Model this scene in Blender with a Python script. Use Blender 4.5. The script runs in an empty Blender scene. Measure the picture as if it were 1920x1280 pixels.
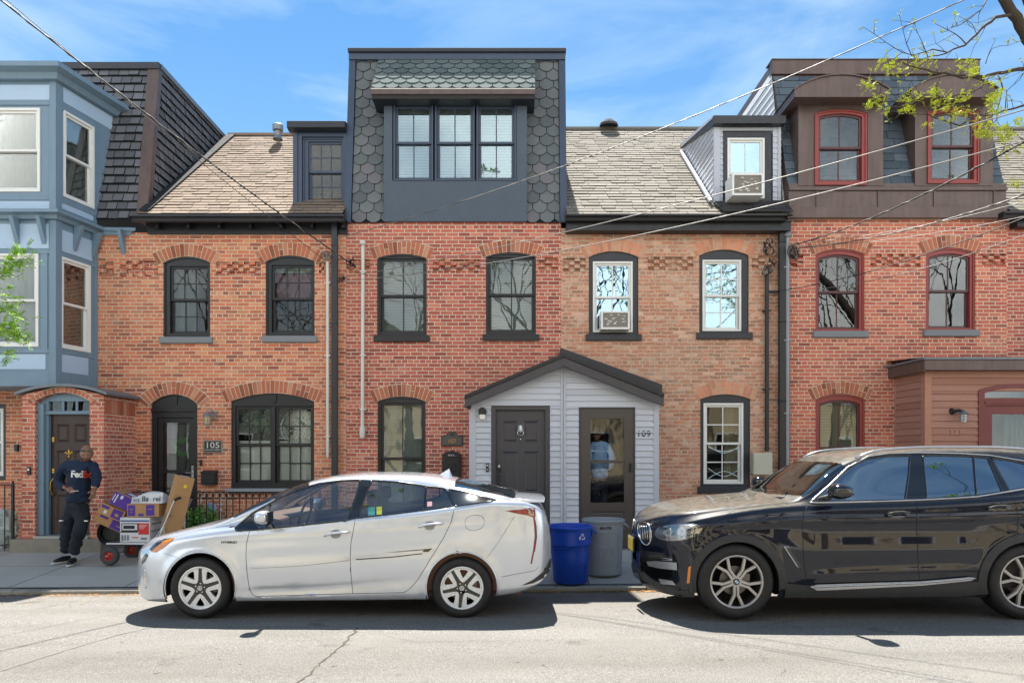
import bpy, bmesh, math, random
from mathutils import Vector, Matrix, geometry
from mathutils.bvhtree import BVHTree
R = math.radians
random.seed(7)
C = bpy.context.scene.collection
SC = bpy.context.scene

# ------------------------------------------------------------------ camera
CX, HY, F, CAMZ = 960.0, 848.0, 1280.0, 1.6
cd = bpy.data.cameras.new('camera'); cam = bpy.data.objects.new('camera', cd); C.objects.link(cam)
cd.sensor_width = 36; cd.lens = 24.0; cd.shift_y = (HY - 640) / 1920.0
cd.clip_start = .05; cd.clip_end = 2000
cam.location = (0, 0, CAMZ); cam.rotation_euler = (R(90), 0, 0)
SC.camera = cam

# ------------------------------------------------------------------ light
SUN_DIR = Vector((0.06, -0.495, -1.0)).normalized()      # the way the light travels
sd = bpy.data.lights.new('sun', 'SUN'); so = bpy.data.objects.new('sun', sd); C.objects.link(so)
sd.energy = 5.0; sd.angle = R(.53); sd.color = (1, .95, .88)
so.rotation_euler = SUN_DIR.to_track_quat('-Z', 'Y').to_euler()
so.location = (0, 20, 30)
ELEV = math.asin(-SUN_DIR.z)
AZ = math.atan2(-SUN_DIR.x, -SUN_DIR.y)                  # clockwise from +Y
w = bpy.data.worlds.new('World'); SC.world = w; w.use_nodes = True
nt = w.node_tree; nt.nodes.clear()
def _n(t, **k):
    n = nt.nodes.new(t)
    for a, b in k.items(): setattr(n, a, b)
    return n
sky = _n('ShaderNodeTexSky', sky_type='NISHITA', sun_disc=False, sun_elevation=ELEV, sun_rotation=AZ,
         air_density=1.0, dust_density=.35, ozone_density=2.5, altitude=50)
bg = _n('ShaderNodeBackground'); out = _n('ShaderNodeOutputWorld')
bg.inputs['Strength'].default_value = .10; CLB = 10.6
tc = _n('ShaderNodeTexCoord'); mp = _n('ShaderNodeMapping'); mp.inputs['Scale'].default_value = (1.5, 1.5, 6.0); mp.inputs['Rotation'].default_value = (0, R(8), 0)
nz = _n('ShaderNodeTexNoise'); nz.inputs['Scale'].default_value = 1.5; nz.inputs['Detail'].default_value = 7; nz.inputs['Roughness'].default_value = .58; nz.inputs['Distortion'].default_value = .7
cr = _n('ShaderNodeMapRange'); cr.inputs[1].default_value = .42; cr.inputs[2].default_value = .74; cr.inputs[3].default_value = 0.03; cr.inputs[4].default_value = .72
mx = _n('ShaderNodeMix', data_type='RGBA'); mx.inputs[7].default_value = (2.5, 3.3, 4.0, 1)
tint = _n('ShaderNodeMix', data_type='RGBA', blend_type='MULTIPLY'); tint.inputs[0].default_value = 1; tint.inputs[7].default_value = (.27, .50, .62, 1)
L = nt.links.new
L(tc.outputs['Generated'], mp.inputs['Vector']); L(mp.outputs[0], nz.inputs['Vector']); L(nz.outputs['Fac'], cr.inputs[0])
L(cr.outputs[0], mx.inputs[0]); L(sky.outputs[0], tint.inputs[6]); L(tint.outputs[2], mx.inputs[6])
# brighter broken cloud added unseen behind the camera as fill light for the fronts
sepd = _n('ShaderNodeSeparateXYZ'); L(tc.outputs['Generated'], sepd.inputs[0])
def _m(op, a, b=0.0):
    n = _n('ShaderNodeMath', operation=op)
    for i, x in enumerate((a, b)):
        if hasattr(x, 'links'): L(x, n.inputs[i])
        else: n.inputs[i].default_value = x
    return n.outputs[0]
def _r(v, a, b, c, d):
    n = _n('ShaderNodeMapRange', interpolation_type='SMOOTHSTEP'); L(v, n.inputs[0])
    for i, x in enumerate((a, b, c, d)): n.inputs[i+1].default_value = x
    return n.outputs[0]
nz2 = _n('ShaderNodeTexNoise'); nz2.inputs['Scale'].default_value = 2.6; nz2.inputs['Detail'].default_value = 6; nz2.inputs['Roughness'].default_value = .55; L(tc.outputs['Generated'], nz2.inputs['Vector'])
cl2 = _m('MULTIPLY', _r(nz2.outputs['Fac'], .40, .60, .30, 1.0), _m('MULTIPLY', _r(sepd.outputs[1], -.05, -.45, 0, .95), _r(sepd.outputs[2], .40, .68, 1, .05)))
mx2 = _n('ShaderNodeMix', data_type='RGBA'); mx2.inputs[7].default_value = (CLB*1.0, CLB*.98, CLB*.95, 1)
mx3 = _n('ShaderNodeMix', data_type='RGBA'); mx3.inputs[7].default_value = (1.9, 3.0, 3.9, 1); L(_r(sepd.outputs[2], .12, .60, .55, 0), mx3.inputs[0]); L(mx.outputs[2], mx3.inputs[6])
L(cl2, mx2.inputs[0]); L(mx3.outputs[2], mx2.inputs[6]); L(mx2.outputs[2], bg.inputs['Color'])
L(bg.outputs[0], out.inputs[0])
SC.view_settings.view_transform = 'Standard'; SC.view_settings.look = 'None'
SC.view_settings.gamma = 1; SC.view_settings.exposure = 1.50
SC.cycles.max_bounces = 8; SC.cycles.diffuse_bounces = 4; SC.cycles.transparent_max_bounces = 16
SC.cycles.use_denoising = True
SC.cycles.caustics_reflective = False; SC.cycles.caustics_refractive = False

# ------------------------------------------------------------------ helpers
def W(px, py, d): return Vector(((px - CX) / F * d, d, CAMZ - (py - HY) / F * d))
def ZX(px, d): return (px - CX) / F * d
def ZZ(py, d): return CAMZ - (py - HY) / F * d

def tag(o, label=None, cat=None, group=None, kind=None):
    if label: o['label'] = label
    if cat: o['category'] = cat
    if group: o['group'] = group
    if kind: o['kind'] = kind
    return o
def thing(name, loc, label, cat, group=None):
    o = bpy.data.objects.new(name, None); C.objects.link(o); o.location = loc
    o.empty_display_size = .2
    return tag(o, label, cat, group)
def worldloc(o):
    v = Vector((0, 0, 0))
    while o: v += o.location; o = o.parent
    return v

class MB:
    def __init__(s): s.v = []; s.f = []; s.m = []
    def add(s, vs, fs, mi=0):
        b = len(s.v); s.v += [tuple(v) for v in vs]
        for f in fs: s.f.append(tuple(b + i for i in f)); s.m.append(mi)
        return s
    def box(s, x0, x1, y0, y1, z0, z1, mi=0):
        if x0 > x1: x0, x1 = x1, x0
        if y0 > y1: y0, y1 = y1, y0
        if z0 > z1: z0, z1 = z1, z0
        v = [(x0,y0,z0),(x1,y0,z0),(x1,y1,z0),(x0,y1,z0),(x0,y0,z1),(x1,y0,z1),(x1,y1,z1),(x0,y1,z1)]
        return s.add(v, [(0,3,2,1),(4,5,6,7),(0,1,5,4),(1,2,6,5),(2,3,7,6),(3,0,4,7)], mi)
    def obox(s, c, ux, uy, uz, mi=0):                     # oriented box: centre and three half-axis vectors
        c, ux, uy, uz = map(Vector, (c, ux, uy, uz)); v = []
        for k in (-1, 1):
            for (i, j) in ((-1,-1),(1,-1),(1,1),(-1,1)): v.append(c + ux*i + uy*j + uz*k)
        return s.add(v, [(0,3,2,1),(4,5,6,7),(0,1,5,4),(1,2,6,5),(2,3,7,6),(3,0,4,7)], mi)
    def prism(s, pts, vec, mi=0):                         # polygon of 3D points pushed along vec
        n = len(pts); vec = Vector(vec); pts = [Vector(p) for p in pts]
        nn = geometry.normal(pts) if n > 2 else Vector((0,0,1))
        if nn.dot(vec) > 0: pts = pts[::-1]
        v = pts + [p + vec for p in pts]
        fs = [tuple(range(n)), tuple(range(2*n-1, n-1, -1))] + [(i, n+i, n+(i+1) % n, (i+1) % n) for i in range(n)]
        return s.add(v, fs, mi)
    def quad(s, a, b, c, d, mi=0): return s.add([a, b, c, d], [(0,1,2,3)], mi)
    def tube(s, pts, r, n=8, mi=0, cap=True, taper=None):
        pts = [Vector(p) for p in pts]; m = len(pts); vs = []; prev = None
        for i, p in enumerate(pts):
            t = (pts[min(i+1, m-1)] - pts[max(i-1, 0)])
            t = t.normalized() if t.length > 1e-9 else Vector((0,0,1))
            if prev is None:
                a = Vector((0,0,1)) if abs(t.z) < .9 else Vector((1,0,0)); u = t.cross(a).normalized()
            else:
                u = prev - t * prev.dot(t); u = u.normalized() if u.length > 1e-6 else t.orthogonal().normalized()
            prev = u; vv = t.cross(u); rr = r[i] if isinstance(r, (list, tuple)) else r
            for k in range(n):
                a = 2*math.pi*k/n; vs.append(p + (u*math.cos(a) + vv*math.sin(a))*rr)
        fs = [(i*n+k, i*n+(k+1) % n, (i+1)*n+(k+1) % n, (i+1)*n+k) for i in range(m-1) for k in range(n)]
        if cap: fs += [tuple(range(n-1, -1, -1)), tuple((m-1)*n+k for k in range(n))]
        return s.add(vs, fs, mi)
    def lathe(s, prof, c, axis='z', n=32, mi=0, sx=1, sy=1):   # prof: (r, h)
        vs = []; c = Vector(c)
        for r, h in prof:
            for k in range(n):
                a = 2*math.pi*k/n; x, y = r*math.cos(a)*sx, r*math.sin(a)*sy
                vs.append(c + (Vector((x, y, h)) if axis == 'z' else Vector((x, h, y)) if axis == 'y' else Vector((h, x, y))))
        fs = []
        for i in range(len(prof)-1):
            for k in range(n):
                q = (i*n+k, i*n+(k+1) % n, (i+1)*n+(k+1) % n, (i+1)*n+k)
                fs.append(q if axis != 'y' else q[::-1])
        return s.add(vs, fs, mi)
    def build(s, name, mats, parent=None, smooth=False, bevel=0, seg=2, angle=35, weld=False):
        if not s.v: return None
        me = bpy.data.meshes.new(name); o = bpy.data.objects.new(name, me); C.objects.link(o)
        off = worldloc(parent) if parent else Vector((0,0,0))
        vs = [(a-off.x, b-off.y, c-off.z) for a, b, c in s.v]
        me.from_pydata(vs, [], s.f)
        if not isinstance(mats, (list, tuple)): mats = [mats]
        for m in mats: me.materials.append(m)
        if len(mats) > 1: me.polygons.foreach_set('material_index', s.m)
        if weld:
            b = bmesh.new(); b.from_mesh(me); bmesh.ops.remove_doubles(b, verts=b.verts, dist=1e-5); bmesh.ops.recalc_face_normals(b, faces=b.faces); b.to_mesh(me); b.free()
        if smooth:
            me.polygons.foreach_set('use_smooth', [True]*len(me.polygons))
            if smooth != 'all': me.set_sharp_from_angle(angle=R(angle))
        me.update()
        if parent: o.parent = parent
        if bevel:
            md = o.modifiers.new('bevel', 'BEVEL'); md.width = bevel; md.segments = seg; md.limit_method = 'ANGLE'; md.angle_limit = R(40); md.harden_normals = False
        return o

def top(mb, name, mats, label, cat, group=None, **k):      # a top-level thing that is one mesh, its origin at its base
    xs = [v[0] for v in mb.v]; ys = [v[1] for v in mb.v]; zs = [v[2] for v in mb.v]
    c = ((min(xs)+max(xs))/2, (min(ys)+max(ys))/2, min(zs))
    mb.v = [(a-c[0], b-c[1], z-c[2]) for a, b, z in mb.v]
    o = mb.build(name, mats, None, **k); o.location = c
    return tag(o, label, cat, group)

def text_mb(mb, txt, origin, ux, uz, height, depth=.002, mi=0, bold=0, align='CENTER', shear=0, spacing=1, sx=1):
    """letters as geometry: origin = baseline point, ux reading direction, uz up direction"""
    cu = bpy.data.curves.new('t', 'FONT'); cu.body = txt; cu.size = 1; cu.extrude = 0; cu.align_x = align
    cu.offset = bold; cu.shear = shear; cu.space_character = spacing; cu.resolution_u = 3
    o = bpy.data.objects.new('t', cu); C.objects.link(o)
    dg = bpy.context.evaluated_depsgraph_get(); me = bpy.data.meshes.new_from_object(o.evaluated_get(dg))
    k = height / .69; ux = Vector(ux).normalized(); uz = Vector(uz).normalized(); nn = ux.cross(uz)
    o0 = Vector(origin)
    vs = [o0 + ux*(v.co.x*k*sx) + uz*(v.co.y*k) + nn*depth for v in me.vertices]
    fs = [tuple(p.vertices) for p in me.polygons]
    mb.add(vs, fs, mi)
    bpy.data.objects.remove(o); bpy.data.curves.remove(cu); bpy.data.meshes.remove(me)
    return mb

# ------------------------------------------------------------------ materials
def lin(c):
    if isinstance(c, str):
        c = [int(c[i:i+2], 16)/255 for i in (0, 2, 4)]
        return tuple(((x/12.92) if x <= .04045 else ((x+.055)/1.055)**2.4) for x in c)
    return tuple(c)
class NT:
    def __init__(s, name):
        s.m = bpy.data.materials.new(name); s.m.use_nodes = True; s.t = s.m.node_tree; s.t.nodes.clear()
        s.out = s.n('ShaderNodeOutputMaterial')
    def n(s, t, **k):
        n = s.t.nodes.new(t)
        for a, b in k.items(): setattr(n, a, b)
        return n
    def l(s, a, b): s.t.links.new(a, b)
    def val(s, sock, v):
        if hasattr(v, 'is_linked') or hasattr(v, 'links'): s.l(v, sock)
        elif isinstance(v, (tuple, list)) and len(v) == 3 and sock.type == 'RGBA': sock.default_value = (*v, 1)
        else: sock.default_value = v
    def math(s, op, a, b=0, c=0, clamp=False):
        n = s.n('ShaderNodeMath', operation=op, use_clamp=clamp)
        for i, x in enumerate((a, b, c)): s.val(n.inputs[i], x)
        return n.outputs[0]
    def mix(s, f, a, b, blend='MIX'):
        n = s.n('ShaderNodeMix', data_type='RGBA', blend_type=blend); s.val(n.inputs[0], f); s.val(n.inputs[6], a); s.val(n.inputs[7], b)
        return n.outputs[2]
    def noise(s, vec, scale, detail=4, rough=.55, dist=0):
        n = s.n('ShaderNodeTexNoise'); s.l(vec, n.inputs['Vector']); n.inputs['Scale'].default_value = scale
        n.inputs['Detail'].default_value = detail; n.inputs['Roughness'].default_value = rough; n.inputs['Distortion'].default_value = dist
        return n.outputs['Fac']
    def rng(s, v, a, b, c=0, d=1):
        n = s.n('ShaderNodeMapRange'); s.val(n.inputs[0], v)
        for i, x in enumerate((a, b, c, d)): n.inputs[i+1].default_value = x
        return n.outputs[0]
    def ramp(s, v, stops, interp='LINEAR'):
        n = s.n('ShaderNodeValToRGB'); s.l(v, n.inputs[0]); r = n.color_ramp; r.interpolation = interp
        while len(r.elements) < len(stops): r.elements.new(.5)
        for e, (p, c) in zip(r.elements, stops): e.position = p; e.color = (*lin(c), 1)
        return n.outputs[0]
    def pos(s): return s.n('ShaderNodeNewGeometry').outputs['Position']
    def bump(s, h, strength=.3, dist=.01, nrm=None):
        n = s.n('ShaderNodeBump'); n.inputs['Strength'].default_value = strength; n.inputs['Distance'].default_value = dist; s.l(h, n.inputs['Height'])
        if nrm: s.l(nrm, n.inputs['Normal'])
        return n.outputs[0]
    def bsdf(s, col, rough=.6, metal=0, nrm=None, coat=0, spec=.5, coatr=.03, emit=None, es=0):
        b = s.n('ShaderNodeBsdfPrincipled'); s.val(b.inputs['Base Color'], col); s.val(b.inputs['Roughness'], rough)
        s.val(b.inputs['Metallic'], metal); b.inputs['Coat Weight'].default_value = coat; b.inputs['Coat Roughness'].default_value = coatr
        b.inputs['Specular IOR Level'].default_value = spec
        if nrm: s.l(nrm, b.inputs['Normal'])
        if emit: b.inputs['Emission Color'].default_value = (*emit, 1); b.inputs['Emission Strength'].default_value = es
        s.l(b.outputs[0], s.out.inputs[0]); return b

def pm(name, col, rough=.55, metal=0, var=.12, scale=6, bump=0, bscale=60, coat=0, spec=.5, island=0, bdist=.004, dirt=0, streak=0):
    t = NT(name); c = lin(col); p = t.pos()
    nf = t.noise(p, scale, 5, .6)
    lo = tuple(x*(1-var) for x in c); hi = tuple(min(1, x*(1+var)) for x in c)
    cc = t.mix(nf, lo, hi)
    if island:
        g = t.n('ShaderNodeNewGeometry'); k = t.rng(g.outputs['Random Per Island'], 0, 1, 1-island, 1+island)
        h = t.n('ShaderNodeHueSaturation'); t.l(k, h.inputs['Value']); t.l(cc, h.inputs['Color']); cc = h.outputs[0]
    if dirt:
        d = t.rng(t.noise(p, 2.3, 6, .65), .5, .75, 0, dirt); cc = t.mix(d, cc, tuple(x*.55+.02 for x in c))
    if streak:
        mq = t.n('ShaderNodeMapping'); t.l(p, mq.inputs[0]); mq.inputs['Scale'].default_value = (7, 7, .5); cc = t.mix(t.rng(t.noise(mq.outputs[0], 1.6, 5, .6), .45, .72, 0, streak), cc, tuple(x*.55 for x in c)); cc = t.mix(t.rng(t.noise(mq.outputs[0], 2.6, 4, .6), .52, .75, 0, streak*.7), cc, tuple(min(1, x*1.5+.01) for x in c))
    rr = t.rng(t.noise(p, scale*3, 3), .3, .7, max(.02, rough-.06), min(1, rough+.06)) if rough > .12 else rough
    nb = t.bump(t.noise(p, bscale, 3), bump, bdist) if bump else None
    t.bsdf(cc, rr, metal, nb, coat, spec)
    return t.m

def wall_uv(t):
    g = t.n('ShaderNodeNewGeometry'); sp = t.n('ShaderNodeSeparateXYZ'); t.l(g.outputs['Position'], sp.inputs[0])
    sn = t.n('ShaderNodeSeparateXYZ'); t.l(g.outputs['True Normal'], sn.inputs[0])
    side = t.math('GREATER_THAN', t.math('ABSOLUTE', sn.outputs[0]), .7)
    u = t.math('ADD', t.math('MULTIPLY', sp.outputs[0], t.math('SUBTRACT', 1, side)), t.math('MULTIPLY', sp.outputs[1], side))
    return g, u, sp.outputs[2]

def brick_mat(name, stops, mortar, width=.215, row=.0672, msize=.010, mess=.004, weather=None, mn=.25, smear=0, zoff=0):
    t = NT(name); g, u, z = wall_uv(t); p = g.outputs['Position']
    n1 = t.n('ShaderNodeTexNoise'); t.l(p, n1.inputs['Vector']); n1.inputs['Scale'].default_value = 5; n1.inputs['Detail'].default_value = 2
    s1 = t.n('ShaderNodeSeparateXYZ'); t.l(n1.outputs['Color'], s1.inputs[0])
    n2 = t.noise(p, 38, 2)
    u = t.math('ADD', u, t.math('MULTIPLY', t.math('SUBTRACT', s1.outputs[0], .5), mess*5))
    z = t.math('ADD', t.math('ADD', z, zoff), t.math('ADD', t.math('MULTIPLY', t.math('SUBTRACT', s1.outputs[1], .5), mess*3), t.math('MULTIPLY', t.math('SUBTRACT', n2, .5), mess)))
    cb = t.n('ShaderNodeCombineXYZ'); t.l(u, cb.inputs[0]); t.l(z, cb.inputs[1])
    def bt(w, off=.5):
        b = t.n('ShaderNodeTexBrick'); t.l(cb.outputs[0], b.inputs['Vector']); b.offset = off; b.inputs['Scale'].default_value = 1
        b.inputs['Color1'].default_value = (0,0,0,1); b.inputs['Color2'].default_value = (1,1,1,1); b.inputs['Mortar'].default_value = (.5,.5,.5,1)
        b.inputs['Mortar Size'].default_value = msize*.5; b.inputs['Mortar Smooth'].default_value = .35; b.inputs['Brick Width'].default_value = w; b.inputs['Row Height'].default_value = row
        return b
    A, B = bt(width), bt(width*.5)
    rowi = t.math('FLOOR', t.math('DIVIDE', z, row)); m = t.math('LESS_THAN', t.math('ABSOLUTE', t.math('MODULO', rowi, 6)), .5)
    tintv = t.mix(m, A.outputs['Color'], B.outputs['Color']); fac = t.math('ADD', t.math('MULTIPLY', A.outputs['Fac'], t.math('SUBTRACT', 1, m)), t.math('MULTIPLY', B.outputs['Fac'], m))
    col = t.ramp(tintv, stops)
    col = t.mix(t.rng(t.noise(p, 60, 3), .35, .75, 0, .35), col, tuple(x*.6 for x in lin(stops[len(stops)//2][1])))
    mq = t.n('ShaderNodeMapping'); t.l(p, mq.inputs[0]); mq.inputs['Scale'].default_value = (3.5, 3.5, .35)
    col = t.mix(t.rng(t.noise(mq.outputs[0], 1.3, 5, .6), .52, .75, 0, .38), col, lin('5e4238')); col = t.mix(t.rng(t.noise(p, 2.1, 6, .7), .60, .72, 0, .35), col, lin('c8b4a0'))
    if weather:
        for (cw, sc, a, b, amt) in weather:
            col = t.mix(t.rng(t.noise(p, sc, 4, .6), a, b, 0, amt), col, lin(cw))
    mc = t.mix(t.noise(p, 9, 4), tuple(x*(1-mn) for x in lin(mortar)), tuple(x*(1+mn) for x in lin(mortar)))
    if smear: fac = t.math('MAXIMUM', fac, t.rng(t.noise(p, 26, 5, .7), .52, .66, 0, smear))
    hs = t.n('ShaderNodeHueSaturation'); hs.inputs['Saturation'].default_value = .93; hs.inputs['Hue'].default_value = .504; hs.inputs['Value'].default_value = 1.05; t.l(col, hs.inputs['Color']); col = hs.outputs[0]
    col = t.mix(fac, col, mc)
    h = t.math('SUBTRACT', t.math('MULTIPLY', t.noise(p, 90, 4), .35), fac)
    t.bsdf(col, .88, 0, t.bump(h, .75, .006), spec=.25)
    return t.m

def island_mat(name, stops, rough=.8, bump=.4, bscale=50, var=.25, spec=.3, streak=0):
    t = NT(name); g = t.n('ShaderNodeNewGeometry'); p = g.outputs['Position']
    c = t.ramp(g.outputs['Random Per Island'], stops)
    c = t.mix(t.rng(t.noise(p, 18, 5, .65), .3, .8, 0, var), c, tuple(x*.45 for x in lin(stops[len(stops)//2][1])))
    if streak: c = t.mix(t.rng(t.noise(p, 1.1, 4, .6), .45, .7, 0, streak), c, tuple(x*.5 for x in lin(stops[0][1])))
    t.bsdf(c, rough, 0, t.bump(t.noise(p, bscale, 4), bump, .004), spec=spec); return t.m

def glass_mat(name, refl=.15, tint=(1,1,1), wave=.15, rough=.0, rt=(1,1,1), wscale=3.0):
    t = NT(name); tr = t.n('ShaderNodeBsdfTransparent'); tr.inputs[0].default_value = (*tint, 1)
    gl = t.n('ShaderNodeBsdfGlossy'); gl.inputs['Roughness'].default_value = rough; gl.inputs['Color'].default_value = (*rt, 1)
    nb = t.bump(t.noise(t.pos(), wscale, 2), wave, .02); t.l(nb, gl.inputs['Normal'])
    fr = t.n('ShaderNodeFresnel'); fr.inputs[0].default_value = 1.5
    f = t.math('ADD', t.math('MULTIPLY', fr.outputs[0], .85), refl, clamp=True)
    mx = t.n('ShaderNodeMixShader'); t.l(f, mx.inputs[0]); t.l(tr.outputs[0], mx.inputs[1]); t.l(gl.outputs[0], mx.inputs[2]); t.l(mx.outputs[0], t.out.inputs[0])
    return t.m

M = {}
M['brick_a'] = brick_mat('brick_orange', [(0,'8a4a3c'),(.10,'a85640'),(.3,'c86c4a'),(.5,'d4764e'),(.7,'bc5e44'),(.86,'de9468'),(1,'985244')], 'd6c8b0', msize=.0145,
        weather=[('d08a66',.55,.45,.7,.4),('84463a',.35,.5,.75,.3)])
M['brick_b'] = brick_mat('brick_red', [(0,'84403a'),(.12,'9c4840'),(.35,'b85446'),(.55,'cc6450'),(.75,'aa4a40'),(.9,'d47c60'),(1,'8c4a44')], 'd8c8b2', msize=.0145,
        weather=[('c86a50',.6,.45,.7,.4),('7c3c38',.3,.5,.75,.35)], zoff=.02)
M['brick_c'] = brick_mat('brick_worn', [(0,'9c6c58'),(.2,'b8745a'),(.45,'d07e5c'),(.7,'ba7a62'),(.88,'e8b094'),(1,'a88470')], 'c8b29a', mess=.012, msize=.021, smear=.55, mn=.4,
        weather=[('b49c84',.8,.48,.72,.4),('c07458',1.6,.5,.7,.4),('e0d0bc',6,.58,.70,.5)], zoff=.04)
M['brick_d'] = brick_mat('brick_red_right', [(0,'8a4640'),(.12,'a44e42'),(.35,'c25e4a'),(.55,'d26c50'),(.75,'b85448'),(.9,'dc8464'),(1,'94524a')], 'dccbb4', msize=.0145,
        weather=[('ce745a',.5,.45,.7,.35),('804440',.4,.52,.75,.3)], zoff=.05)
BR = [(0,'80503e'),(.25,'b06850'),(.5,'bc7458'),(.75,'9c5a46'),(1,'cc9478')]
M['vouss'] = island_mat('arch_brick', BR, .85, .4, 70, .3)
M['vouss_c'] = island_mat('arch_brick_worn', [(0,'c08e74'),(.3,'d48c70'),(.6,'e09e7e'),(1,'cca88c')], .9, .6, 40, .5)
M['mortar'] = pm('mortar', 'd2c4ac', .9, var=.2, bump=.3)
M['mortar_c'] = pm('mortar_worn', 'c4a890', .9, var=.25, bump=.4)
M['black'] = pm('black_paint', '17191d', .42, var=.2, bump=.05, streak=.25)
M['navy'] = pm('navy_paint', '39465a', .45, var=.10, bump=.04)
M['char'] = pm('charcoal_paint', '22262e', .4, var=.15, streak=.3)
M['red'] = pm('red_trim_paint', '8e3a34', .45, var=.14)
M['redd'] = pm('dark_red_sash', '50282a', .4, var=.12)
M['white'] = pm('white_paint', 'e2e2de', .4, var=.05, dirt=.12)
M['blue'] = pm('slate_blue_paint', '71899b', .55, var=.08, dirt=.1, scale=3, streak=.12)
M['lblue'] = pm('pale_blue_panel', 'a9c0d6', .6, var=.05, scale=3)
M['stone'] = pm('granite', '7e8286', .85, var=.45, scale=90, bump=.6, bscale=70)
M['step'] = pm('step_stone', '8a8478', .85, var=.25, scale=7, bump=.4, dirt=.5)
M['conc'] = pm('concrete', '8e8e8a', .9, var=.2, bump=.3)
M['galv'] = pm('galvanised', '888c90', .5, metal=.5, var=.15)
M['pipew'] = pm('white_pipe', 'd2cdc4', .45, var=.1, dirt=.3)
M['dark'] = pm('interior_dark', '15161a', .9, var=.1)
M['room'] = pm('interior_room', '3a3632', .9, var=.2, scale=2)
M['lead'] = pm('lead_flashing', '727a80', .5, metal=.3, var=.2)
M['rubber'] = pm('rubber', '161617', .65, var=.2, bump=.1)
M['wire'] = pm('wire_black', '1b1b1d', .55, var=.1)
M['wirew'] = pm('wire_pale', '7a766f', .5, var=.15)
M['stucco'] = pm('dark_stucco', '515c68', .85, var=.12, scale=4, bump=.5, bscale=220, bdist=.003)
M['slate_sc'] = island_mat('scallop_slate', [(0,'5c6266'),(.3,'687072'),(.5,'707675'),(.7,'6a6b70'),(.85,'747276'),(1,'626a6a')], .8, .4, 45, .22, .2)
M['slate_lt'] = island_mat('scallop_slate_light', [(0,'54605f'),(.4,'626e6d'),(.7,'6e7876'),(1,'5c6666')], .95, .35, 45, .25, .08)
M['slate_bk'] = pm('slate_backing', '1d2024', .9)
M['slate_dk'] = island_mat('square_slate', [(0,'585a5e'),(.5,'686a6e'),(1,'727276')], .7, .4, 40, .25)
M['slate_111'] = island_mat('blue_slate', [(0,'46525c'),(.5,'57636c'),(1,'64707a')], .7, .4, 40, .2)
M['shing_a'] = island_mat('tan_shingle', [(0,'7c6c5c'),(.35,'8c7b6a'),(.6,'948270'),(.85,'887668'),(1,'9a8876')], .9, .5, 120, .25, streak=.15)
M['shing_c'] = island_mat('grey_shingle', [(0,'78736a'),(.4,'837d72'),(.7,'8b8579'),(1,'7e786e')], .9, .5, 120, .22, streak=.12)
M['shing_dk'] = island_mat('dark_shingle', [(0,'3a3c40'),(.5,'4c4c50'),(1,'50484a')], .9, .5, 120, .35)
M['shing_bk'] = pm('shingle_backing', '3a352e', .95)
M['siding'] = island_mat('grey_vinyl_siding', [(0,'b8bcc4'),(.5,'c2c6ce'),(1,'c8ccd4')], .5, .05, 30, .10, .4)
M['siding_t'] = pm('siding_trim', 'b6b9c2', .5, var=.05)
M['siding_w'] = island_mat('white_siding', [(0,'d6d8d8'),(.5,'dcdede'),(1,'e2e4e4')], .5, .05, 30, .1, .4)
M['clap'] = island_mat('brown_clapboard', [(0,'a07464'),(.5,'a87c6c'),(1,'ae8474')], .75, .25, 60, .25, .25)
M['clap_t'] = pm('brown_trim', 'ac7c66', .7, var=.15)
M['bronze'] = pm('bronze_metal', '64544f', .48, metal=.3, var=.3, scale=2.2, streak=.5)
M['glass'] = glass_mat('window_glass', .0, (.92,.95,.94), .025)
M['glass_hi'] = glass_mat('window_glass_bright', .27, (.8,.86,.9), .05, rt=(.62,.86,1))
M['glass_tr'] = glass_mat('triple_window_glass', .13, (.8,.88,.92), .03, rt=(.8,.95,1))
M['glass_md'] = glass_mat('window_glass_mid', .02, (.85,.9,.9), .03)
M['door_gl'] = glass_mat('storm_door_glass', .0, (.9,.92,.94), .02)
M['blind'] = pm('blind_fabric', 'a2a59e', .8, var=.05)
M['blindw'] = pm('white_blind', 'cfd0cc', .7, var=.05)
M['curtw'] = pm('white_curtain', '9a9d98', .85, var=.08)
M['curtg'] = pm('grey_curtain', '5e655f', .85, var=.1)
M['shutter'] = pm('wood_shutter', '9a8f76', .7, var=.12)
M['doorb'] = pm('brown_door', '3a2a24', .4, var=.15)
M['doorg'] = pm('charcoal_door', '403e42', .42, var=.08)
M['stormd'] = pm('bronze_storm_door', '48423e', .4, var=.08)
M['doorr'] = pm('red_door', '6e261f', .45, var=.12)
M['brass'] = pm('brass', 'b8924c', .25, metal=.9, var=.15)
M['silver'] = pm('silver_metal', 'b8babc', .28, metal=.85, var=.1)
M['pink'] = pm('drape', '7a4448', .8, var=.4, scale=9)
# ------------------------------------------------------------------ ground
CURB = 8.95; OPP = -1.9
def z_road(x, y):
    ks = [(-60,-.12),(OPP,-.21),(0,-.12),(3.2,-.055),(5.0,-.075),(7.05,-.098),(CURB,-.222),(80,-.222)]
    for (a, za), (b, zb) in zip(ks, ks[1:]):
        if y <= b: return za + (zb-za)*max(0,(y-a))/(b-a) + .006*max(-12, min(12, x))
    return -.222
def z_walk(x, y):
    ks = [(CURB,-.172),(11.0,-.01),(12.3,.03),(90,.03)]
    for (a, za), (b, zb) in zip(ks, ks[1:]):
        if y <= b: return za + (zb-za)*max(0,(y-a))/(b-a) + .006*max(-12, min(12, x))
    return .03
def sheet(name, xs, ys, zf, mat, parent=None):
    mb = MB(); nx = len(xs)
    vs = [(x, y, zf(x, y)) for y in ys for x in xs]
    fs = [(j*nx+i, j*nx+i+1, (j+1)*nx+i+1, (j+1)*nx+i) for j in range(len(ys)-1) for i in range(nx-1)]
    mb.add(vs, fs); o = mb.build(name, mat, parent, smooth='all'); return o

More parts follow.
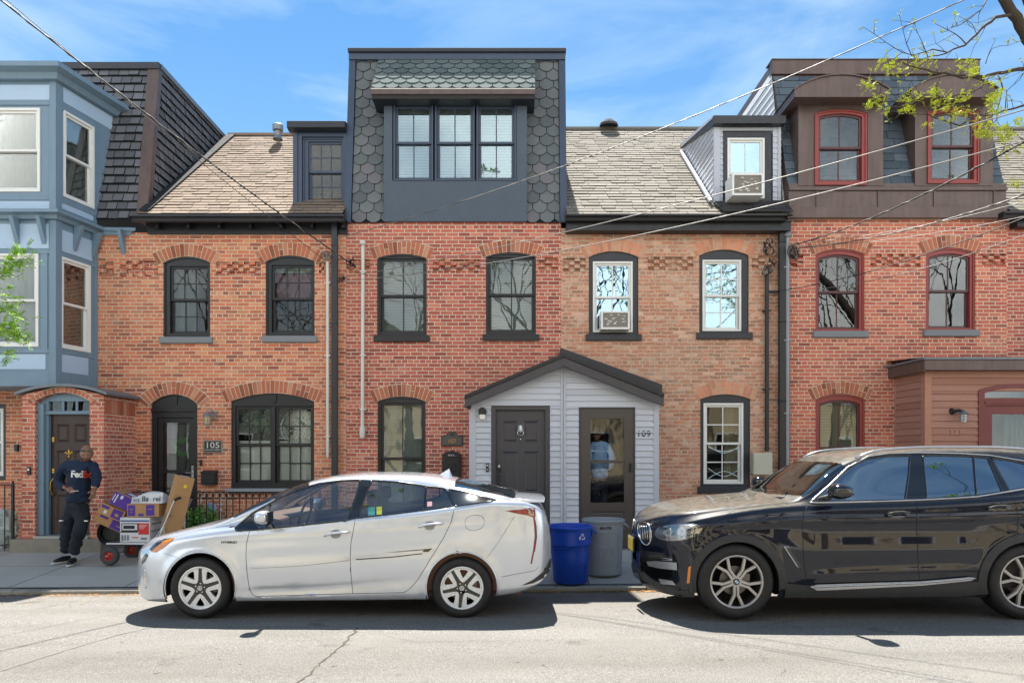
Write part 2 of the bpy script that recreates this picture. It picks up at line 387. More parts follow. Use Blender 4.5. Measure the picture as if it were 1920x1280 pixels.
def asphalt():
    t = NT('asphalt'); p = t.pos()
    c = t.ramp(t.noise(p, 75, 4, .85), [(.30,'504e4a'),(.44,'6e6c68'),(.54,'7f7d79'),(.68,'aaa8a2')])
    c = t.mix(t.rng(t.noise(p, 210, 2, .6), .56, .70, 0, .8), c, lin('3a3732')); c = t.mix(t.rng(t.noise(p, 140, 2, .5), .64, .74, 0, .8), c, lin('d0cabc'))
    mpn = t.n('ShaderNodeMapping'); t.l(p, mpn.inputs[0]); mpn.inputs['Scale'].default_value = (.25, 1.6, 1)
    c = t.mix(t.rng(t.noise(mpn.outputs[0], 1.6, 5, .6), .35, .7, 0, .32), c, lin('565046'))
    c = t.mix(t.rng(t.noise(p, .9, 5, .65), .52, .72, 0, .4), c, lin('88837a'))
    # tyre-polished lanes, oil drips, then brown leaf dust in the gutter
    sp = t.n('ShaderNodeSeparateXYZ'); t.l(p, sp.inputs[0])
    ln_ = t.math('MULTIPLY', t.rng(t.math('ABSOLUTE', t.math('SUBTRACT', sp.outputs[1], 5.55)), .10, .45, 1, 0), t.rng(t.noise(p, 1.7, 4), .3, .7, .1, .35)); c = t.mix(ln_, c, lin('57534c'))
    c = t.mix(t.rng(t.noise(p, 1.9, 3, .5), .66, .72, 0, .45), c, lin('46433e')); c = t.mix(t.rng(t.noise(p, 9, 2, .5), .72, .76, 0, .6), c, lin('33312e'))
    gut = t.rng(sp.outputs[1], 8.35, 8.95, 0, 1); gut = t.math('MULTIPLY', gut, t.rng(t.noise(p, 7, 5, .7), .42, .62, 0, .8))
    c = t.mix(gut, c, lin('6a5238'))
    c = t.mix(t.rng(t.noise(p, 3.5, 6, .7), .62, .68, 0, .25), c, lin('403e39'))
    # fine cracks
    v = t.n('ShaderNodeTexVoronoi', feature='DISTANCE_TO_EDGE'); v.inputs['Scale'].default_value = .33; v.inputs['Randomness'].default_value = 1
    wn = t.n('ShaderNodeTexNoise'); t.l(p, wn.inputs['Vector']); wn.inputs['Scale'].default_value = 2.2; wn.inputs['Detail'].default_value = 6
    wv = t.n('ShaderNodeVectorMath', operation='MULTIPLY_ADD'); t.l(wn.outputs['Color'], wv.inputs[0]); wv.inputs[1].default_value = (.8,.8,0); t.l(p, wv.inputs[2]); t.l(wv.outputs[0], v.inputs['Vector'])
    ck = t.rng(v.outputs['Distance'], .0, .0028, 1, 0); ck = t.math('MULTIPLY', ck, t.rng(t.noise(p, .8, 3), .5, .6, 0, .7))
    c = t.mix(ck, c, lin('34302a'))
    h = t.math('ADD', t.noise(p, 170, 4, .8), t.math('MULTIPLY', t.noise(p, 5, 3), .8))
    t.bsdf(c, .92, 0, t.bump(h, .9, .006), spec=.2); return t.m
def pavement():
    t = NT('sidewalk_concrete'); p = t.pos(); sp = t.n('ShaderNodeSeparateXYZ'); t.l(p, sp.inputs[0])
    c = t.mix(t.noise(p, 2.2, 6, .6), lin('aca8a0'), lin('c2beb4')); c = t.mix(t.rng(t.noise(p, 160, 3), .4, .7, 0, .3), c, lin('8a8880'))
    c = t.mix(t.rng(t.noise(p, 1.1, 6, .7), .52, .68, 0, .35), c, lin('84837e'))
    # slabs: joints every 1.5 m across, one lengthwise joint, each slab a slightly different tone
    xs = t.math('ADD', sp.outputs[0], .52); gx = t.math('ABSOLUTE', t.math('SUBTRACT', t.math('FRACT', t.math('DIVIDE', xs, 1.55)), .5)); jx = t.rng(gx, .4925, .496, 0, 1)
    ys = t.math('SUBTRACT', sp.outputs[1], 9.12); gy = t.math('ABSOLUTE', t.math('SUBTRACT', t.math('FRACT', t.math('DIVIDE', ys, 1.15)), .5)); jy = t.rng(gy, .4905, .495, 0, 1)
    cell = t.n('ShaderNodeTexWhiteNoise'); cv = t.n('ShaderNodeCombineXYZ'); t.l(t.math('FLOOR', t.math('DIVIDE', t.math('ADD', xs, .775), 1.55)), cv.inputs[0]); t.l(t.math('FLOOR', t.math('DIVIDE', t.math('ADD', ys, .575), 1.15)), cv.inputs[1]); t.l(cv.outputs[0], cell.inputs[0])
    c = t.mix(t.math('MULTIPLY', cell.outputs[0], .28), c, lin('94918a'))
    j = t.math('MAXIMUM', jx, jy); c = t.mix(t.math('MULTIPLY', j, .8), c, lin('3a3a38'))
    h = t.math('SUBTRACT', t.math('MULTIPLY', t.noise(p, 120, 4), .3), j)
    t.bsdf(c, .88, 0, t.bump(h, .5, .008), spec=.25); return t.m
def kerbmat():
    t = NT('kerb_stone'); p = t.pos()
    c = t.mix(t.noise(p, 5, 6, .7), lin('86847c'), lin('a8a69c')); c = t.mix(t.rng(t.noise(p, 2, 5, .7), .5, .66, 0, .6), c, lin('5e5a52'))
    t.bsdf(c, .9, 0, t.bump(t.noise(p, 40, 5), .6, .01), spec=.2); return t.m
import itertools
fx = [-60,-30,-16] + [i*1.0 for i in range(-12,13)] + [16,30,60]
o = sheet('road', fx, [OPP, -.5, 0, 1.5, 3.2, 4, 5, 6, 7.05, 8, CURB], z_road, asphalt()); tag(o, kind='structure')
mpave = pavement()
o = sheet('sidewalk', fx, [CURB+.15, 9.6, 10.3, 11.0, 12.3, 12.6], z_walk, mpave); tag(o, kind='structure')
# kerb: a row of worn stones in one strip
mb = MB()
xk = -30.0; rk = random.Random(3)
while xk < 30:
    ln = rk.uniform(1.5, 2.6); x1 = xk+ln; dz = rk.uniform(-.006,.006); dy = rk.uniform(-.012,.012); za, zb = z_walk(xk, CURB)+.002+dz, z_walk(x1, CURB)+.002+dz
    y0 = CURB+dy; y1 = CURB+.148
    v = [(xk+.005,y0,-.4),(x1-.005,y0,-.4),(x1-.005,y1,-.4),(xk+.005,y1,-.4),(xk+.005,y0,za),(x1-.005,y0,zb),(x1-.005,y1,zb+.004),(xk+.005,y1,za+.004)]
    mb.add(v, [(0,3,2,1),(4,5,6,7),(0,1,5,4),(1,2,6,5),(2,3,7,6),(3,0,4,7)]); xk = x1
tag(mb.build('kerb', kerbmat(), bevel=.012), kind='structure')
o = sheet('opposite_sidewalk', [-60,-20,20,60], [-5.6, OPP], lambda x, y: -.09, mpave); tag(o, kind='structure')
tag(MB().box(-60,60,OPP-.001,OPP+.12,-.3,-.088).build('opposite_kerb', kerbmat()), kind='structure')
o = sheet('ground', [-600,600], [-600,600], lambda x, y: -.32, M['conc']); tag(o, kind='structure')

# road marks: the long crack and the tar lines, thin sheets on the road
def ribbon(pts, w0, name, mat, lift=.004, jit=.3, seed=1):
    rr = random.Random(seed); mb = MB(); P = []
    for (a, b) in zip(pts, pts[1:]):
        n = max(2, int((Vector(b)-Vector(a)).length/.05))
        for i in range(n): P.append(Vector(a).lerp(Vector(b), i/n))
    P = [Vector((p.x+rr.uniform(-1,1)*w0*jit*3, p.y+rr.uniform(-1,1)*w0*jit*2, 0)) for p in P]
    vs = []
    for i, p in enumerate(P):
        t = (P[min(i+1,len(P)-1)]-P[max(0,i-1)]).normalized(); n = Vector((-t.y,t.x,0)); ww = w0*rr.uniform(.35,1.2)
        for s in (-1,1): q = p+n*ww*s*.5; vs.append((q.x,q.y,z_road(q.x,q.y)+lift))
    mb.add(vs, [(2*i,2*i+1,2*i+3,2*i+2) for i in range(len(P)-1)])
    return tag(mb.build(name, mat), kind='structure')
crackm = pm('crack_dirt','4a4236',.95,var=.4,scale=30)
tarm = pm('tar_line','716d66',.85,var=.3,scale=20)
def G(px, py):                                            # where a point of the road lies, from its place in the photo
    d = 5.0
    for _ in range(12): d = F*(CAMZ - z_road((px-CX)/F*d, d))/(py-HY)
    return ((px-CX)/F*d, d, 0)
ribbon([G(672,1176), G(640,1210), G(612,1232), G(590,1255), G(556,1282), G(520,1330)], .022, 'road_crack', crackm, seed=4)
ribbon([G(300,1172), G(220,1190), G(120,1220), G(0,1258), G(-120,1300)], .018, 'road_crack', tarm, seed=5, jit=.1)
ribbon([G(720,1190), G(780,1203), G(900,1200), G(960,1204)], .007, 'road_crack', tarm, seed=6, jit=.3)

# dry leaves and grit along the gutter
rl = random.Random(11); mb = MB()
for i in range(2200):
    x = rl.choice([rl.uniform(-8,-4.6), rl.uniform(.2,2.2), rl.uniform(.2,2.2), rl.uniform(-8,9)]); y = CURB - abs(rl.gauss(0,.07)) - .015
    if rl.random() < .08: y = CURB - rl.uniform(0,.9)
    s = rl.uniform(.005,.022); a = rl.uniform(0,6.28); z = z_road(x,y)+.004+rl.uniform(0,.006)
    u = Vector((math.cos(a),math.sin(a),rl.uniform(-.3,.3)))*s; v = Vector((-math.sin(a),math.cos(a),rl.uniform(-.3,.3)))*s*.5; c = Vector((x,y,z))
    mb.add([c-u, c-v, c+u, c+v], [(0,1,2,3)])
tag(mb.build('leaf_litter', island_mat('dry_leaf', [(0,'5a3a22'),(.4,'9a6a3a'),(.7,'c09a60'),(1,'7a5230')], .9)), 'brown dry leaves and grit lying along the gutter', None, kind='stuff')
# ------------------------------------------------------------------ building library
WD = 12.3                                                 # distance of the brick facades
def arc2(x0, x1, zs, zp, n=12):                           # segment arch from (x1,zs) over the peak to (x0,zs), 2D
    h = max(1e-4, zp-zs); hw = (x1-x0)/2; r = (hw*hw+h*h)/(2*h); cx = (x0+x1)/2; cz = zp-r; a = math.asin(min(1, hw/r))
    return [(cx+r*math.sin(a-2*a*i/n), cz+r*math.cos(a-2*a*i/n)) for i in range(n+1)]
def arch_poly(x0, x1, zb, zs, zp, n=12): return [(x0,zb),(x1,zb)] + arc2(x0,x1,zs,zp,n)
def slab_with_holes(mb, outer, holes, d, depth, mi=0, reveal=True, back=False):
    """vertical slab facing the street; outer and holes are (x,z) polygons"""
    loops = [[Vector((x, z, 0)) for x, z in outer]] + [[Vector((x, z, 0)) for x, z in h] for h in holes]
    tri = geometry.tessellate_polygon(loops); flat = [p for l in loops for p in l]
    vs = [(p.x, d, p.y) for p in flat]; fs = []
    for t in tri:
        a, b, c = (flat[i] for i in t)
        fs.append(t if (b-a).cross(c-a).z > 0 else (t[0], t[2], t[1]))
    mb.add(vs, fs, mi)
    for li, l in enumerate(loops):
        if li and not reveal: continue
        n = len(l); ar = sum(l[i].x*l[(i+1) % n].y - l[(i+1) % n].x*l[i].y for i in range(n)); ccw = ar > 0
        v = [(p.x, d, p.y) for p in l] + [(p.x, d+depth, p.y) for p in l]
        f = [(i, (i+1) % n, n+(i+1) % n, n+i) for i in range(n)]
        if (ccw and li == 0) or (not ccw and li > 0): f = [q[::-1] for q in f]
        mb.add(v, f, mi)
    if back:
        mb.add([(x, d+depth, z) for x, z, in [(p.x, p.y) for p in flat]], [f[::-1] for f in fs], mi)
    return mb

def clip_poly(sub, clip):                                 # Sutherland-Hodgman, convex ccw clip
    out_ = list(sub)
    for i in range(len(clip)):
        a, b = clip[i], clip[(i+1) % len(clip)]; inp = out_; out_ = []
        if not inp: break
        def ins(p): return (b[0]-a[0])*(p[1]-a[1])-(b[1]-a[1])*(p[0]-a[0]) >= -1e-9
        for j in range(len(inp)):
            p, q = inp[j-1], inp[j]
            if ins(q) != ins(p):
                dx, dy = q[0]-p[0], q[1]-p[1]; den = (b[0]-a[0])*dy-(b[1]-a[1])*dx
                if abs(den) > 1e-12:
                    t = ((b[1]-a[1])*(p[0]-a[0])-(b[0]-a[0])*(p[1]-a[1]))/den; out_.append((p[0]+t*dx, p[1]+t*dy))
            if ins(q): out_.append(q)
    return out_
def tiles(mb, poly3, tw, th, thick=.012, shape='rect', gap=.006, jit=0, seed=0, mi=0, back=1, off=.5, u=None, jw=0, nrm=None, edge=None, gv=0):
    """lapped tiles or boards over a flat convex polygon: poly3[0]->poly3[1] is the lower edge"""
    P = [Vector(p) for p in poly3]; O = P[0]
    U = (P[1]-P[0]).normalized() if u is None else Vector(u).normalized()
    N = geometry.normal(P); N = N if (N.y < 0 or (abs(N.y) < 1e-3 and N.z > 0)) else -N
    if nrm is not None and N.dot(Vector(nrm)) < 0: N = -N
    V = N.cross(U).normalized()
    if V.z < 0: V = -V
    p2 = [((p-O).dot(U), (p-O).dot(V)) for p in P]
    ar = sum(p2[i][0]*p2[(i+1) % len(p2)][1]-p2[(i+1) % len(p2)][0]*p2[i][1] for i in range(len(p2)))
    if ar < 0: p2 = p2[::-1]
    rr = random.Random(seed); u0, u1 = min(a for a, b in p2), max(a for a, b in p2); v0, v1 = min(b for a, b in p2), max(b for a, b in p2)
    mb.add([O+U*a+V*b-N*.004 for a, b in p2], [tuple(range(len(p2)))], back)
    row = 0; v = v0
    c = th*.42 if shape == 'scallop' else 0
    while v < v1:
        x = u0 - (off*tw if row % 2 else 0) - (rr.random()*tw if jit else 0)
        while x < u1:
            ww = tw*(1+(rr.uniform(-jw, jw) if jw else 0)); a, b = x+gap/2, x+ww-gap/2; dv = rr.uniform(-jit, jit)*th if jit else 0
            if shape == 'scallop':
                k = (b-a)*.31
                t2 = [(a, v+c*.95), (a+k*.12, v+c*.72), (a+k, v), (b-k, v), (b-k*.12, v+c*.72), (b, v+c*.95), (b, v+th+c*1.4), (a, v+th+c*1.4)]
            else: t2 = [(a, v+dv+gv), (b, v+dv+gv+(rr.uniform(-jit,jit)*th*.5 if jit else 0)), (b, v+th*(1.05 if not gv else 1)), (a, v+th*(1.05 if not gv else 1))]
            q = clip_poly(t2, p2)
            if len(q) >= 3:
                tt = thick*(1+(rr.uniform(-.4,.5) if jit else 0)); full = th*1.05+c*1.4
                def h(pt): return max(.0005, tt*(1-(pt[1]-v)/full)+.001)
                lo = [O+U*p[0]+V*p[1]+N*.0 for p in q]; hi = [O+U*p[0]+V*p[1]+N*h(p) for p in q]; n = len(q)
                mb.add(lo+hi, [tuple(range(n, 2*n))]+[(i, (i+1) % n, n+(i+1) % n, n+i) for i in range(n)], mi)
                if edge is not None: mb.m[-n:] = [edge]*n  # side faces in the dark backing colour: shadow lines painted under each course
            x += ww
        v += th; row += 1
    return mb

def voussoirs(parent, x0, x1, zs, zp, d, h=.235, mats=('vouss','mortar'), seed=0, bw=.068, over=.06):
    """a segment arch of bricks on end, each its own wedge, over an opening"""
    hh = max(.02, zp-zs); hw = (x1-x0)/2; r = (hw*hw+hh*hh)/(2*hh); cx = (x0+x1)/2; cz = zp-r; a0 = math.asin(min(1, hw/r)) + over/r
    n = max(6, round(2*a0*(r+h*.5)/ (bw+.012))); mb = MB(); rr = random.Random(seed)
    def pt(a, q): return (cx+q*math.sin(a), cz+q*math.cos(a))
    m = 24; ring = [pt(-a0+2*a0*i/m, r+.002) for i in range(m+1)] + [pt(a0-2*a0*i/m, r+h) for i in range(m+1)]
    slab_with_holes(mb, ring, [], d-.004, .02, 1)
    for i in range(n):
        aa = -a0+2*a0*i/n; ab = -a0+2*a0*(i+1)/n; g = .0055/(r+h*.5); aa += g; ab -= g
        def wedge(q0, q1):
            pr = rr.uniform(.004,.010); q = [pt(aa,q0), pt(ab,q0), pt(ab,q1), pt(aa,q1)]
            mb.prism([(x, d-pr, z) for x, z in q], (0, pr+.005, 0), 0)
        if rr.random() < .15: wedge(r+.004, r+h*.48); wedge(r+h*.52, r+h-.004)
        else: wedge(r+.004+rr.uniform(0,.006), r+h-.002-rr.uniform(0,.012))
    return mb.build('brick_arch', [M[mats[0]], M[mats[1]]], parent)

def corbel(parent, px0, px1, py0, py1, d, mat, seed=0):
    """a sunk panel with stepped brick ends"""
    x0, x1, z0, z1 = ZX(px0,d), ZX(px1,d), ZZ(py1,d), ZZ(py0,d); rr = random.Random(seed); mb = MB()
    rows = 4; rh = (z1-z0)/rows; bw = .105; n = max(2, round((x1-x0)/bw)); bw = (x1-x0)/n
    mb.box(x0, x1, d+.055, d+.075, z0, z1, 1)
    for r_ in range(rows):
        for i in range(n):
            if (i+r_) % 2 == 0 or rr.random() < .12: continue
            pr = rr.uniform(-.012,.012); mb.box(x0+i*bw+.004, x0+(i+1)*bw-.004, d-.012+pr, d+.056, z0+r_*rh+.004, z0+(r_+1)*rh-.004, 0)
    return mb.build('brick_frieze', [M[mat[0]], M[mat[1]]], parent)

def frame2(mb, x0, x1, z0, z1, w_, y0, y1, mi=0, wb=None, wt=None):   # rectangular frame, butted
    wb = wb or w_; wt = wt or w_
    mb.box(x0, x0+w_, y0, y1, z0, z1, mi); mb.box(x1-w_, x1, y0, y1, z0, z1, mi)
    mb.box(x0+w_, x1-w_, y0+.001, y1-.001, z0, z0+wb, mi); mb.box(x0+w_, x1-w_, y0+.001, y1-.001, z1-wt, z1, mi)
def sash(mb, x0, x1, z0, z1, y, st=.045, cols=2, rows=1, mun=.02, mi=0, th=.035):
    frame2(mb, x0, x1, z0, z1, st, y, y+th, mi)
    ix0, ix1, iz0, iz1 = x0+st, x1-st, z0+st, z1-st
    for i in range(1, cols): x = ix0+(ix1-ix0)*i/cols; mb.box(x-mun/2, x+mun/2, y+.006, y+.022, iz0, iz1, mi)
    for j in range(1, rows):
        z = iz0+(iz1-iz0)*j/rows
        for i in range(cols):
            a = ix0+(ix1-ix0)*i/cols+(mun/2 if i else 0); b = ix0+(ix1-ix0)*(i+1)/cols-(mun/2 if i < cols-1 else 0)
            mb.box(a, b, y+.007, y+.021, z-mun/2, z+mun/2, mi)

def drape(x0, x1, z0, z1, y, amp=.018, wl=.09, mi=0, mb=None, n=None):
    mb = mb or MB(); n = n or max(8, int((x1-x0)/.012)); vs = []
    for i in range(n+1):
        x = x0+(x1-x0)*i/n; yy = y+amp*math.sin(x/wl*6.28)+amp*.5*math.sin(x/wl*2.7+1)
        vs += [(x, yy, z0), (x, yy, z1)]
    return mb.add(vs, [(2*i, 2*i+2, 2*i+3, 2*i+1) for i in range(n)], mi)
def slats(x0, x1, z0, z1, y, p=.025, mb=None, mi=0, tilt=.7):
    mb = mb or MB(); z = z0
    while z < z1-.003:
        mb.add([(x0, y, z), (x1, y, z), (x1, y+p*tilt*.55, z+p*.93), (x0, y+p*tilt*.55, z+p*.93)], [(0,1,2,3)], mi); z += p
    return mb

def window(parent, px, d=WD, glass=None, style='black', cols=2, rows=1, sill='paint', cover='blind', gl='glass', arched=True, name='window', inner=None, meet=None, coverx=None, covz=None):
    """px = (x0, x1, y_peak, y_spring, y_bottom); glass = (x0, x1, y_top, y_bot) of the sash outside edge. Parts: window > sash, pane, blind, sill"""
    x0, x1 = ZX(px[0], d), ZX(px[1], d); zp, zs, zb = ZZ(px[2], d), ZZ(px[3], d), ZZ(px[4], d)
    gx0, gx1, gz1, gz0 = ZX(glass[0], d), ZX(glass[1], d), ZZ(glass[2], d), ZZ(glass[3], d)
    trim, sm = {'black': ('black','black'), 'navy': ('navy','navy'), 'white': ('char','white'), 'red': ('red','redd')}[style]
    yc = d+.035
    mb = MB()
    outer = arch_poly(x0+.002, x1-.002, zb+.002, zs, zp-.002) if arched else [(x0+.002,zb+.002),(x1-.002,zb+.002),(x1-.002,zp-.002),(x0+.002,zp-.002)]
    ginner = [(gx0,gz0),(gx1,gz0),(gx1,gz1),(gx0,gz1)]
    if style == 'red' and arched:
        hz = (zp-zs)*.75; ginner = arch_poly(gx0, gx1, gz0, gz1-hz, gz1)
    slab_with_holes(mb, outer, [ginner], yc, .09)
    # outer stop bead, a step proud of the casing
    if style != 'white':
        e = .018; o2 = arch_poly(x0+.002, x1-.002, zb+.002, zs, zp-.002) if arched else outer
        i2 = arch_poly(x0+.03, x1-.03, zb+.03, zs-.012, zp-.03) if arched else [(x0+.03,zb+.03),(x1-.03,zb+.03),(x1-.03,zp-.03),(x0+.03,zp-.03)]
        slab_with_holes(mb, o2, [i2], yc-e, e-.0005)
    win = mb.build(name, M[trim], parent, bevel=.004)
    ys = d+.062
    zm = gz0+(gz1-gz0)*(.5 if meet is None else meet)
    mb = MB(); st = .042 if style != 'white' else .038
    if style == 'white':
        frame2(mb, gx0+.001, gx1-.001, gz0+.001, gz1-.001, .035, yc-.006, yc+.05); gx0 += .034; gx1 -= .034; gz0 += .034; gz1 -= .034
    if style == 'red' and arched:
        st = .04; o3 = [(gx0,zm-.02),(gx1,zm-.02)] + arc2(gx0,gx1,gz1-hz,gz1); i3 = [(gx0+st,zm+.02),(gx1-st,zm+.02)] + arc2(gx0+st,gx1-st,gz1-hz-st*.9,gz1-st)
        slab_with_holes(mb, o3, [i3], ys, .035); mb.box((gx0+gx1)/2-.011,(gx0+gx1)/2+.011,ys+.006,ys+.022,zm+.02,gz1-st)
    else: sash(mb, gx0, gx1, zm-.018, gz1, ys, st, cols, rows)
    sash(mb, gx0+.001, gx1-.001, gz0, zm+.02, ys+.036, st+.006, cols, rows)
    mb.build('sash', M[sm], win, bevel=.002, seg=1)
    g = MB(); g.box(gx0+.02, gx1-.02, ys+.014, ys+.018, zm, gz1-.015); g.box(gx0+.02, gx1-.02, ys+.05, ys+.054, gz0+.02, zm)
    g.build('pane', M[gl], win)
    yb = ys+.13; cv = MB()
    if cover == 'blind': slats(gx0+.01, gx1-.01, gz0, gz1, yb, .028, cv); cv.build('blind', M['blind'], win)
    elif cover == 'sheer': drape(gx0-.02, gx1+.02, gz0, gz1, yb, mb=cv); cv.build('curtain', M['curtg'], win)
    elif cover == 'left':                                  # one curtain drawn to the side
        drape(gx0-.02, gx0+(gx1-gx0)*.62, gz0, gz1, yb, mb=cv, amp=.012); cv.build('curtain', M['curtg'], win)
    elif cover == 'right': drape(gx0+(gx1-gx0)*.6, gx1+.02, gz0, gz1, yb, mb=cv, amp=.02); cv.build('curtain', M['shutter'], win)
    elif cover == 'cafe':
        slats(gx0+.01, gx1-.01, gz0, zm, yb, .02, cv); cv.box(gx0, gx1, yb-.01, yb, zm, zm+.06); cv.build('blind', M['curtw'], win)
    elif cover == 'shutter': slats(gx0+.05, (gx0+gx1)/2-.05, gz0, gz1, yb, .05, cv); slats((gx0+gx1)/2+.05, gx1-.05, gz0, gz1, yb, .05, cv); frame2(cv, gx0, (gx0+gx1)/2, gz0, gz1, .06, yb-.01, yb+.04); frame2(cv, (gx0+gx1)/2+.001, gx1, gz0, gz1, .06, yb-.01, yb+.04); cv.build('shutter', M['shutter'], win)
    elif cover == 'valance': cv.box(gx0, gx1, yb, yb+.01, gz1-.10, gz1); drape(gx0-.02, gx0+(gx1-gx0)*.85, gz0+(gz1-gz0)*.5, gz1-.1, yb+.05, mb=cv, amp=.03, wl=.17, mi=1); cv.build('curtain', [M['curtw'], M['pink']], win)
    bk = MB(); bk.box(gx0-.1, gx1+.1, yb+.5, yb+.52, gz0-.1, gz1+.1, 0)
    for (a,b_) in (((gx0-.1),gx0-.08),(gx1+.08,gx1+.1)): bk.box(a,b_,d+.125,yb+.5,gz0-.1,gz1+.1)
    bk.box(gx0-.08,gx1+.08,d+.125,yb+.5,gz1+.08,gz1+.1); bk.box(gx0-.08,gx1+.08,d+.125,yb+.5,gz0-.1,gz0-.08)
    bk.build('room', M['room'] if cover in ('left','right','valance') else M['dark'], win)
    if sill:
        sm_ = {'paint': trim if style != 'white' else 'char', 'stone': 'stone'}[sill]
        s = MB(); h = .115; s.box(x0-.055, x1+.055, d-.055, d+.034, zb-h, zb+.001); s.build('sill', M[sm_], win, bevel=.008 if sill == 'paint' else .014)
    return win
def opening(px, d=WD, arched=True):
    x0, x1 = ZX(px[0], d), ZX(px[1], d)
    if arched: return arch_poly(x0, x1, ZZ(px[4], d), ZZ(px[3], d), ZZ(px[2], d))
    return [(x0,ZZ(px[4],d)),(x1,ZZ(px[4],d)),(x1,ZZ(px[2],d)),(x0,ZZ(px[2],d))]
def prect(x0, x1, y0, y1, d=WD): return [(ZX(x0,d),ZZ(y1,d)),(ZX(x1,d),ZZ(y1,d)),(ZX(x1,d),ZZ(y0,d)),(ZX(x0,d),ZZ(y0,d))]
# ------------------------------------------------------------------ the row of houses
ZB = -.4
def house(px0, px1, label, name='row_house', x0=None, x1=None):
    x0 = ZX(px0, WD) if x0 is None else x0; x1 = ZX(px1, WD) if x1 is None else x1
    h = thing(name, ((x0+x1)/2, WD, .03), label, 'house', 'row houses joined side by side'); h['x0'] = x0; h['x1'] = x1
    return h
def brick_wall(h, ytop, mat, holes, x0=None, x1=None, rear=True):
    x0 = h['x0'] if x0 is None else x0; x1 = h['x1'] if x1 is None else x1
    mb = MB(); zt = ZZ(ytop, WD); slab_with_holes(mb, [(x0,ZB),(x1,ZB),(x1,zt),(x0,zt)], holes, WD, .13)
    if rear: MB().box(x0+.01, x1-.01, 19.4, 19.6, ZB, 5.7).build('rear_wall', M[mat], h)
    return mb.build('wall', M[mat], h)
def gutter(mb, x0, x1, y, z, h=.11, dep=.13, mi=0):       # K-section trough
    prof = [(y,z),(y,z-h),(y-dep*.55,z-h),(y-dep*.7,z-h*.55),(y-dep,z-h*.3),(y-dep,z),(y-dep+.015,z),(y-dep+.015,z-h*.25),(y-dep*.6,z-h*.5),(y-dep*.45,z-h+.012),(y-.01,z-h+.012),(y-.01,z)]
    n = len(prof); vs = [(x0,a,b) for a,b in prof]+[(x1,a,b) for a,b in prof]
    mb.add(vs, [(i,(i+1)%n,n+(i+1)%n,n+i) for i in range(n)], mi)
    mb.box(x0-.004,x0,y-dep,y,z-h,z,mi); mb.box(x1,x1+.004,y-dep,y,z-h,z,mi)
def pitched(h, x0, x1, ye, ze, yr, zr, top, bk, tw=.27, th=.142, seed=1, thick=.012):
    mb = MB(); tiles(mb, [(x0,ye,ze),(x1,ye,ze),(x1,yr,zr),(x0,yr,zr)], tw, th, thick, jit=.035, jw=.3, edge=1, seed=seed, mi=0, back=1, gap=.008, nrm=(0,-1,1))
    mb.box(x0, x1, yr-.06, yr+.12, zr-.02, zr+.035, 0)     # ridge cap
    mb.quad((x0,yr,zr),(x1,yr,zr),(x1,19.6,5.8),(x0,19.6,5.8),1)
    mb.quad((x0,ye,ze-.03),(x0,yr,zr-.03),(x1,yr,zr-.03),(x1,ye,ze-.03),1)
    return mb.build('roof', [M[top], M[bk]], h)

# ---- house 105
H5 = house(178, 645, 'orange brick row house with tan shingle roof and a broad black double window', x1=-2.985)
w5 = [(306,394,481,492,632),(498,590,479,490,630)]; d5 = (282,370,739,757,1012); b5 = (433,589,737,752,915)
wall5 = brick_wall(H5, 436, 'brick_a', [opening(p) for p in w5]+[opening(d5),opening(b5)]+[prect(186,213,490,518),prect(225,296,489,519),prect(405,489,490,516),prect(598,608,490,512)])
for i, p in enumerate(w5+[d5,b5]): voussoirs(wall5, ZX(p[0],WD), ZX(p[1],WD), ZZ(p[3],WD), ZZ(p[2],WD), WD, .235, seed=i, over=.09)
for i, c in enumerate([(186,213,490,518),(225,296,489,519),(405,489,490,516),(598,608,490,512)]): corbel(wall5, *c, WD, ('brick_a','brick_b'), seed=i)
window(H5, w5[0], glass=(317,390,498,624), style='black', cols=3, rows=2, sill='stone', cover='left', gl='glass')
window(H5, w5[1], glass=(508,586,496,622), style='black', cols=3, rows=2, sill='stone', cover='valance', gl='glass')
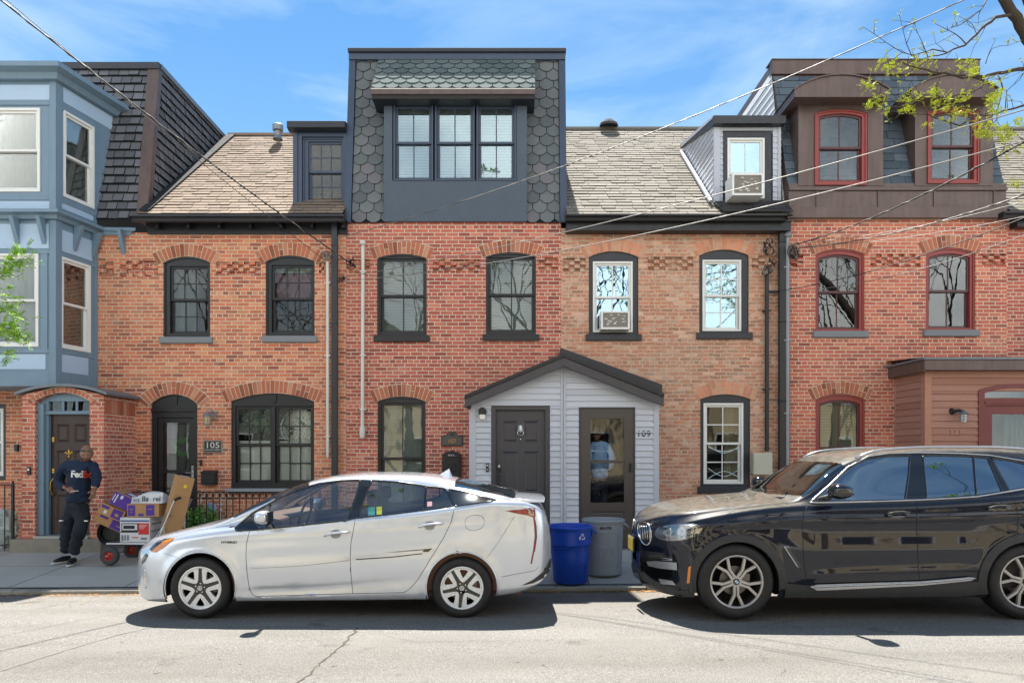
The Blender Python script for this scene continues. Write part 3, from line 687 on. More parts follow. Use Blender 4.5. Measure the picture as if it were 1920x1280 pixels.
# broad double window at street level, one casing with two sash units
def broad_window():
    x0,x1 = ZX(433,WD),ZX(589,WD); zp,zs,zb = ZZ(737,WD),ZZ(752,WD),ZZ(915,WD); mb = MB(); yc = WD+.035
    U_ = [(440,509),(515,585)]; gz1, gz0 = ZZ(762,WD), ZZ(905,WD)
    slab_with_holes(mb, arch_poly(x0+.002,x1-.002,zb+.002,zs,zp-.002), [[(ZX(a,WD),gz0),(ZX(b,WD),gz0),(ZX(b,WD),gz1),(ZX(a,WD),gz1)] for a,b in U_], yc, .09)
    xm = ZX(512,WD); mb.prism([(xm-.06,yc-.02,ZZ(739,WD)),(xm+.06,yc-.02,ZZ(739,WD)),(xm+.04,yc-.02,ZZ(755,WD)),(xm-.04,yc-.02,ZZ(755,WD))],(0,.0195,0))
    mb.box(x0+.02,x1-.02,yc-.012,yc-.0005,ZZ(761,WD),ZZ(759,WD)); mb.box(xm-.03,xm+.03,yc-.014,yc-.0005,gz0,ZZ(762,WD)); mb.box(x0,x1,yc-.03,yc-.0005,zb+.003,zb+.05)
    win = mb.build('window', M['black'], H5, bevel=.004)
    for a,b in U_:
        a,b = ZX(a,WD),ZX(b,WD); zm = (gz0+gz1)/2; s = MB(); ys = WD+.062
        sash(s,a,b,zm-.018,gz1,ys,.045,3,2); sash(s,a+.001,b-.001,gz0,zm+.02,ys+.036,.05,3,2); s.build('sash', M['black'], win, bevel=.002, seg=1)
        g = MB(); g.box(a+.02,b-.02,ys+.014,ys+.018,zm,gz1-.015); g.box(a+.02,b-.02,ys+.05,ys+.054,gz0+.02,zm); g.build('pane', M['glass'], win)
        yb = ys+.085; cv = MB(); slats(a,b,gz0,zm-.0,yb,.022,cv,0,.25); cv.box(a-.01,b+.01,yb-.01,yb+.01,zm,zm+.075); cv.build('blind', M['blindw'], win)
    # a round mirror and a houseplant seen inside
    r_ = MB(); c = Vector((ZX(548,WD),WD+.45,ZZ(800,WD))); r_.lathe([(0,0),(.33,0),(.33,.02),(.36,.02),(.36,-.03),(.33,-.03)], c, 'y', 32); r_.build('mirror', M['silver'], win, smooth=True)
    rr = random.Random(5); p = MB()
    for i in range(170):
        c = Vector((ZX(480,WD)+rr.gauss(0,.2), WD+.42+rr.gauss(0,.06), ZZ(790,WD)+rr.gauss(0,.16))); a = rr.uniform(0,6.28); u = Vector((math.cos(a),0,math.sin(a)))*.05; v = Vector((-math.sin(a),.3,math.cos(a)))*.02; p.add([c-u,c-v,c+u,c+v],[(0,1,2,3)])
    p.build('houseplant', pm('indoor_leaf','3c6a34',.5,var=.4,scale=20), win)
    bk = MB(); X0,X1,Z0,Z1,Y0,Y1 = x0-.05,x1+.05,gz0-.1,gz1+.1,WD+.125,WD+1.1
    bk.box(X0,X1,Y1,Y1+.02,Z0,Z1); bk.box(X0-.02,X0,Y0,Y1,Z0,Z1); bk.box(X1,X1+.02,Y0,Y1,Z0,Z1); bk.box(X0,X1,Y0,Y1,Z1,Z1+.02); bk.box(X0,X1,Y0,Y1,Z0-.02,Z0); bk.build('room', M['room'], win)
    s = MB(); s.box(x0-.06,x1+.06,WD-.1,WD+.034,zb-.07,zb+.001); s.build('sill', pm('grey_sill','90969c',.6,var=.1), win, bevel=.008)
broad_window()
# door 105
def door105():
    x0,x1 = ZX(282,WD),ZX(370,WD); zp,zs,zb = ZZ(739,WD),ZZ(757,WD),.03; yc = WD+.05; mb = MB()
    slab_with_holes(mb, arch_poly(x0+.002,x1-.002,zb,zs,zp-.002), [[(ZX(292,WD),zb+.02),(ZX(361,WD),zb+.02),(ZX(361,WD),ZZ(782,WD)),(ZX(292,WD),ZZ(782,WD))]], yc, .08)
    mb.box(x0+.004,x1-.004,yc-.035,yc-.0005,ZZ(771,WD),ZZ(766,WD)); xm = (x0+x1)/2; mb.prism([(xm-.05,yc-.02,ZZ(742,WD)),(xm+.05,yc-.02,ZZ(742,WD)),(xm+.035,yc-.02,ZZ(758,WD)),(xm-.035,yc-.02,ZZ(758,WD))],(0,.0195,0))
    dr = mb.build('door', M['black'], H5, bevel=.004)
    s = MB(); a,b,c0,c1 = ZX(292.5,WD),ZX(360.5,WD),zb+.03,ZZ(783,WD); frame2(s,a,b,c0,c1,.085,yc+.02,yc+.055,wb=.25); zr = ZZ(884,WD); s.box(a+.085,b-.085,yc+.022,yc+.05,zr-.03,zr+.03); s.build('storm_frame', M['black'], dr, bevel=.003)
    g = MB(); g.box(a+.08,b-.08,yc+.033,yc+.037,c0+.24,c1-.08); g.build('pane', M['door_gl'], dr)
    k = MB(); yi = yc+.16; k.box(a,b,yi,yi+.04,c0,c1,0); cx0,cx1 = ZX(310,WD),ZX(352,WD)
    k.box(cx0,cx1,yi-.006,yi-.001,ZZ(880,WD),ZZ(795,WD),1)
    for i in (1,2): xx = cx0+(cx1-cx0)*i/3; k.box(xx-.01,xx+.01,yi-.02,yi-.007,ZZ(880,WD),ZZ(795,WD),0)
    for i in (1,2): zz = ZZ(880,WD)+(ZZ(795,WD)-ZZ(880,WD))*i/3; k.box(cx0,cx1,yi-.019,yi-.0075,zz-.01,zz+.01,0)
    k.build('inner_door', [M['doorg'], M['curtg']], dr)
    b_ = MB(); b_.box(a-.1,a-.08,yc+.08,yi,c0,c1); b_.box(b+.08,b+.1,yc+.08,yi,c0,c1); b_.box(a-.1,b+.1,yi+.05,yi+.07,c0,c1+.1); b_.build('room', M['dark'], dr)
    hx = ZX(360,WD)-.02; hd = MB(); hd.box(hx-.02,hx+.02,yc+.008,yc+.02,ZZ(898,WD),ZZ(873,WD)); hd.tube([(hx,yc-.02,ZZ(886,WD)),(hx-.11,yc-.03,ZZ(886,WD))],.008); hd.tube([(hx,yc+.02,ZZ(886,WD)),(hx,yc-.02,ZZ(886,WD))],.01); hd.build('handle', M['silver'], dr, bevel=.003)
    return yc
yc5 = door105()
# wreath
mb = MB(); rr = random.Random(2); c0 = Vector((ZX(336,WD), yc5+.115, ZZ(838,WD)))
for i in range(520):
    a = rr.uniform(0,6.28); q = .135+rr.gauss(0,.022); c = c0+Vector((q*math.cos(a), rr.gauss(0,.012), q*math.sin(a))); b = rr.uniform(0,6.28); u = Vector((math.cos(b),rr.uniform(-.3,.3),math.sin(b)))*.03; v = Vector((-math.sin(b),0,math.cos(b)))*.009; mb.add([c-u,c-v,c+u,c+v],[(0,1,2,3)])
top(mb, 'door_wreath', island_mat('wreath_leaf', [(0,'44704c'),(1,'76a070')], .6), 'dark green wreath hanging on the black door behind its glass', 'wreath')
# roof, gutter, brackets, dormer of 105
pitched(H5, -6.6, -2.99, 12.02, 5.80, 15.9, 8.98, 'shing_a', 'shing_bk', seed=3)
mb = MB(); gx0, gx1 = ZX(247,12.0), ZX(644,11.9); gutter(mb, gx0, gx1, 12.06, ZZ(403,11.95), .10, .15); mb.build('gutter', M['char'], H5)
mb = MB(); mb.box(gx0+.14, gx1-.02, WD-.05, WD+.02, ZZ(440,WD), ZZ(418,WD)); mb.box(gx0+.02, gx1-.01, 12.05, WD+.1, ZZ(416,12.2), ZZ(412,12.2))
for i in range(7):
    x = gx0+.35+i*.55; mb.box(x,x+.05,WD-.17,WD-.051,ZZ(432,WD),ZZ(419,WD))
mb.build('cornice', M['black'], H5, bevel=.006)
def downspout(h, px, y0, y1, wd_=.105, mat='char', jog=None):
    x = ZX(px,12.2); mb = MB(); zt, zb = ZZ(y0,12.2), ZZ(y1,12.2)
    if zb < .1: zb = .1
    mb.box(x-wd_/2,x+wd_/2,12.16,12.24,zb,zt)
    for k in range(4): z = zt-(zt-zb)*(k+.3)/4; mb.box(x-wd_/2-.008,x+wd_/2+.008,12.153,12.245,z,z+.03)
    return mb.build('downspout', M[mat], h, bevel=.012)
downspout(H5, 627.5, 418, 1010)
def dormer105():
    d = 12.45; x0,x1 = ZX(551,d),-3.0; zb,zt = ZZ(386,d),ZZ(246,d); hx0,hx1,hz0,hz1 = ZX(566,d),ZX(650,d),ZZ(380,d),ZZ(256,d)
    mb = MB(); slab_with_holes(mb,[(x0,zb),(x1,zb),(x1,zt),(x0,zt)],[[(hx0,hz0),(hx1-.06,hz0),(hx1-.06,hz1),(hx0,hz1)]],d,.1); mb.box(x0-.01,x0+.07,d-.025,d-.001,zb,zt)
    mb.add([(x0,d,zb),(x0,14.4,7.75),(x0,d,zt)],[(0,2,1)])
    dm = mb.build('dormer', M['navy'], H5, bevel=.004)
    r_ = MB(); r_.prism([(x0-.08,d-.16,zt+.11),(x0-.08,d-.16,zt-.005),(x0-.08,d-.06,zt-.03),(x0-.08,d+.02,zt-.03),(x0-.08,15.0,8.25),(x0-.08,15.0,8.30)],(x1-x0+.07,0,0)); r_.build('dormer_roof', M['char'], dm, bevel=.006)
    w_ = window(H5,(567,644,257,257,379),d=d+.02,glass=(577,642,264,376),style='navy',cols=3,rows=2,sill=None,cover=None,gl='glass',arched=False)
    ap = MB(); ap.prism([(x0,d-.16,ZZ(386,d)-.09),(x1,d-.16,ZZ(386,d)-.09),(x1,d-.001,zb+.03),(x0,d-.001,zb+.03)],(0,.01,.012)); ap.build('apron_flashing', M['char'], dm)
dormer105()
# flashing where the slate cheek of the next house meets this roof
mb = MB(); mb.prism([(-6.6,12.05,5.86),(-6.42,12.05,5.86),(-6.42,15.9,9.03),(-6.6,15.9,9.03)],(0,-.004,.01)); mb.build('valley_flashing', M['slate_bk'], H5)
def vent_pipe(x,y,z,label):
    mb = MB(); mb.lathe([(.11,0),(.085,.06),(.07,.08),(.07,.22)],(x,y,z),'z',20); mb.lathe([(.115,.2),(.115,.32),(.09,.34),(0,.35)],(x,y,z),'z',20,sx=1); mb.lathe([(.0,.2),(.115,.2)],(x,y,z),'z',20)
    return top(mb,'roof_vent',M['galv'],label,'roof vent',smooth=True)
vent_pipe(ZX(521,15.3),15.3,ZZ(262,15.3),'round metal vent pipe on the tan shingle roof')

# ---- house 107
H7 = house(645, 1050, 'red brick row house with tall scalloped slate mansard and triple window', x0=-2.985, x1=ZX(1052,WD))
w7 = [(707,800,476,484,629),(911,1005,473,481,627),(708,798,743,752,960)]
fr7 = [(655,694,486,512),(812,900,486,510),(1010,1046,483,507)]
wall7 = brick_wall(H7, 417, 'brick_b', [opening(p) for p in w7]+[prect(*c) for c in fr7])
for i, p in enumerate(w7): voussoirs(wall7, ZX(p[0],WD), ZX(p[1],WD), ZZ(p[3],WD), ZZ(p[2],WD), WD, .225, seed=20+i, over=.06)
for i, c in enumerate(fr7): corbel(wall7, *c, WD, ('brick_b','brick_a'), seed=9+i)
window(H7, w7[0], glass=(713,797,484,623), style='black', cols=2, rows=1, sill='paint', cover='blind', gl='glass_md')
window(H7, w7[1], glass=(916,1002,482,621), style='black', cols=2, rows=1, sill='paint', cover='blind', gl='glass_md')
window(H7, w7[2], glass=(714,794,755,952), style='black', cols=2, rows=1, sill='paint', cover='blind', gl='glass_md', meet=.47)
def mansard107():
    x0,x1 = -2.99, .965; yb,zb,yt,zt = 12.28,ZZ(418,12.28),12.67,8.96
    core = MB(); core.prism([(x0,yb+.02,zb),(x0,yt+.02,zt),(x0,16.2,zt),(x0,19.6,5.7),(x0,19.6,zb)],(x1-x0,0,0)); core.build('mansard', M['char'], H7)
    def sp(x,t,o=0): return Vector((x, yb+(yt-yb)*t-o, zb+(zt-zb)*t))
    mb = MB()
    for k,(a,b) in enumerate(((x0+.11,-2.27),(.24,x1-.11))):
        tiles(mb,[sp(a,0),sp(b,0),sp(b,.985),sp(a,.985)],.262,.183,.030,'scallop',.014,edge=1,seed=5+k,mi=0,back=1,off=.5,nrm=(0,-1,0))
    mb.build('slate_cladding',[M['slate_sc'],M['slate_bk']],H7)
    b = MB()
    for a,c in ((x0-.02,x0+.10),(x1-.10,x1+.02)):
        b.add([sp(a,0,.05),sp(c,0,.05),sp(c,1,.05),sp(a,1,.05),sp(a,0,-.25),sp(c,0,-.25),sp(c,1,-.25),sp(a,1,-.25)],[(0,1,2,3),(1,5,6,2),(4,0,3,7),(0,4,5,1),(3,2,6,7)])
    b.box(x0-.02,x1+.02,yt-.09,yt+.02,zt-.12,zt+.0); b.build('corner_board',M['navy'],H7)
    t = MB(); t.box(x0-.03,x1+.03,yt-.13,yt+.1,zt+.001,zt+.06,0); t.box(x0-.028,x1+.028,yt-.128,16.0,zt+.061,zt+.07,1); t.build('coping',[M['char'],M['galv']],H7)
    # stucco bay with three windows
    d = 12.24; sx0,sx1 = ZX(720,d),ZX(988,d); sz0,sz1 = ZZ(415,d),ZZ(176,d)
    wins = [(737,812),(815,890),(893,968)]
    hole = prect(735.5,968.5,192,338.5,d)
    s = MB(); slab_with_holes(s,[(sx0,sz0),(sx1,sz0),(sx1,sz1),(sx0,sz1)],[hole],d,.1)
    for x in (sx0,sx1): s.add([(x,d+.1,sz0),(x,12.7,sz0),(x,12.7,sz1),(x,d+.1,sz1)],[(0,1,2,3)])
    s.box(sx0,sx1,d+.1,12.29,sz0,sz0+.02)
    s.build('stucco_bay',M['stucco'],H7)
    for a,b_ in wins: window(H7,(a,b_,192.5,192.5,338),d=d-.03,glass=(a+4,b_-4,196.5,334),style='navy',cols=2,rows=1,sill=None,cover='blind',gl='glass_tr',arched=False)
    # little slated pent roof over it
    r_ = MB(); ex0,ex1 = -2.46,.40; ey,ez,ty,tz = 11.93,ZZ(167,11.93),12.60,ZZ(113,12.60)
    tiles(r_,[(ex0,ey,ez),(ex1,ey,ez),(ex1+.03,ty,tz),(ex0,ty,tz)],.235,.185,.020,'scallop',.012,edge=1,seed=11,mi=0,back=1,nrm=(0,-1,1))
    r_.prism([(ex0,ey+.005,ez-.012),(ex0,ty,tz-.012),(ex0,ty,ez-.14),(ex0,ey+.06,ez-.14)],(ex1-ex0,0,0),2)
    r_.box(ex0+.0,ex1,ey-.015,ey+.0045,ez-.095,ez-.014,3); r_.box(ex0-.003,ex1+.003,ey-.02,ey+.03,ez-.013,ez+.004,4)
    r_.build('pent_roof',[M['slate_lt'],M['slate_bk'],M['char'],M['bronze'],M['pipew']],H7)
mansard107()

# ---- house 109
H9 = house(1052, 1476, 'pale worn brick row house with white sash windows under grey shingle roof')
w9 = [(1104,1197,471,482,627),(1311,1404,468,479,624),(1313,1407,739,748,912)]
fr9 = [(1056,1098,484,510),(1215,1300,481,507),(1410,1458,479,503)]
wall9 = brick_wall(H9, 428, 'brick_c', [opening(p) for p in w9]+[prect(*c) for c in fr9])
for i, p in enumerate(w9): voussoirs(wall9, ZX(p[0],WD), ZX(p[1],WD), ZZ(p[3],WD), ZZ(p[2],WD), WD, .225, ('vouss_c','mortar_c'), seed=30+i, over=.06)
for i, c in enumerate(fr9): corbel(wall9, *c, WD, ('brick_c','brick_c'), seed=19+i)
window(H9, w9[0], glass=(1112,1187,489,622), style='white', cols=2, rows=1, cover=None, gl='glass_hi')
window(H9, w9[1], glass=(1318,1391,486,620), style='white', cols=2, rows=2, cover='sheer', gl='glass_hi')
window(H9, w9[2], glass=(1320,1395,755,907), style='white', cols=2, rows=2, cover='right', gl='glass')
mb = MB(); xa, xb = ZX(1328,12.37), ZX(1388,12.37)
for (y0_,y1_,s_) in ((849,835,1),(846,838,1),(893,877,-1),(883,897,-1)):
    mb.tube([(xa+(xb-xa)*i/12, 12.372, ZZ(y0_+(y1_-y0_)*(2*abs(i/12-.5))**1.6, 12.37)) for i in range(13)], .006, 5)
mb.build('window_decal', pm('decal_white','c8dcdc',.5), H9)
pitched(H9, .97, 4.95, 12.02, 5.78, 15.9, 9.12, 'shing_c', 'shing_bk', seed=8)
mb = MB(); gx0, gx1 = ZX(1061,11.95), ZX(1475,11.95); gutter(mb, gx0, gx1, 12.06, ZZ(402,11.95), .10, .15); mb.build('gutter', M['black'], H9)
mb = MB(); mb.box(gx0+.02, ZX(1474,WD), 12.08, WD+.02, ZZ(433,12.1), ZZ(413,12.1)); mb.box(gx0, ZX(1476,WD), 12.06, 12.0795, ZZ(416,12.06), ZZ(412,12.06)); mb.build('cornice', M['black'], H9, bevel=.006)
downspout(H9, 1466, 412, 1010, .115, 'black')
def dormer109():
    d = 12.41; x0,x1 = ZX(1340,d),ZX(1461,d); zb,zt = ZZ(381,d),ZZ(238,d)
    mb = MB(); hx = (ZX(1355,d),ZX(1449,d)); hz = (ZZ(376,d),ZZ(245,d))
    slab_with_holes(mb,[(x0,zb),(x1,zb),(x1,zt),(x0,zt)],[[(hx[0],hz[0]),(hx[1],hz[0]),(hx[1],hz[1]),(hx[0],hz[1])]],d,.1,1)
    tiles(mb,[(x0+.09,d-.002,zb),(hx[0],d-.002,zb),(hx[0],d-.002,zt),(x0+.09,d-.002,zt)],9,.1,.014,'rect',0,seed=3,mi=0,back=1,nrm=(0,-1,0))
    tiles(mb,[(hx[1],d-.002,zb),(x1-.03,d-.002,zb),(x1-.03,d-.002,zt),(hx[1],d-.002,zt)],9,.1,.014,'rect',0,seed=4,mi=0,back=1,nrm=(0,-1,0))
    mb.box(x0-.02,x0+.09,d-.03,d-.0025,zb,zt,1); mb.box(x1-.03,x1+.02,d-.03,d-.0025,zb,zt,1)
    tiles(mb,[(x0-.02,12.40,6.12),(x0-.02,14.6,8.02),(x0-.02,14.5,8.16),(x0-.02,12.40,zt)],9,.115,.016,'rect',0,seed=6,mi=0,back=1,u=(0,1,0),nrm=(-1,0,0))
    tiles(mb,[(x1+.02,12.40,6.12),(x1+.02,14.6,8.02),(x1+.02,14.5,8.16),(x1+.02,12.40,zt)],9,.115,.016,'rect',0,seed=7,mi=0,back=1,u=(0,1,0),nrm=(1,0,0))
    dm = mb.build('dormer',[M['siding'],M['siding_t']],H9)
    r_ = MB(); xa,xb = x0-.06,x1+.06; r_.prism([(xa,d-.16,zt+.13),(xa,d-.15,zt-.005),(xa,d-.03,zt-.02),(xa,14.7,8.14),(xa,14.7,8.24)],(xb-xa,0,0),0)
    r_.prism([(xa-.004,d-.1,zt+.10),(xa-.004,14.6,8.12),(xa-.004,14.6,8.2),(xa-.004,d-.1,zt+.14)],(-.012,0,0),1); r_.build('dormer_roof',[M['char'],M['siding_t']],dm)
    window(H9,(1356,1448,246,246,375),d=d-.045,glass=(1365,1435,257,371),style='white',cols=2,rows=1,sill=None,cover=None,gl='glass_hi',arched=False,meet=.42)
    ap = MB(); tiles(ap,[(3.72,12.02,5.80),(4.95,12.02,5.80),(4.95,12.40,6.125),(3.62,12.40,6.125)],.28,.1,.016,jit=.1,jw=.3,seed=2,nrm=(0,-1,1)); 
    for i in range(len(ap.v)): ap.v[i] = (ap.v[i][0], ap.v[i][1]-.028, ap.v[i][2]+.028)
    ap.build('apron_shingles',[M['shing_dk'],M['shing_bk']],dm)
    tr = MB(); tr.prism([(x0-.06,12.38,6.14),(x0-.06,14.58,8.02),(x0-.13,14.5,7.96),(x0-.13,12.33,6.11)],(0,-.03,.03)); tr.build('cheek_flashing',M['siding_t'],dm)
dormer109()
mb = MB(); mb.lathe([(.22,0),(.20,.06),(.10,.14),(0,.15)],(ZX(1141,15.8),15.75,9.13),'z',14,sx=1,sy=.6); top(mb,'roof_vent',M['shing_dk'],'low dark vent cap on the ridge of the grey shingle roof','roof vent')

# ---- house 111
H11 = house(1476, 1888, 'red brick row house with bronze mansard and two arched dormers')
w11 = [(1529,1621,466,476,621),(1736,1829,464,474,619),(1529,1622,738,748,935)]
fr11 = [(1482,1506,478,500),(1632,1726,476,500),(1842,1885,475,498)]
wall11 = brick_wall(H11, 408, 'brick_d', [opening(p) for p in w11]+[prect(*c) for c in fr11])
for i, p in enumerate(w11): voussoirs(wall11, ZX(p[0],WD), ZX(p[1],WD), ZZ(p[3],WD), ZZ(p[2],WD), WD, .225, seed=40+i, over=.06)
for i, c in enumerate(fr11): corbel(wall11, *c, WD, ('brick_d','brick_b'), seed=29+i)
window(H11, w11[0], glass=(1535,1613,476,616), style='red', cols=2, rows=1, sill='stone', cover=None, gl='glass_md')
window(H11, w11[1], glass=(1743,1821,474,614), style='red', cols=2, rows=1, sill='stone', cover=None, gl='glass_md')
window(H11, w11[2], glass=(1537,1614,749,930), style='red', cols=2, rows=1, sill='stone', cover='shutter', gl='glass_md', meet=.5)
def mansard111():
    x0,x1 = 4.95,8.83; yb,zb,ym,zm,yt,zt = 12.22,ZZ(408,12.22),12.26,ZZ(346,12.22),13.02,9.02
    core = MB(); core.prism([(x0,yb+.015,zb),(x0,yb+.015,zm-.01),(x0,ym+.02,zm-.01),(x0,yt+.02,zt-.01),(x0,16.2,zt-.01),(x0,19.6,5.7),(x0,19.6,zb)],(x1-x0,0,0)); core.build('mansard',M['bronze'],H11)
    mb = MB(); tiles(mb,[(x0,ym,zm+.02),(x1,ym,zm+.02),(x1+.02,yt-.07,zt-.3),(x0,yt-.07,zt-.3)],.3,.165,.014,'rect',.008,jit=.04,jw=.2,seed=5,nrm=(0,-1,.3)); mb.build('slate_cladding',[M['slate_111'],M['slate_bk']],H11)
    # metal band: flat panels with standing seams, drip edges
    p = MB(); xs = [x0,5.45,6.55,7.55,8.62,x1+.02]; z1 = ZZ(357,12.2); z2 = ZZ(388,12.2)
    for a,b in zip(xs,xs[1:]): p.box(a+.003,b-.003,yb-.002,yb+.014,z2+.002,z1-.002)
    for a in xs[1:-1]: p.box(a-.012,a+.012,yb-.022,yb-.0025,z2,z1)
    p.box(x0-.03,x1+.03,yb-.03,yb+.014,zb-.01,z2-.001); p.box(x0,x1+.02,yb-.035,yb+.014,z1,z1+.06); p.box(x0,x1+.02,yb-.01,yb+.02,z1+.061,zm+.02)
    p.build('metal_band',M['bronze'],H11,bevel=.003)
    c = MB(); c.box(x0-.03,x1+.03,yt-.1,yt+.015,zt-.26,zt); c.box(x0-.04,x1+.04,yt-.12,yt+.2,zt+.001,zt+.02); c.build('coping',M['bronze'],H11,bevel=.004)
    s = MB(); tiles(s,[(x0-.012,12.3,5.8),(x0-.012,17,5.8),(x0-.012,17,8.83),(x0-.012,13.0,8.83)],99,.16,.016,'rect',0,seed=3,u=(0,1,0),nrm=(-1,0,0)); s.build('party_wall',[M['siding_w'],M['siding_w']],H11)
    for (a,b,ha,hb,fa,fb,gy) in ((1497,1656,1490,1667,1529,1627,0),(1716,1862,1709,1872,1741,1838,-3)):
        d = 12.2; X0,X1 = ZX(a,d),ZX(b,d); Z0,Z1 = zm-.03,ZZ(178,d); wp = (fa,fb,204+gy,212+gy,346+gy)
        m2 = MB(); slab_with_holes(m2,[(X0,Z0),(X1,Z0),(X1,Z1),(X0,Z1)],[opening(wp,d)],d,.1)
        for x in (X0,X1): m2.add([(x,d+.1,Z0),(x,13.0,Z0+1.2),(x,13.0,Z1),(x,d+.1,Z1)],[(0,1,2,3)])
        for z in (Z0+.62*(Z1-Z0)+.5,): m2.box(X0,X1,d-.006,d-.0005,z,z+.008)
        dm = m2.build('dormer',M['bronze'],H11)
        dh = 11.9; hx0,hx1 = ZX(ha,dh),ZX(hb,dh); zs,zp = ZZ(167,dh),ZZ(141,dh); hd = MB()
        prof = [(hx0,ZZ(182,dh)),(hx1,ZZ(182,dh))]+arc2(hx0,hx1,zs,zp,16)
        hd.prism([(x,dh,z) for x,z in prof],(0,1.05,0)); 
        pr2 = arc2(hx0-.02,hx1+.02,zs+.0,zp+.02,16); 
        for (p0,p1) in zip(pr2,pr2[1:]): hd.add([(p0[0],dh-.025,p0[1]),(p1[0],dh-.025,p1[1]),(p1[0],dh+1.05,p1[1]),(p0[0],dh+1.05,p0[1]),(p0[0],dh-.025,p0[1]-.025),(p1[0],dh-.025,p1[1]-.025)],[(0,1,2,3),(4,5,1,0)])
        hd.build('dormer_hood',M['bronze'],dm)
        window(H11,wp,d=d-.045,glass=(fa+8,fb-9,211+gy,338+gy),style='red',cols=2,rows=1,sill=None,cover=None,gl='glass_md')
mansard111()

# ---- house 113, at the right edge of the photo
H13 = house(1888, 2330, 'red brick row house cut off by the right edge, behind leafy branches', x0=ZX(1888,WD))
brick_wall(H13, 404, 'brick_b', [prect(1960,2050,470,620)])
window(H13,(1960,2050,470,470,620),glass=(1967,2043,477,612),style='black',cols=2,rows=1,sill='stone',cover='blind',gl='glass_md',arched=False)
pitched(H13, 8.85, 13.2, 12.02, 5.80, 15.9, 9.12, 'shing_c','shing_bk',seed=18)
mb = MB(); gutter(mb, ZX(1880,11.95), 13.2, 12.06, ZZ(397,11.95), .10, .15); mb.box(8.96,13.2,12.1,12.31,ZZ(424,12.1),ZZ(407,12.1)); mb.build('gutter',M['black'],H13)

# ---- house 103 with its blue bay
H3 = house(-250, 178, 'blue timber bay house with dark slate mansard, cut off by the left edge')
brick_wall(H3, 420, 'brick_a', [prect(-80,11,757,900)], x0=-11.6, x1=ZX(178,WD))
window(H3,(-80,11,757,757,900),glass=(-72,4,765,892),style='white',cols=1,rows=1,sill=None,cover='blind',gl='glass_md',arched=False)
def mansard103():
    xl = -11.6; zb,zt = 5.78,8.88; yb,yt = 12.28,12.86; xr0,xr1 = -6.6,-6.68
    core = MB(); core.add([(xl,yb+.02,zb),(xr0,yb+.02,zb),(xr1,yt+.02,zt),(xl,yt+.02,zt),(xl,15.95,zt),(xr1,15.95,zt),(xl,19.6,5.7),(xr0,19.6,5.7),(xr0,yb+.02,5.7),(xl,yb+.02,5.7)],[(0,1,2,3),(3,2,5,4),(4,5,7,6),(1,8,7,5,2)]); core.build('mansard',M['slate_bk'],H3)
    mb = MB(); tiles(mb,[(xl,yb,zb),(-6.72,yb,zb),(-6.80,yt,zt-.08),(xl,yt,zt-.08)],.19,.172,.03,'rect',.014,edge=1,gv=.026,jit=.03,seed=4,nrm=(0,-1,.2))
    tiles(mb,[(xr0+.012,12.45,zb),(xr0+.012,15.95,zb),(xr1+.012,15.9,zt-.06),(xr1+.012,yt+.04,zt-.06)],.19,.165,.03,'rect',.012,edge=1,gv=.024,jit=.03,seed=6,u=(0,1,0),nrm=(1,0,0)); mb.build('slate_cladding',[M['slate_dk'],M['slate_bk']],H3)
    b = MB(); b.add([(-6.75,yb-.03,zb),(xr0+.05,yb-.03,zb),(xr1+.05,yt-.03,zt),(-6.84,yt-.03,zt),(xr0+.05,yb+.1,zb),(xr1+.05,yt+.1,zt)],[(0,1,2,3),(1,4,5,2)]); b.build('corner_board',M['bronze'],H3)
    c = MB(); c.box(xl,xr1+.06,yt-.07,yt+.02,zt-.09,zt+.03,0); c.box(xr1-.04,xr1+.07,yt+.021,15.95,zt-.05,zt+.04,1); c.build('coping',[M['char'],M['lead']],H3)
mansard103()
BC = Vector((ZX(105,11.47),11.47,0)); BU = Vector((.184,.83,0)).normalized(); BLEN = Vector((.184,.83,0)).length; BN = Vector((BU.y,-BU.x,0))
def bs(px,py):                                            # a pixel on the bay's side face -> (distance along it, z)
    k = (px-CX)/F; t = (BC.x-k*BC.y)/(k*BU.y-BU.x); d = BC.y+BU.y*t
    return t, ZZ(py,d)
def mapmb(mb, O, U, inn):
    mb.v = [tuple(O+U*x+inn*y+Vector((0,0,z))) for x,y,z in mb.v]; return mb
def bay_win(parent, O, U, inn, x0,x1,z0,z1, cov):
    f = MB(); frame2(f,x0,x1,z0,z1,.045,-.02,.06); win = mapmb(f,O,U,inn).build('window',M['white'],parent,bevel=.004)
    s = MB(); a,b,c,e = x0+.046,x1-.046,z0+.046,z1-.046; m = (c+e)/2; sash(s,a,b,m-.02,e,.01,.04,1,1); sash(s,a+.001,b-.001,c,m+.02,.046,.045,1,1); mapmb(s,O,U,inn).build('sash',M['white'],win,bevel=.002,seg=1)
    g = MB(); g.box(a+.02,b-.02,.024,.028,m,e-.01); g.box(a+.02,b-.02,.06,.064,c+.01,m); mapmb(g,O,U,inn).build('pane',M['glass'],win)
    cv = MB(); drape(a-.05,b+.05,c-.05,e+.05,.12,.015,.11,mb=cv); mapmb(cv,O,U,inn).build('curtain',M[cov],win)
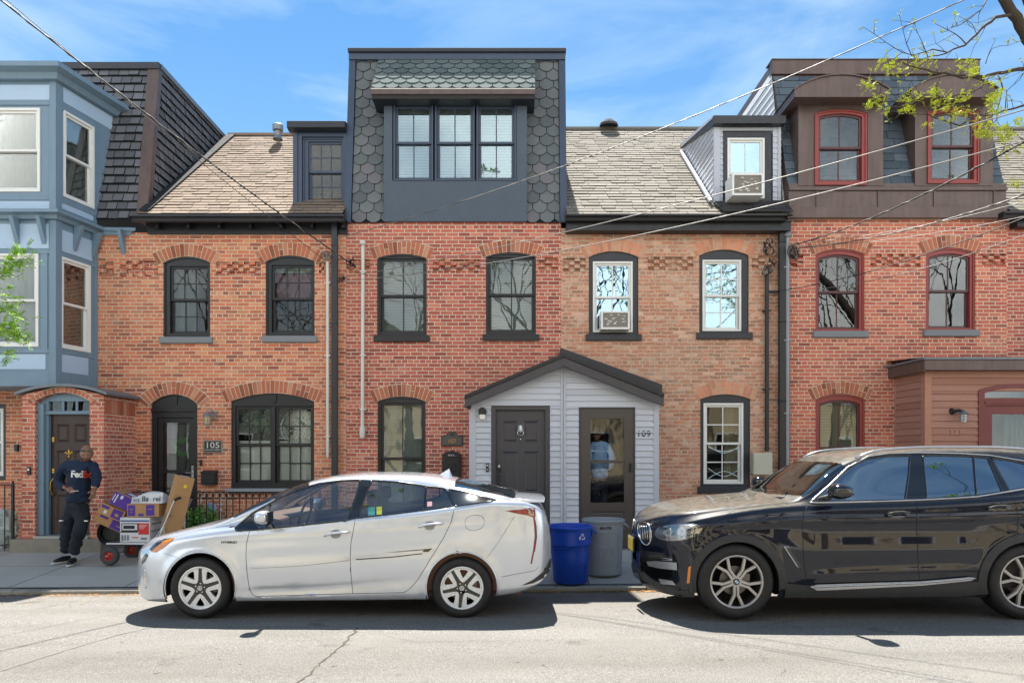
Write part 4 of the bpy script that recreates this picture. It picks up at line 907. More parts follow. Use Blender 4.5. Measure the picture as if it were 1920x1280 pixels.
def bay103():
    xl = -10.4; y = 11.47; xr = BC.x; inn = Vector((0,1,0)); UX = Vector((1,0,0)); OO = Vector((0,y,0)); SI = -BN
    L1 = bs(182,500)[0]; 
    f2z = (ZZ(724,y), ZZ(410,y)); f3z = (ZZ(408,y)+.0, ZZ(140,y))
    win2 = (ZX(-120,y),ZX(73,y),ZZ(650,y),ZZ(475,y)); win3 = (ZX(-120,y),ZX(76,y),ZZ(360,y),ZZ(203,y))
    a2 = bs(113,652); a2t = bs(116,481); r2 = bs(169,655)[0]; a3 = bs(118,368); a3t = bs(120,207); r3 = bs(176,380)[0]
    sw2 = (a2[0],r2,a2[1],a2t[1]); sw3 = (a3[0],r3,a3[1],a3t[1])
    body = MB()
    slab_with_holes(body,[(xl,f2z[0]),(xr,f2z[0]),(xr,f3z[1]),(xl,f3z[1])],[[(w[0],w[2]),(w[1],w[2]),(w[1],w[3]),(w[0],w[3])] for w in (win2,win3)],y,.08)
    s = MB(); slab_with_holes(s,[(0,f2z[0]),(L1,f2z[0]),(L1,5.78),(1.35,f3z[1]),(0,f3z[1])],[[(w[0],w[2]),(w[1],w[2]),(w[1],w[3]),(w[0],w[3])] for w in (sw2,sw3)],0,.08)
    mapmb(s,BC,BU,SI); body.add(s.v,s.f)
    body.quad((xl,y,f2z[0]),(xl,WD,f2z[0]),(BC.x+BU.x*L1,WD,f2z[0]),(xr,y,f2z[0])); body.box(xl,xl+.05,y+.01,WD+.6,f2z[0],f3z[1])
    bay = body.build('bay_window',M['blue'],H3)
    # dark rooms behind
    rm = MB(); rm.box(xl,xr-.05,y+.1,WD+.4,f3z[1]-.12,f3z[1]-.08); rm.box(xl,xr-.12,y+.75,y+.78,f2z[0],f3z[1]); rm.box(xl,xr-.1,y+.3,y+.75,f2z[1]-.1,f2z[1]); rm.build('room',M['room'],bay)
    bay_win(H3,OO,UX,inn,*[win2[i] for i in (0,1,2,3)],'curtw'); bay_win(H3,OO,UX,inn,*win3,'curtg')
    bay_win(H3,BC,BU,SI,*sw2,'curtg'); bay_win(H3,BC,BU,SI,*sw3,'curtw')
    # corner post and raised mouldings, then pale panels
    t = MB(); t.box(xr-.10,xr+.012,y-.02,y-.0005,f2z[0],f3z[1])
    pn = MB()
    def band(z0,z1,o=.02):
        t.box(xl,xr-.101,y-o,y-.0005,z0,z1)
    for py0,py1 in ((203-14,203-5),(370,376),(395,408),(468,476),(655,662),(697,724)): band(ZZ(py1,y),ZZ(py0,y))
    t.box(ZX(78,y),ZX(90,y),y-.014,y-.0005,ZZ(655,y),ZZ(476,y)); 
    tr = t.build('trim',M['blue'],bay,bevel=.003)
    for x1_,p0,p1 in ((98,160,188),(95,377,393),(92,420,466),(86,664,692)): pn.box(xl+.1,ZX(x1_,y),y-.008,y-.0005,ZZ(p1,y),ZZ(p0,y))
    s = MB()
    for (pa,pb,p0,p1) in ((118,210,163,191),(115,174,378,391),(114,172,430,470),(107,165,662,696)):
        A = bs(pa,p0); B = bs(pb,p1); zt_ = A[1]; zb_ = bs(pa,p1)[1]; s.box(A[0],B[0],-.008,-.0005,zb_,zt_)
    mapmb(s,BC,BU,SI); pn.add(s.v,s.f); pn.build('panel',M['lblue'],bay)
    s = MB(); s.box(0,.1,-.02,-.0005,f2z[0],f3z[1]); s.box(L1-.07,L1,-.02,-.0005,f2z[0],5.5)
    for p0,p1 in ((193,201),(370,376),(396,408),(471,479),(656,661),(697,724)): s.box(.101,L1-.071,-.018,-.0005,bs(106,p1)[1],bs(106,p0)[1])
    mapmb(s,BC,BU,SI).build('trim',M['blue'],bay,bevel=.003)
    # cornices: swept around the corner
    def sweep(z,h,o,name,ext,end):
        prof = [(0,z),(o*.35,z),(o*.5,z+h*.45),(o,z+h*.6),(o,z+h),(0,z+h+.02)]
        m = MB(); pts = []
        e = BC+BU*end; cor = BC+Vector((.0,0,0))
        for q,zz in prof:
            a = Vector((xl,y-q,zz)); c = Vector((xr+q*.82,y-q,zz)); g = Vector((e.x+BN.x*q,e.y+BN.y*q,zz)); h2 = Vector((g.x+ext,g.y+.02,zz))
            pts += [a,c,g]+([h2] if ext else [])
        k = 4 if ext else 3; n = len(prof)
        m.add(pts,[(i*k+j,i*k+j+1,(i+1)*k+j+1,(i+1)*k+j) for i in range(n-1) for j in range(k-1)]+[tuple((i*k+k-1) for i in range(n-1,-1,-1))])
        if not ext: m.add([(xl,y,z+h+.02),(xr,y,z+h+.02),tuple(e+Vector((0,0,z+h+.02))),(xl,e.y,z+h+.02)],[(0,1,2,3)])
        m.build(name,M['blue'],bay)
    sweep(ZZ(153,y)+.0,.20,.26,'cornice',0,1.45); sweep(ZZ(410,y)-.02,.13,.17,'string_course',.55,L1-.02)
    br = MB()
    for px,pz in ((22,0),(72,0)):
        x = ZX(px,y-.1); zt_ = ZZ(411,y)-.0; br.prism([(x,y-.022,zt_),(x,y-.19,zt_),(x,y-.15,zt_-.1),(x,y-.022,zt_-.42)],(.07,0,0))
    s = MB()
    for u in (.33,.72): zt_ = ZZ(412,y); s.prism([(u,-.021,zt_),(u,-.19,zt_),(u,-.15,zt_-.1),(u,-.021,zt_-.42)],(.07,0,0))
    mapmb(s,BC,BU,SI); br.add(s.v,s.f)
    x = ZX(222,12.2); zt_ = ZZ(430,12.2); br.prism([(x,WD-.002,zt_),(x,WD-.17,zt_),(x,WD-.14,zt_-.1),(x,WD-.002,zt_-.42)],(.07,0,0))
    br.build('bracket',M['blue'],bay,bevel=.003)
bay103()
mb = MB(); mb.box(ZX(122,14.5),ZX(150,14.5),14.4,14.7,8.85,9.12); mb.box(ZX(118,14.5),ZX(152,14.5),14.35,14.75,9.121,9.17); top(mb,'chimney',M['stone'],'short stubby chimney on the flat top of the slate mansard','chimney')
# ------------------------------------------------------------------ the far side of the street, seen in the glass and paint
def opp_house(x0,x1,h,wall,roofm,label,gable=False,wins=3):
    t = thing('opposite_house',((x0+x1)/2,-5.8,-.09),label,'house','houses across the street, reflected in the glass'); yf = -5.8; holes = []
    n = wins; pw = (x1-x0)/n
    for f in range(2):
        for i in range(n):
            cx = x0+pw*(i+.5); z0 = .9+f*2.9
            if f == 0 and i == n-1: holes.append([(cx-.5,0),(cx-.5,2.2),(cx+.5,2.2),(cx+.5,0)][::-1])
            else: holes.append([(cx-.45,z0),(cx+.45,z0),(cx+.45,z0+1.5),(cx-.45,z0+1.5)])
    outer = [(x0,-.3),(x1,-.3),(x1,h),(x0,h)] if not gable else [(x0,-.3),(x1,-.3),(x1,h),((x0+x1)/2,h+1.9),(x0,h)]
    mb = MB(); slab_with_holes(mb,outer,holes,0,.15)
    mb.v = [(a,-5.8-b,c) for a,b,c in mb.v]; mb.f = [f[::-1] for f in mb.f]
    mb.box(x0,x1,-14,-13.8,-.3,h); mb.box(x0,x0+.1,-13.8,-5.96,-.3,h); mb.box(x1-.1,x1,-13.8,-5.96,-.3,h); mb.build('wall',wall,t)
    r_ = MB()
    if gable:
        xm = (x0+x1)/2
        for s in (-1,1): r_.prism([(xm,-5.5,h+2.0),(xm+s*((x1-x0)/2+.3),-5.5,h-.2),(xm+s*((x1-x0)/2+.3),-14,h-.2),(xm,-14,h+2.0)],(0,0,.1))
    else:
        r_.box(x0-.1,x1+.1,-5.8,-5.35,h-.02,h+.35); r_.box(x0,x1,-14,-5.81,h,h+.2)
    r_.build('roof',roofm,t)
    for k,hl in enumerate(holes):
        a,b = min(p[0] for p in hl),max(p[0] for p in hl); c,e = min(p[1] for p in hl),max(p[1] for p in hl)
        m = MB(); m.box(a,b,-5.95,-5.9,c,e,1); frame2(m,a-.08,b+.08,c-.08,e+.08,.08,-5.83,-5.77,0); m.box(a,b,-5.9,-5.86,(c+e)/2-.03,(c+e)/2+.03,0); m.build('door' if e-c > 2 else 'window',[M['white'],M['dark'] if e-c < 2 else M['doorg']],t)
cream = pm('cream_clapboard','d8c8a4',.8,var=.06); beige = pm('beige_render','cdbb98',.85,var=.08); roofd = pm('far_roof','4a4644',.9)
opp_house(-15,-9.2,6.2,pm('grey_clapboard','8e908a',.8,var=.08),roofd,'grey house across the street, seen only as a reflection in the bay windows',wins=3)
opp_house(-9.0,-3.4,5.8,cream,roofd,'cream clapboard gabled house across the street, seen only as a reflection in the silver car',True,3)
opp_house(-3.2,2.4,6.3,beige,roofd,'beige flat fronted house across the street, seen only as a reflection in the middle windows',wins=3)
opp_house(2.6,8.6,5.6,cream,roofd,'cream gabled house across the street, seen only as a reflection in the dark car doors',True,3)
opp_house(8.8,15.5,6.2,beige,roofd,'beige house across the street, reflected only in the dark car tail',wins=4)
# ------------------------------------------------------------------ entrance porches
def panels(mb, x0,x1,z0,z1,y,mi=0,e=.012):                # a raised door panel with a bevelled edge
    a = .025; v = [(x0,y,z0),(x1,y,z0),(x1,y,z1),(x0,y,z1),(x0+a,y+e,z0+a),(x1-a,y+e,z0+a),(x1-a,y+e,z1-a),(x0+a,y+e,z1-a),(x0+2*a,y-.002,z0+2*a),(x1-2*a,y-.002,z0+2*a),(x1-2*a,y-.002,z1-2*a),(x0+2*a,y-.002,z1-2*a)]
    f = [(i,(i+1)%4,4+(i+1)%4,4+i) for i in range(4)]+[(4+i,4+(i+1)%4,8+(i+1)%4,8+i) for i in range(4)]+[(8,9,10,11)]
    return mb.add(v,f,mi)
def six_panel(name,parent,x0,x1,z0,z1,y,mat):
    mb = MB(); W_ = x1-x0; H_ = z1-z0; m = .125*W_; cx = (x0+x1)/2; xs = [(x0+m,cx-.055*W_),(cx+.055*W_,x1-m)]; zs = [(z1-.235*H_+.0,z1-.055*H_-.05),(z1-.60*H_,z1-.30*H_),(z0+.10*H_,z0+.33*H_)]
    holes = [[(a,c),(b,c),(b,e),(a,e)] for a,b in xs for c,e in zs]
    slab_with_holes(mb,[(x0,z0),(x1,z0),(x1,z1),(x0,z1)],holes,y,.04)
    for a,b in xs:
        for c,e in zs: panels(mb,a,b,c,e,y)
    return mb.build(name,mat,parent)

# ---- the gabled porch shared by 107 and 109
def gable_porch():
    d = 11.35; X0,X1 = ZX(882,d),ZX(1233,d); XM = ZX(1056,d); z0 = .0
    t = thing('gabled_porch',((X0+X1)/2,d,z0),'grey siding porch under a black gable, two doors side by side','porch')
    zl = ZZ(752,d); za = ZZ(684,d); ze = ZZ(758,d)
    dl = (ZX(921,d),ZX(1031,d)); dr = (ZX(1085,d),ZX(1191,d)); zt = ZZ(760,d); zt2 = ZZ(763,d); zbt = .03
    g = MB(); U=(1,0,0); N=(0,-1,0); P = lambda x,z: (x,d,z)
    T = lambda pts,s: tiles(g,[P(*p) for p in pts],99,.1,.024,'rect',0,seed=s,mi=0,back=1,u=U,nrm=N)
    T([(X0,zt),(XM-.04,zt),(XM-.04,za+.12),(X0,zl+.05)],1); T([(XM+.04,zt2),(X1,zt2),(X1,zl+.05),(XM+.04,za+.12)],2)
    T([(X0+.09,zbt),(dl[0],zbt),(dl[0],zt),(X0+.09,zt)],3); T([(dl[1],zbt),(XM-.04,zbt),(XM-.04,zt),(dl[1],zt)],4)
    T([(XM+.04,zbt),(dr[0],zbt),(dr[0],zt2),(XM+.04,zt2)],5); T([(dr[1],zbt),(X1-.07,zbt),(X1-.07,zt2),(dr[1],zt2)],6)
    for s in (-1,1):
        x = X0 if s < 0 else X1
        tiles(g,[(x,d,zbt),(x,WD,zbt),(x,WD,zl),(x,d,zl)],99,.1,.013,'rect',0,seed=7,u=(0,1,0),nrm=(s,0,0))
    g.build('siding',[M['siding'],M['siding_t']],t)
    tr = MB(); tr.box(X0-.02,X0+.09,d-.025,d+.06,zbt,zl); tr.box(X1-.07,X1+.02,d-.025,d+.06,zbt,zl); tr.box(XM-.045,XM-.006,d-.03,d+.04,zbt,za+.05); tr.box(XM+.006,XM+.045,d-.03,d+.04,zbt,za+.05); tr.box(XM-.006,XM+.006,d-.018,d+.03,zbt,za+.05)
    tr.box(dl[0]-.015,dl[0],d-.02,d+.03,zbt,zt+.015); tr.box(dl[1],dl[1]+.015,d-.02,d+.03,zbt,zt+.015); tr.box(dl[0],dl[1],d-.0205,d+.03,zt+.001,zt+.016)
    tr.box(dr[0],dr[1],d-.0205,d+.03,zt2+.001,zt2+.018)
    tr.build('corner_trim',M['siding_t'],t,bevel=.003)
    # left door: charcoal six-panel in its frame
    fr = MB(); a,b = dl[0]+.002,dl[1]-.002; w_ = .075
    fr.box(a,a+w_,d-.01,d+.13,.02,zt); fr.box(b-w_,b,d-.01,d+.13,.02,zt); fr.box(a+w_,b-w_,d-.009,d+.13,zt-w_,zt); fr.box(a,b,d-.02,d+.14,.0,.019)
    fr.box(a+w_,a+w_+.02,d+.06,d+.12,.02,zt-w_); fr.box(b-w_-.02,b-w_,d+.06,d+.12,.02,zt-w_)
    fr.build('door_frame',M['doorg'],t,bevel=.004)
    D = six_panel('door',t,a+w_+.003,b-w_-.003,.022,zt-w_-.003,d+.05,M['doorg'])
    k = MB(); c = Vector(((a+b)/2,d+.03,ZZ(806,d))); k.lathe([(0,-.02),(.035,-.015),(.045,0),(.045,.015)],c,'y',18)
    for i in range(7): an = i/6*math.pi; k.tube([c+Vector((math.cos(an)*.03,0,math.sin(an)*.03+.01)),c+Vector((math.cos(an)*.062,-.006,math.sin(an)*.07+.02))],[.012,.004],6)
    k.tube([c+Vector((.05*math.sin(q*.3142),-.024,-.045+.05*math.cos(q*.3142)*.9)) for q in range(21)],.007,8); k.lathe([(0,-.01),(.012,-.01),(.012,.02)],c+Vector((0,0,-.15)),'y',12)
    k.build('knocker',M['silver'],D,smooth=True)
    hd = MB(); hx = a+w_+.055; hd.box(hx-.028,hx+.028,d+.028,d+.05,ZZ(886,d),ZZ(869,d)); hd.box(hx-.018,hx+.018,d+.022,d+.028,ZZ(876,d),ZZ(871,d),1); hd.tube([(hx,d+.05,ZZ(890,d)),(hx,d-.01,ZZ(892,d)),(hx,d-.012,ZZ(908,d)),(hx,d+.05,ZZ(912,d))],.011); hd.build('handle',[M['black'],M['silver']],D,bevel=.004)
    # right door: bronze storm door, full glass
    a,b = dr[0]+.002,dr[1]-.002; fr = MB(); w_ = .03
    fr.box(a,a+w_,d-.018,d+.1,.02,zt2); fr.box(b-w_,b,d-.018,d+.1,.02,zt2); fr.box(a+w_,b-w_,d-.017,d+.1,zt2-w_,zt2); fr.box(a,b,d-.03,d+.1,.0,.019); fr.build('door_frame',M['doorg'],t,bevel=.004)
    gx0,gx1,gz0,gz1 = ZX(1107,d),ZX(1170,d),ZZ(942,d),ZZ(784,d); sd_ = MB(); X,Y,Z,H_ = a+w_+.003,b-w_-.003,.025,zt2-w_-.003
    slab_with_holes(sd_,[(X,Z),(Y,Z),(Y,H_),(X,H_)],[[(gx0,gz0),(gx1,gz0),(gx1,gz1),(gx0,gz1)],[(gx0-.01,.16),(gx1+.01,.16),(gx1+.01,gz0-.14),(gx0-.01,gz0-.14)]],d-.008,.035)
    panels(sd_,gx0-.01,gx1+.01,.16,gz0-.14,d-.008); zr = ZZ(865,d); sd_.box(gx0,gx1,d-.0,d+.02,zr-.025,zr+.025)
    S_ = sd_.build('storm_door',M['stormd'],t,bevel=.003)
    MB().box(gx0,gx1,d+.008,d+.012,gz0,gz1).build('pane',M['door_gl'],S_)
    h = MB(); hx = b-w_-.05; h.box(hx-.014,hx+.014,d-.03,d-.0085,ZZ(884,d),ZZ(868,d)); h.tube([(hx,d-.02,ZZ(870,d)),(hx,d-.055,ZZ(873,d)),(hx,d-.055,ZZ(881,d)),(hx,d-.02,ZZ(884,d))],.007); h.build('handle',M['black'],S_,bevel=.002)
    # room behind the glass
    r_ = MB(); r_.box(a-.1,b+.12,d+.88,d+.9,0,2.4); r_.box(a-.12,a-.1,d+.1,d+.88,0,2.4); r_.box(b+.1,b+.12,d+.1,d+.88,0,2.4); r_.box(a-.1,b+.1,d+.1,d+.88,-.02,-.001); r_.box(a-.1,b+.1,d+.1,d+.88,2.25,2.27); r_.build('entry_room',M['room'],t)
    # roof: two slopes, deep fascia
    f = 11.12; L_,A_,R_ = (ZX(871,f),ZZ(741,f)),(ZX(1057,f),ZZ(663,f)),(ZX(1245,f),ZZ(738,f)); th = .20; rf = MB()
    for (p,q) in ((L_,A_),(A_,R_)):
        rf.prism([(p[0],f,p[1]),(q[0],f,q[1]),(q[0],f,q[1]-th),(p[0],f,p[1]-th)],(0,.09,0),0)
        rf.prism([(p[0],f-.03,p[1]+.005),(q[0],f-.03,q[1]+.005),(q[0],f-.03,q[1]-.055),(p[0],f-.03,p[1]-.055)],(0,.0295,0),1)
        rf.prism([(p[0],f+.09,p[1]),(q[0],f+.09,q[1]),(q[0],f+.09,q[1]-.09),(p[0],f+.09,p[1]-.09)],(0,WD-f-.09,0),0)
    rf.build('roof',[M['doorg'],M['black']],t,bevel=.004)
    fl = MB(); p,q = (ZX(1050,12.2),ZZ(654,12.2)),(ZX(1238,12.2),ZZ(722,12.2)); fl.prism([(p[0],12.05,p[1]),(q[0],12.05,q[1]),(q[0],12.05,q[1]-.16),(p[0],12.05,p[1]-.16)],(0,.24,0)); fl.build('raised_flashing',M['char'],t,bevel=.004)
    st = MB(); st.box(dr[0]-.05,dr[1]+.05,d-.22,d-.031,-.06,.012); st.box(dl[0]-.02,dl[1]+.02,d-.14,d-.021,-.06,.008); st.build('door_step',M['step'],t,bevel=.01)
    # attached small things
    m = MB(); c = Vector((ZX(905,d),d-.02,ZZ(775,d))); m.lathe([(0,-.09),(.05,-.085),(.068,-.05),(.068,-.0)],c+Vector((0,0,.03)),'y',20); m.box(c.x-.062,c.x+.062,c.y-.085,c.y-.0,c.z-.02,c.z+.03); m.box(c.x-.045,c.x+.045,c.y-.088,c.y-.01,c.z-.10,c.z-.0205,1)
    m.box(c.x-.09,c.x+.09,d-.02,d-.014,c.z-.14,c.z+.12,2); top(m,'wall_lamp',[M['black'],pm('opal_glass','e8e4da',.3,var=.02),M['siding_t']],'black hooded porch lamp with square white glass left of the panelled door','wall lamp',smooth=True,bevel=.004)
    m = MB(); x = ZX(914,d); m.box(x-.022,x+.022,d-.045,d-.014,ZZ(884,d),ZZ(868,d),0); m.box(x-.014,x+.014,d-.048,d-.0455,ZZ(874,d),ZZ(870,d),1); m.lathe([(0,-.004),(.012,-.004),(.012,0)],(x,d-.0455,ZZ(880,d)),'y',12,1); top(m,'doorbell',[M['black'],M['silver']],'black camera doorbell left of the panelled charcoal door','doorbell',bevel=.003)
    m = MB(); x = ZX(1196,d); m.box(x-.012,x+.012,d-.035,d-.014,ZZ(877,d),ZZ(869,d)); top(m,'doorbell',M['white'],'small white doorbell button right of the storm door','doorbell',bevel=.003)
    m = MB(); text_mb(m,'109',(ZX(1206.5,d),d-.018,ZZ(818.5,d)),(1,0,0),(0,0,1),.105,.003,bold=.006,spacing=1.06); top(m,'house_number',M['black'],'black house number 109 on the grey siding right of the storm door','house number')
    m = MB(); m.obox((ZX(877,11.2),11.2,ZZ(762,11.2)),(.05,0,-.025),(0,.03,0),(.012,0,.03)); top(m,'security_camera',M['black'],'tiny black camera tucked under the left eave of the gable','camera')
    return t
gable_porch()

# ---- brick vestibule of 103
def vestibule():
    d = 11.35; X0,X1 = ZX(41,d),ZX(195,d); t = thing('brick_vestibule',((X0+X1)/2,d,0),'brick entrance vestibule with a curved lead roof and blue framed brown door','porch')
    ox0,ox1 = ZX(66,d),ZX(168,d); op = arch_poly(ox0,ox1,.2,ZZ(752,d),ZZ(736,d)); zt = ZZ(741,d)
    mb = MB(); slab_with_holes(mb,[(X0,.17),(X1,.17),(X1,zt)]+arc2(X0,X1,zt,ZZ(728,d),12)[1:-1]+[(X0,zt)],[op],d,.36)
    mb.add([(X1,d+.36,.17),(X1,WD,.17),(X1,WD,zt),(X1,d+.36,zt)],[(0,1,2,3)]); mb.add([(X0,d+.36,.17),(X0,WD,.17),(X0,WD,zt),(X0,d+.36,zt)],[(3,2,1,0)])
    wl = mb.build('wall',M['brick_d'],t); voussoirs(wl,ox0,ox1,ZZ(752,d),ZZ(736,d),d,.095,seed=3,over=.1,bw=.06)
    # soldier course on the flank
    s = MB(); n = 10
    for i in range(n): y = d+.02+(WD-d-.04)*i/n; s.box(X1-.001,X1+.008,y+.004,y+(WD-d-.04)/n-.005,zt-.30,zt-.07)
    s.build('soldier_course',M['vouss'],t)
    r_ = MB(); a = arc2(X0-.07,X1+.09,zt-.0,ZZ(727,d)+.02,14)
    for (p,q) in zip(a,a[1:]): r_.prism([(p[0],d-.08,p[1]),(q[0],d-.08,q[1]),(q[0],d-.08,q[1]+.045),(p[0],d-.08,p[1]+.045)],(0,WD-d+.08,0))
    r_.build('roof',M['lead'],t)
    b = MB(); b.box(X0-.12,X1+.02,d-.12,WD,-.12,.169); b.build('plinth',M['step'],t,bevel=.015)
    b = MB(); b.box(ox0+.02,ox1-.0,d-.06,d+.3,.1695,.215); b.build('threshold',pm('white_threshold','a8a8a0',.6,dirt=.3),t,bevel=.006)
    # blue frame with transom
    yf = d+.10; zl = ZZ(773,d+.1); f = MB(); fx0,fx1 = ox0+.003,ox1-.003
    tx0,tx1,tz0,tz1 = fx0+.15,fx1-.05,ZZ(770,yf),ZZ(752,yf)
    slab_with_holes(f,arch_poly(fx0,fx1,.22,ZZ(752,d)-.003,ZZ(736,d)-.004),[[(fx0+.15,.221),(fx1-.05,.221),(fx1-.05,zl-.03),(fx0+.15,zl-.03)],[(tx0,tz0),(tx1,tz0),(tx1,tz1),(tx0,tz1)]],yf,.1)
    f.box(fx0,fx0+.10,yf-.05,yf-.001,.22,ZZ(756,d)); f.box(fx0+.1,fx1,yf-.03,yf-.001,zl-.03,zl+.0)
    for i in (1,2): x = tx0+(tx1-tx0)*i/3; f.box(x-.02,x+.02,yf+.01,yf+.04,tz0,tz1)
    f.build('door_frame',M['blue'],t,bevel=.004)
    MB().box(tx0,tx1,yf+.05,yf+.054,tz0,tz1).build('transom_pane',M['glass'],t); MB().box(tx0-.05,tx1+.05,yf+.3,yf+.32,tz0-.05,tz1+.1).build('room',M['dark'],t)
    D = six_panel('door',t,fx0+.152,fx1-.045,.222,zl-.032,yf+.06,M['doorb']); dx0 = fx0+.152
    h = MB(); x = dx0+.045
    for py in (824,883): h.box(x-.022,x+.022,yf+.045,yf+.06,ZZ(py+4,yf),ZZ(py-5,yf)); h.lathe([(0,-.01),(.013,-.01),(.013,0)],(x,yf+.045,ZZ(py,yf)),'y',12)
    h.tube([(x,yf+.05,ZZ(897,yf)),(x-.01,yf-.0,ZZ(903,yf)),(x-.015,yf-.005,ZZ(918,yf)),(x,yf+.02,ZZ(927,yf)),(x,yf+.055,ZZ(930,yf))],[.02,.012,.01,.014,.018],8)
    h.build('handle',M['brass'],D,bevel=.003)
    # fleur-de-lis knocker
    k = MB(); c = Vector((ZX(125.5,yf),yf+.045,ZZ(850,yf))); q = .075
    def lis(pts,o=0): k.prism([c+Vector((x*q,0,z*q)) for x,z in pts],(0,.014,0))
    lis([(0,1.1),(-.26,.5),(-.17,.0),(0,-.12),(.17,0),(.26,.5)])
    for s in (-1,1): lis([(s*.22,-.1),(s*.36,.35),(s*.7,.5),(s*.98,.2),(s*.85,-.05),(s*.68,.05),(s*.72,.2),(s*.58,.22),(s*.48,-.02),(s*.4,-.22)][::s]); lis([(s*.1,-.3),(s*.16,-.55),(s*.4,-.75),(s*.3,-.85),(0,-.62),(0,-.3)][::s])
    k.box(c.x-.5*q,c.x+.5*q,c.y-.004,c.y+.0135,c.z-.28*q,c.z-.14*q); lis([(0,-.5),(-.14,-.75),(0,-1.0),(.14,-.75)])
    k.build('knocker',M['brass'],D,bevel=.003)
    # lantern hung inside the arch: a small sign board is seen there as a dark bar
    m = MB(); x = ZX(56,d)-.005; m.box(x-.028,x+.028,d-.03,d-.0005,ZZ(890,d),ZZ(875,d),0); m.box(x-.018,x+.018,d-.034,d-.0305,ZZ(882,d),ZZ(878,d),1); top(m,'doorbell',[M['black'],M['silver']],'black intercom box on the brick pier left of the blue door frame','doorbell',bevel=.003)
    m = MB(); x = ZX(33,WD); m.box(x-.03,x+.03,WD-.05,WD-.0005,ZZ(846,WD),ZZ(833,WD)); top(m,'key_box',M['black'],'small black key box on the recessed brick at the left edge','key box',bevel=.003)
vestibule()

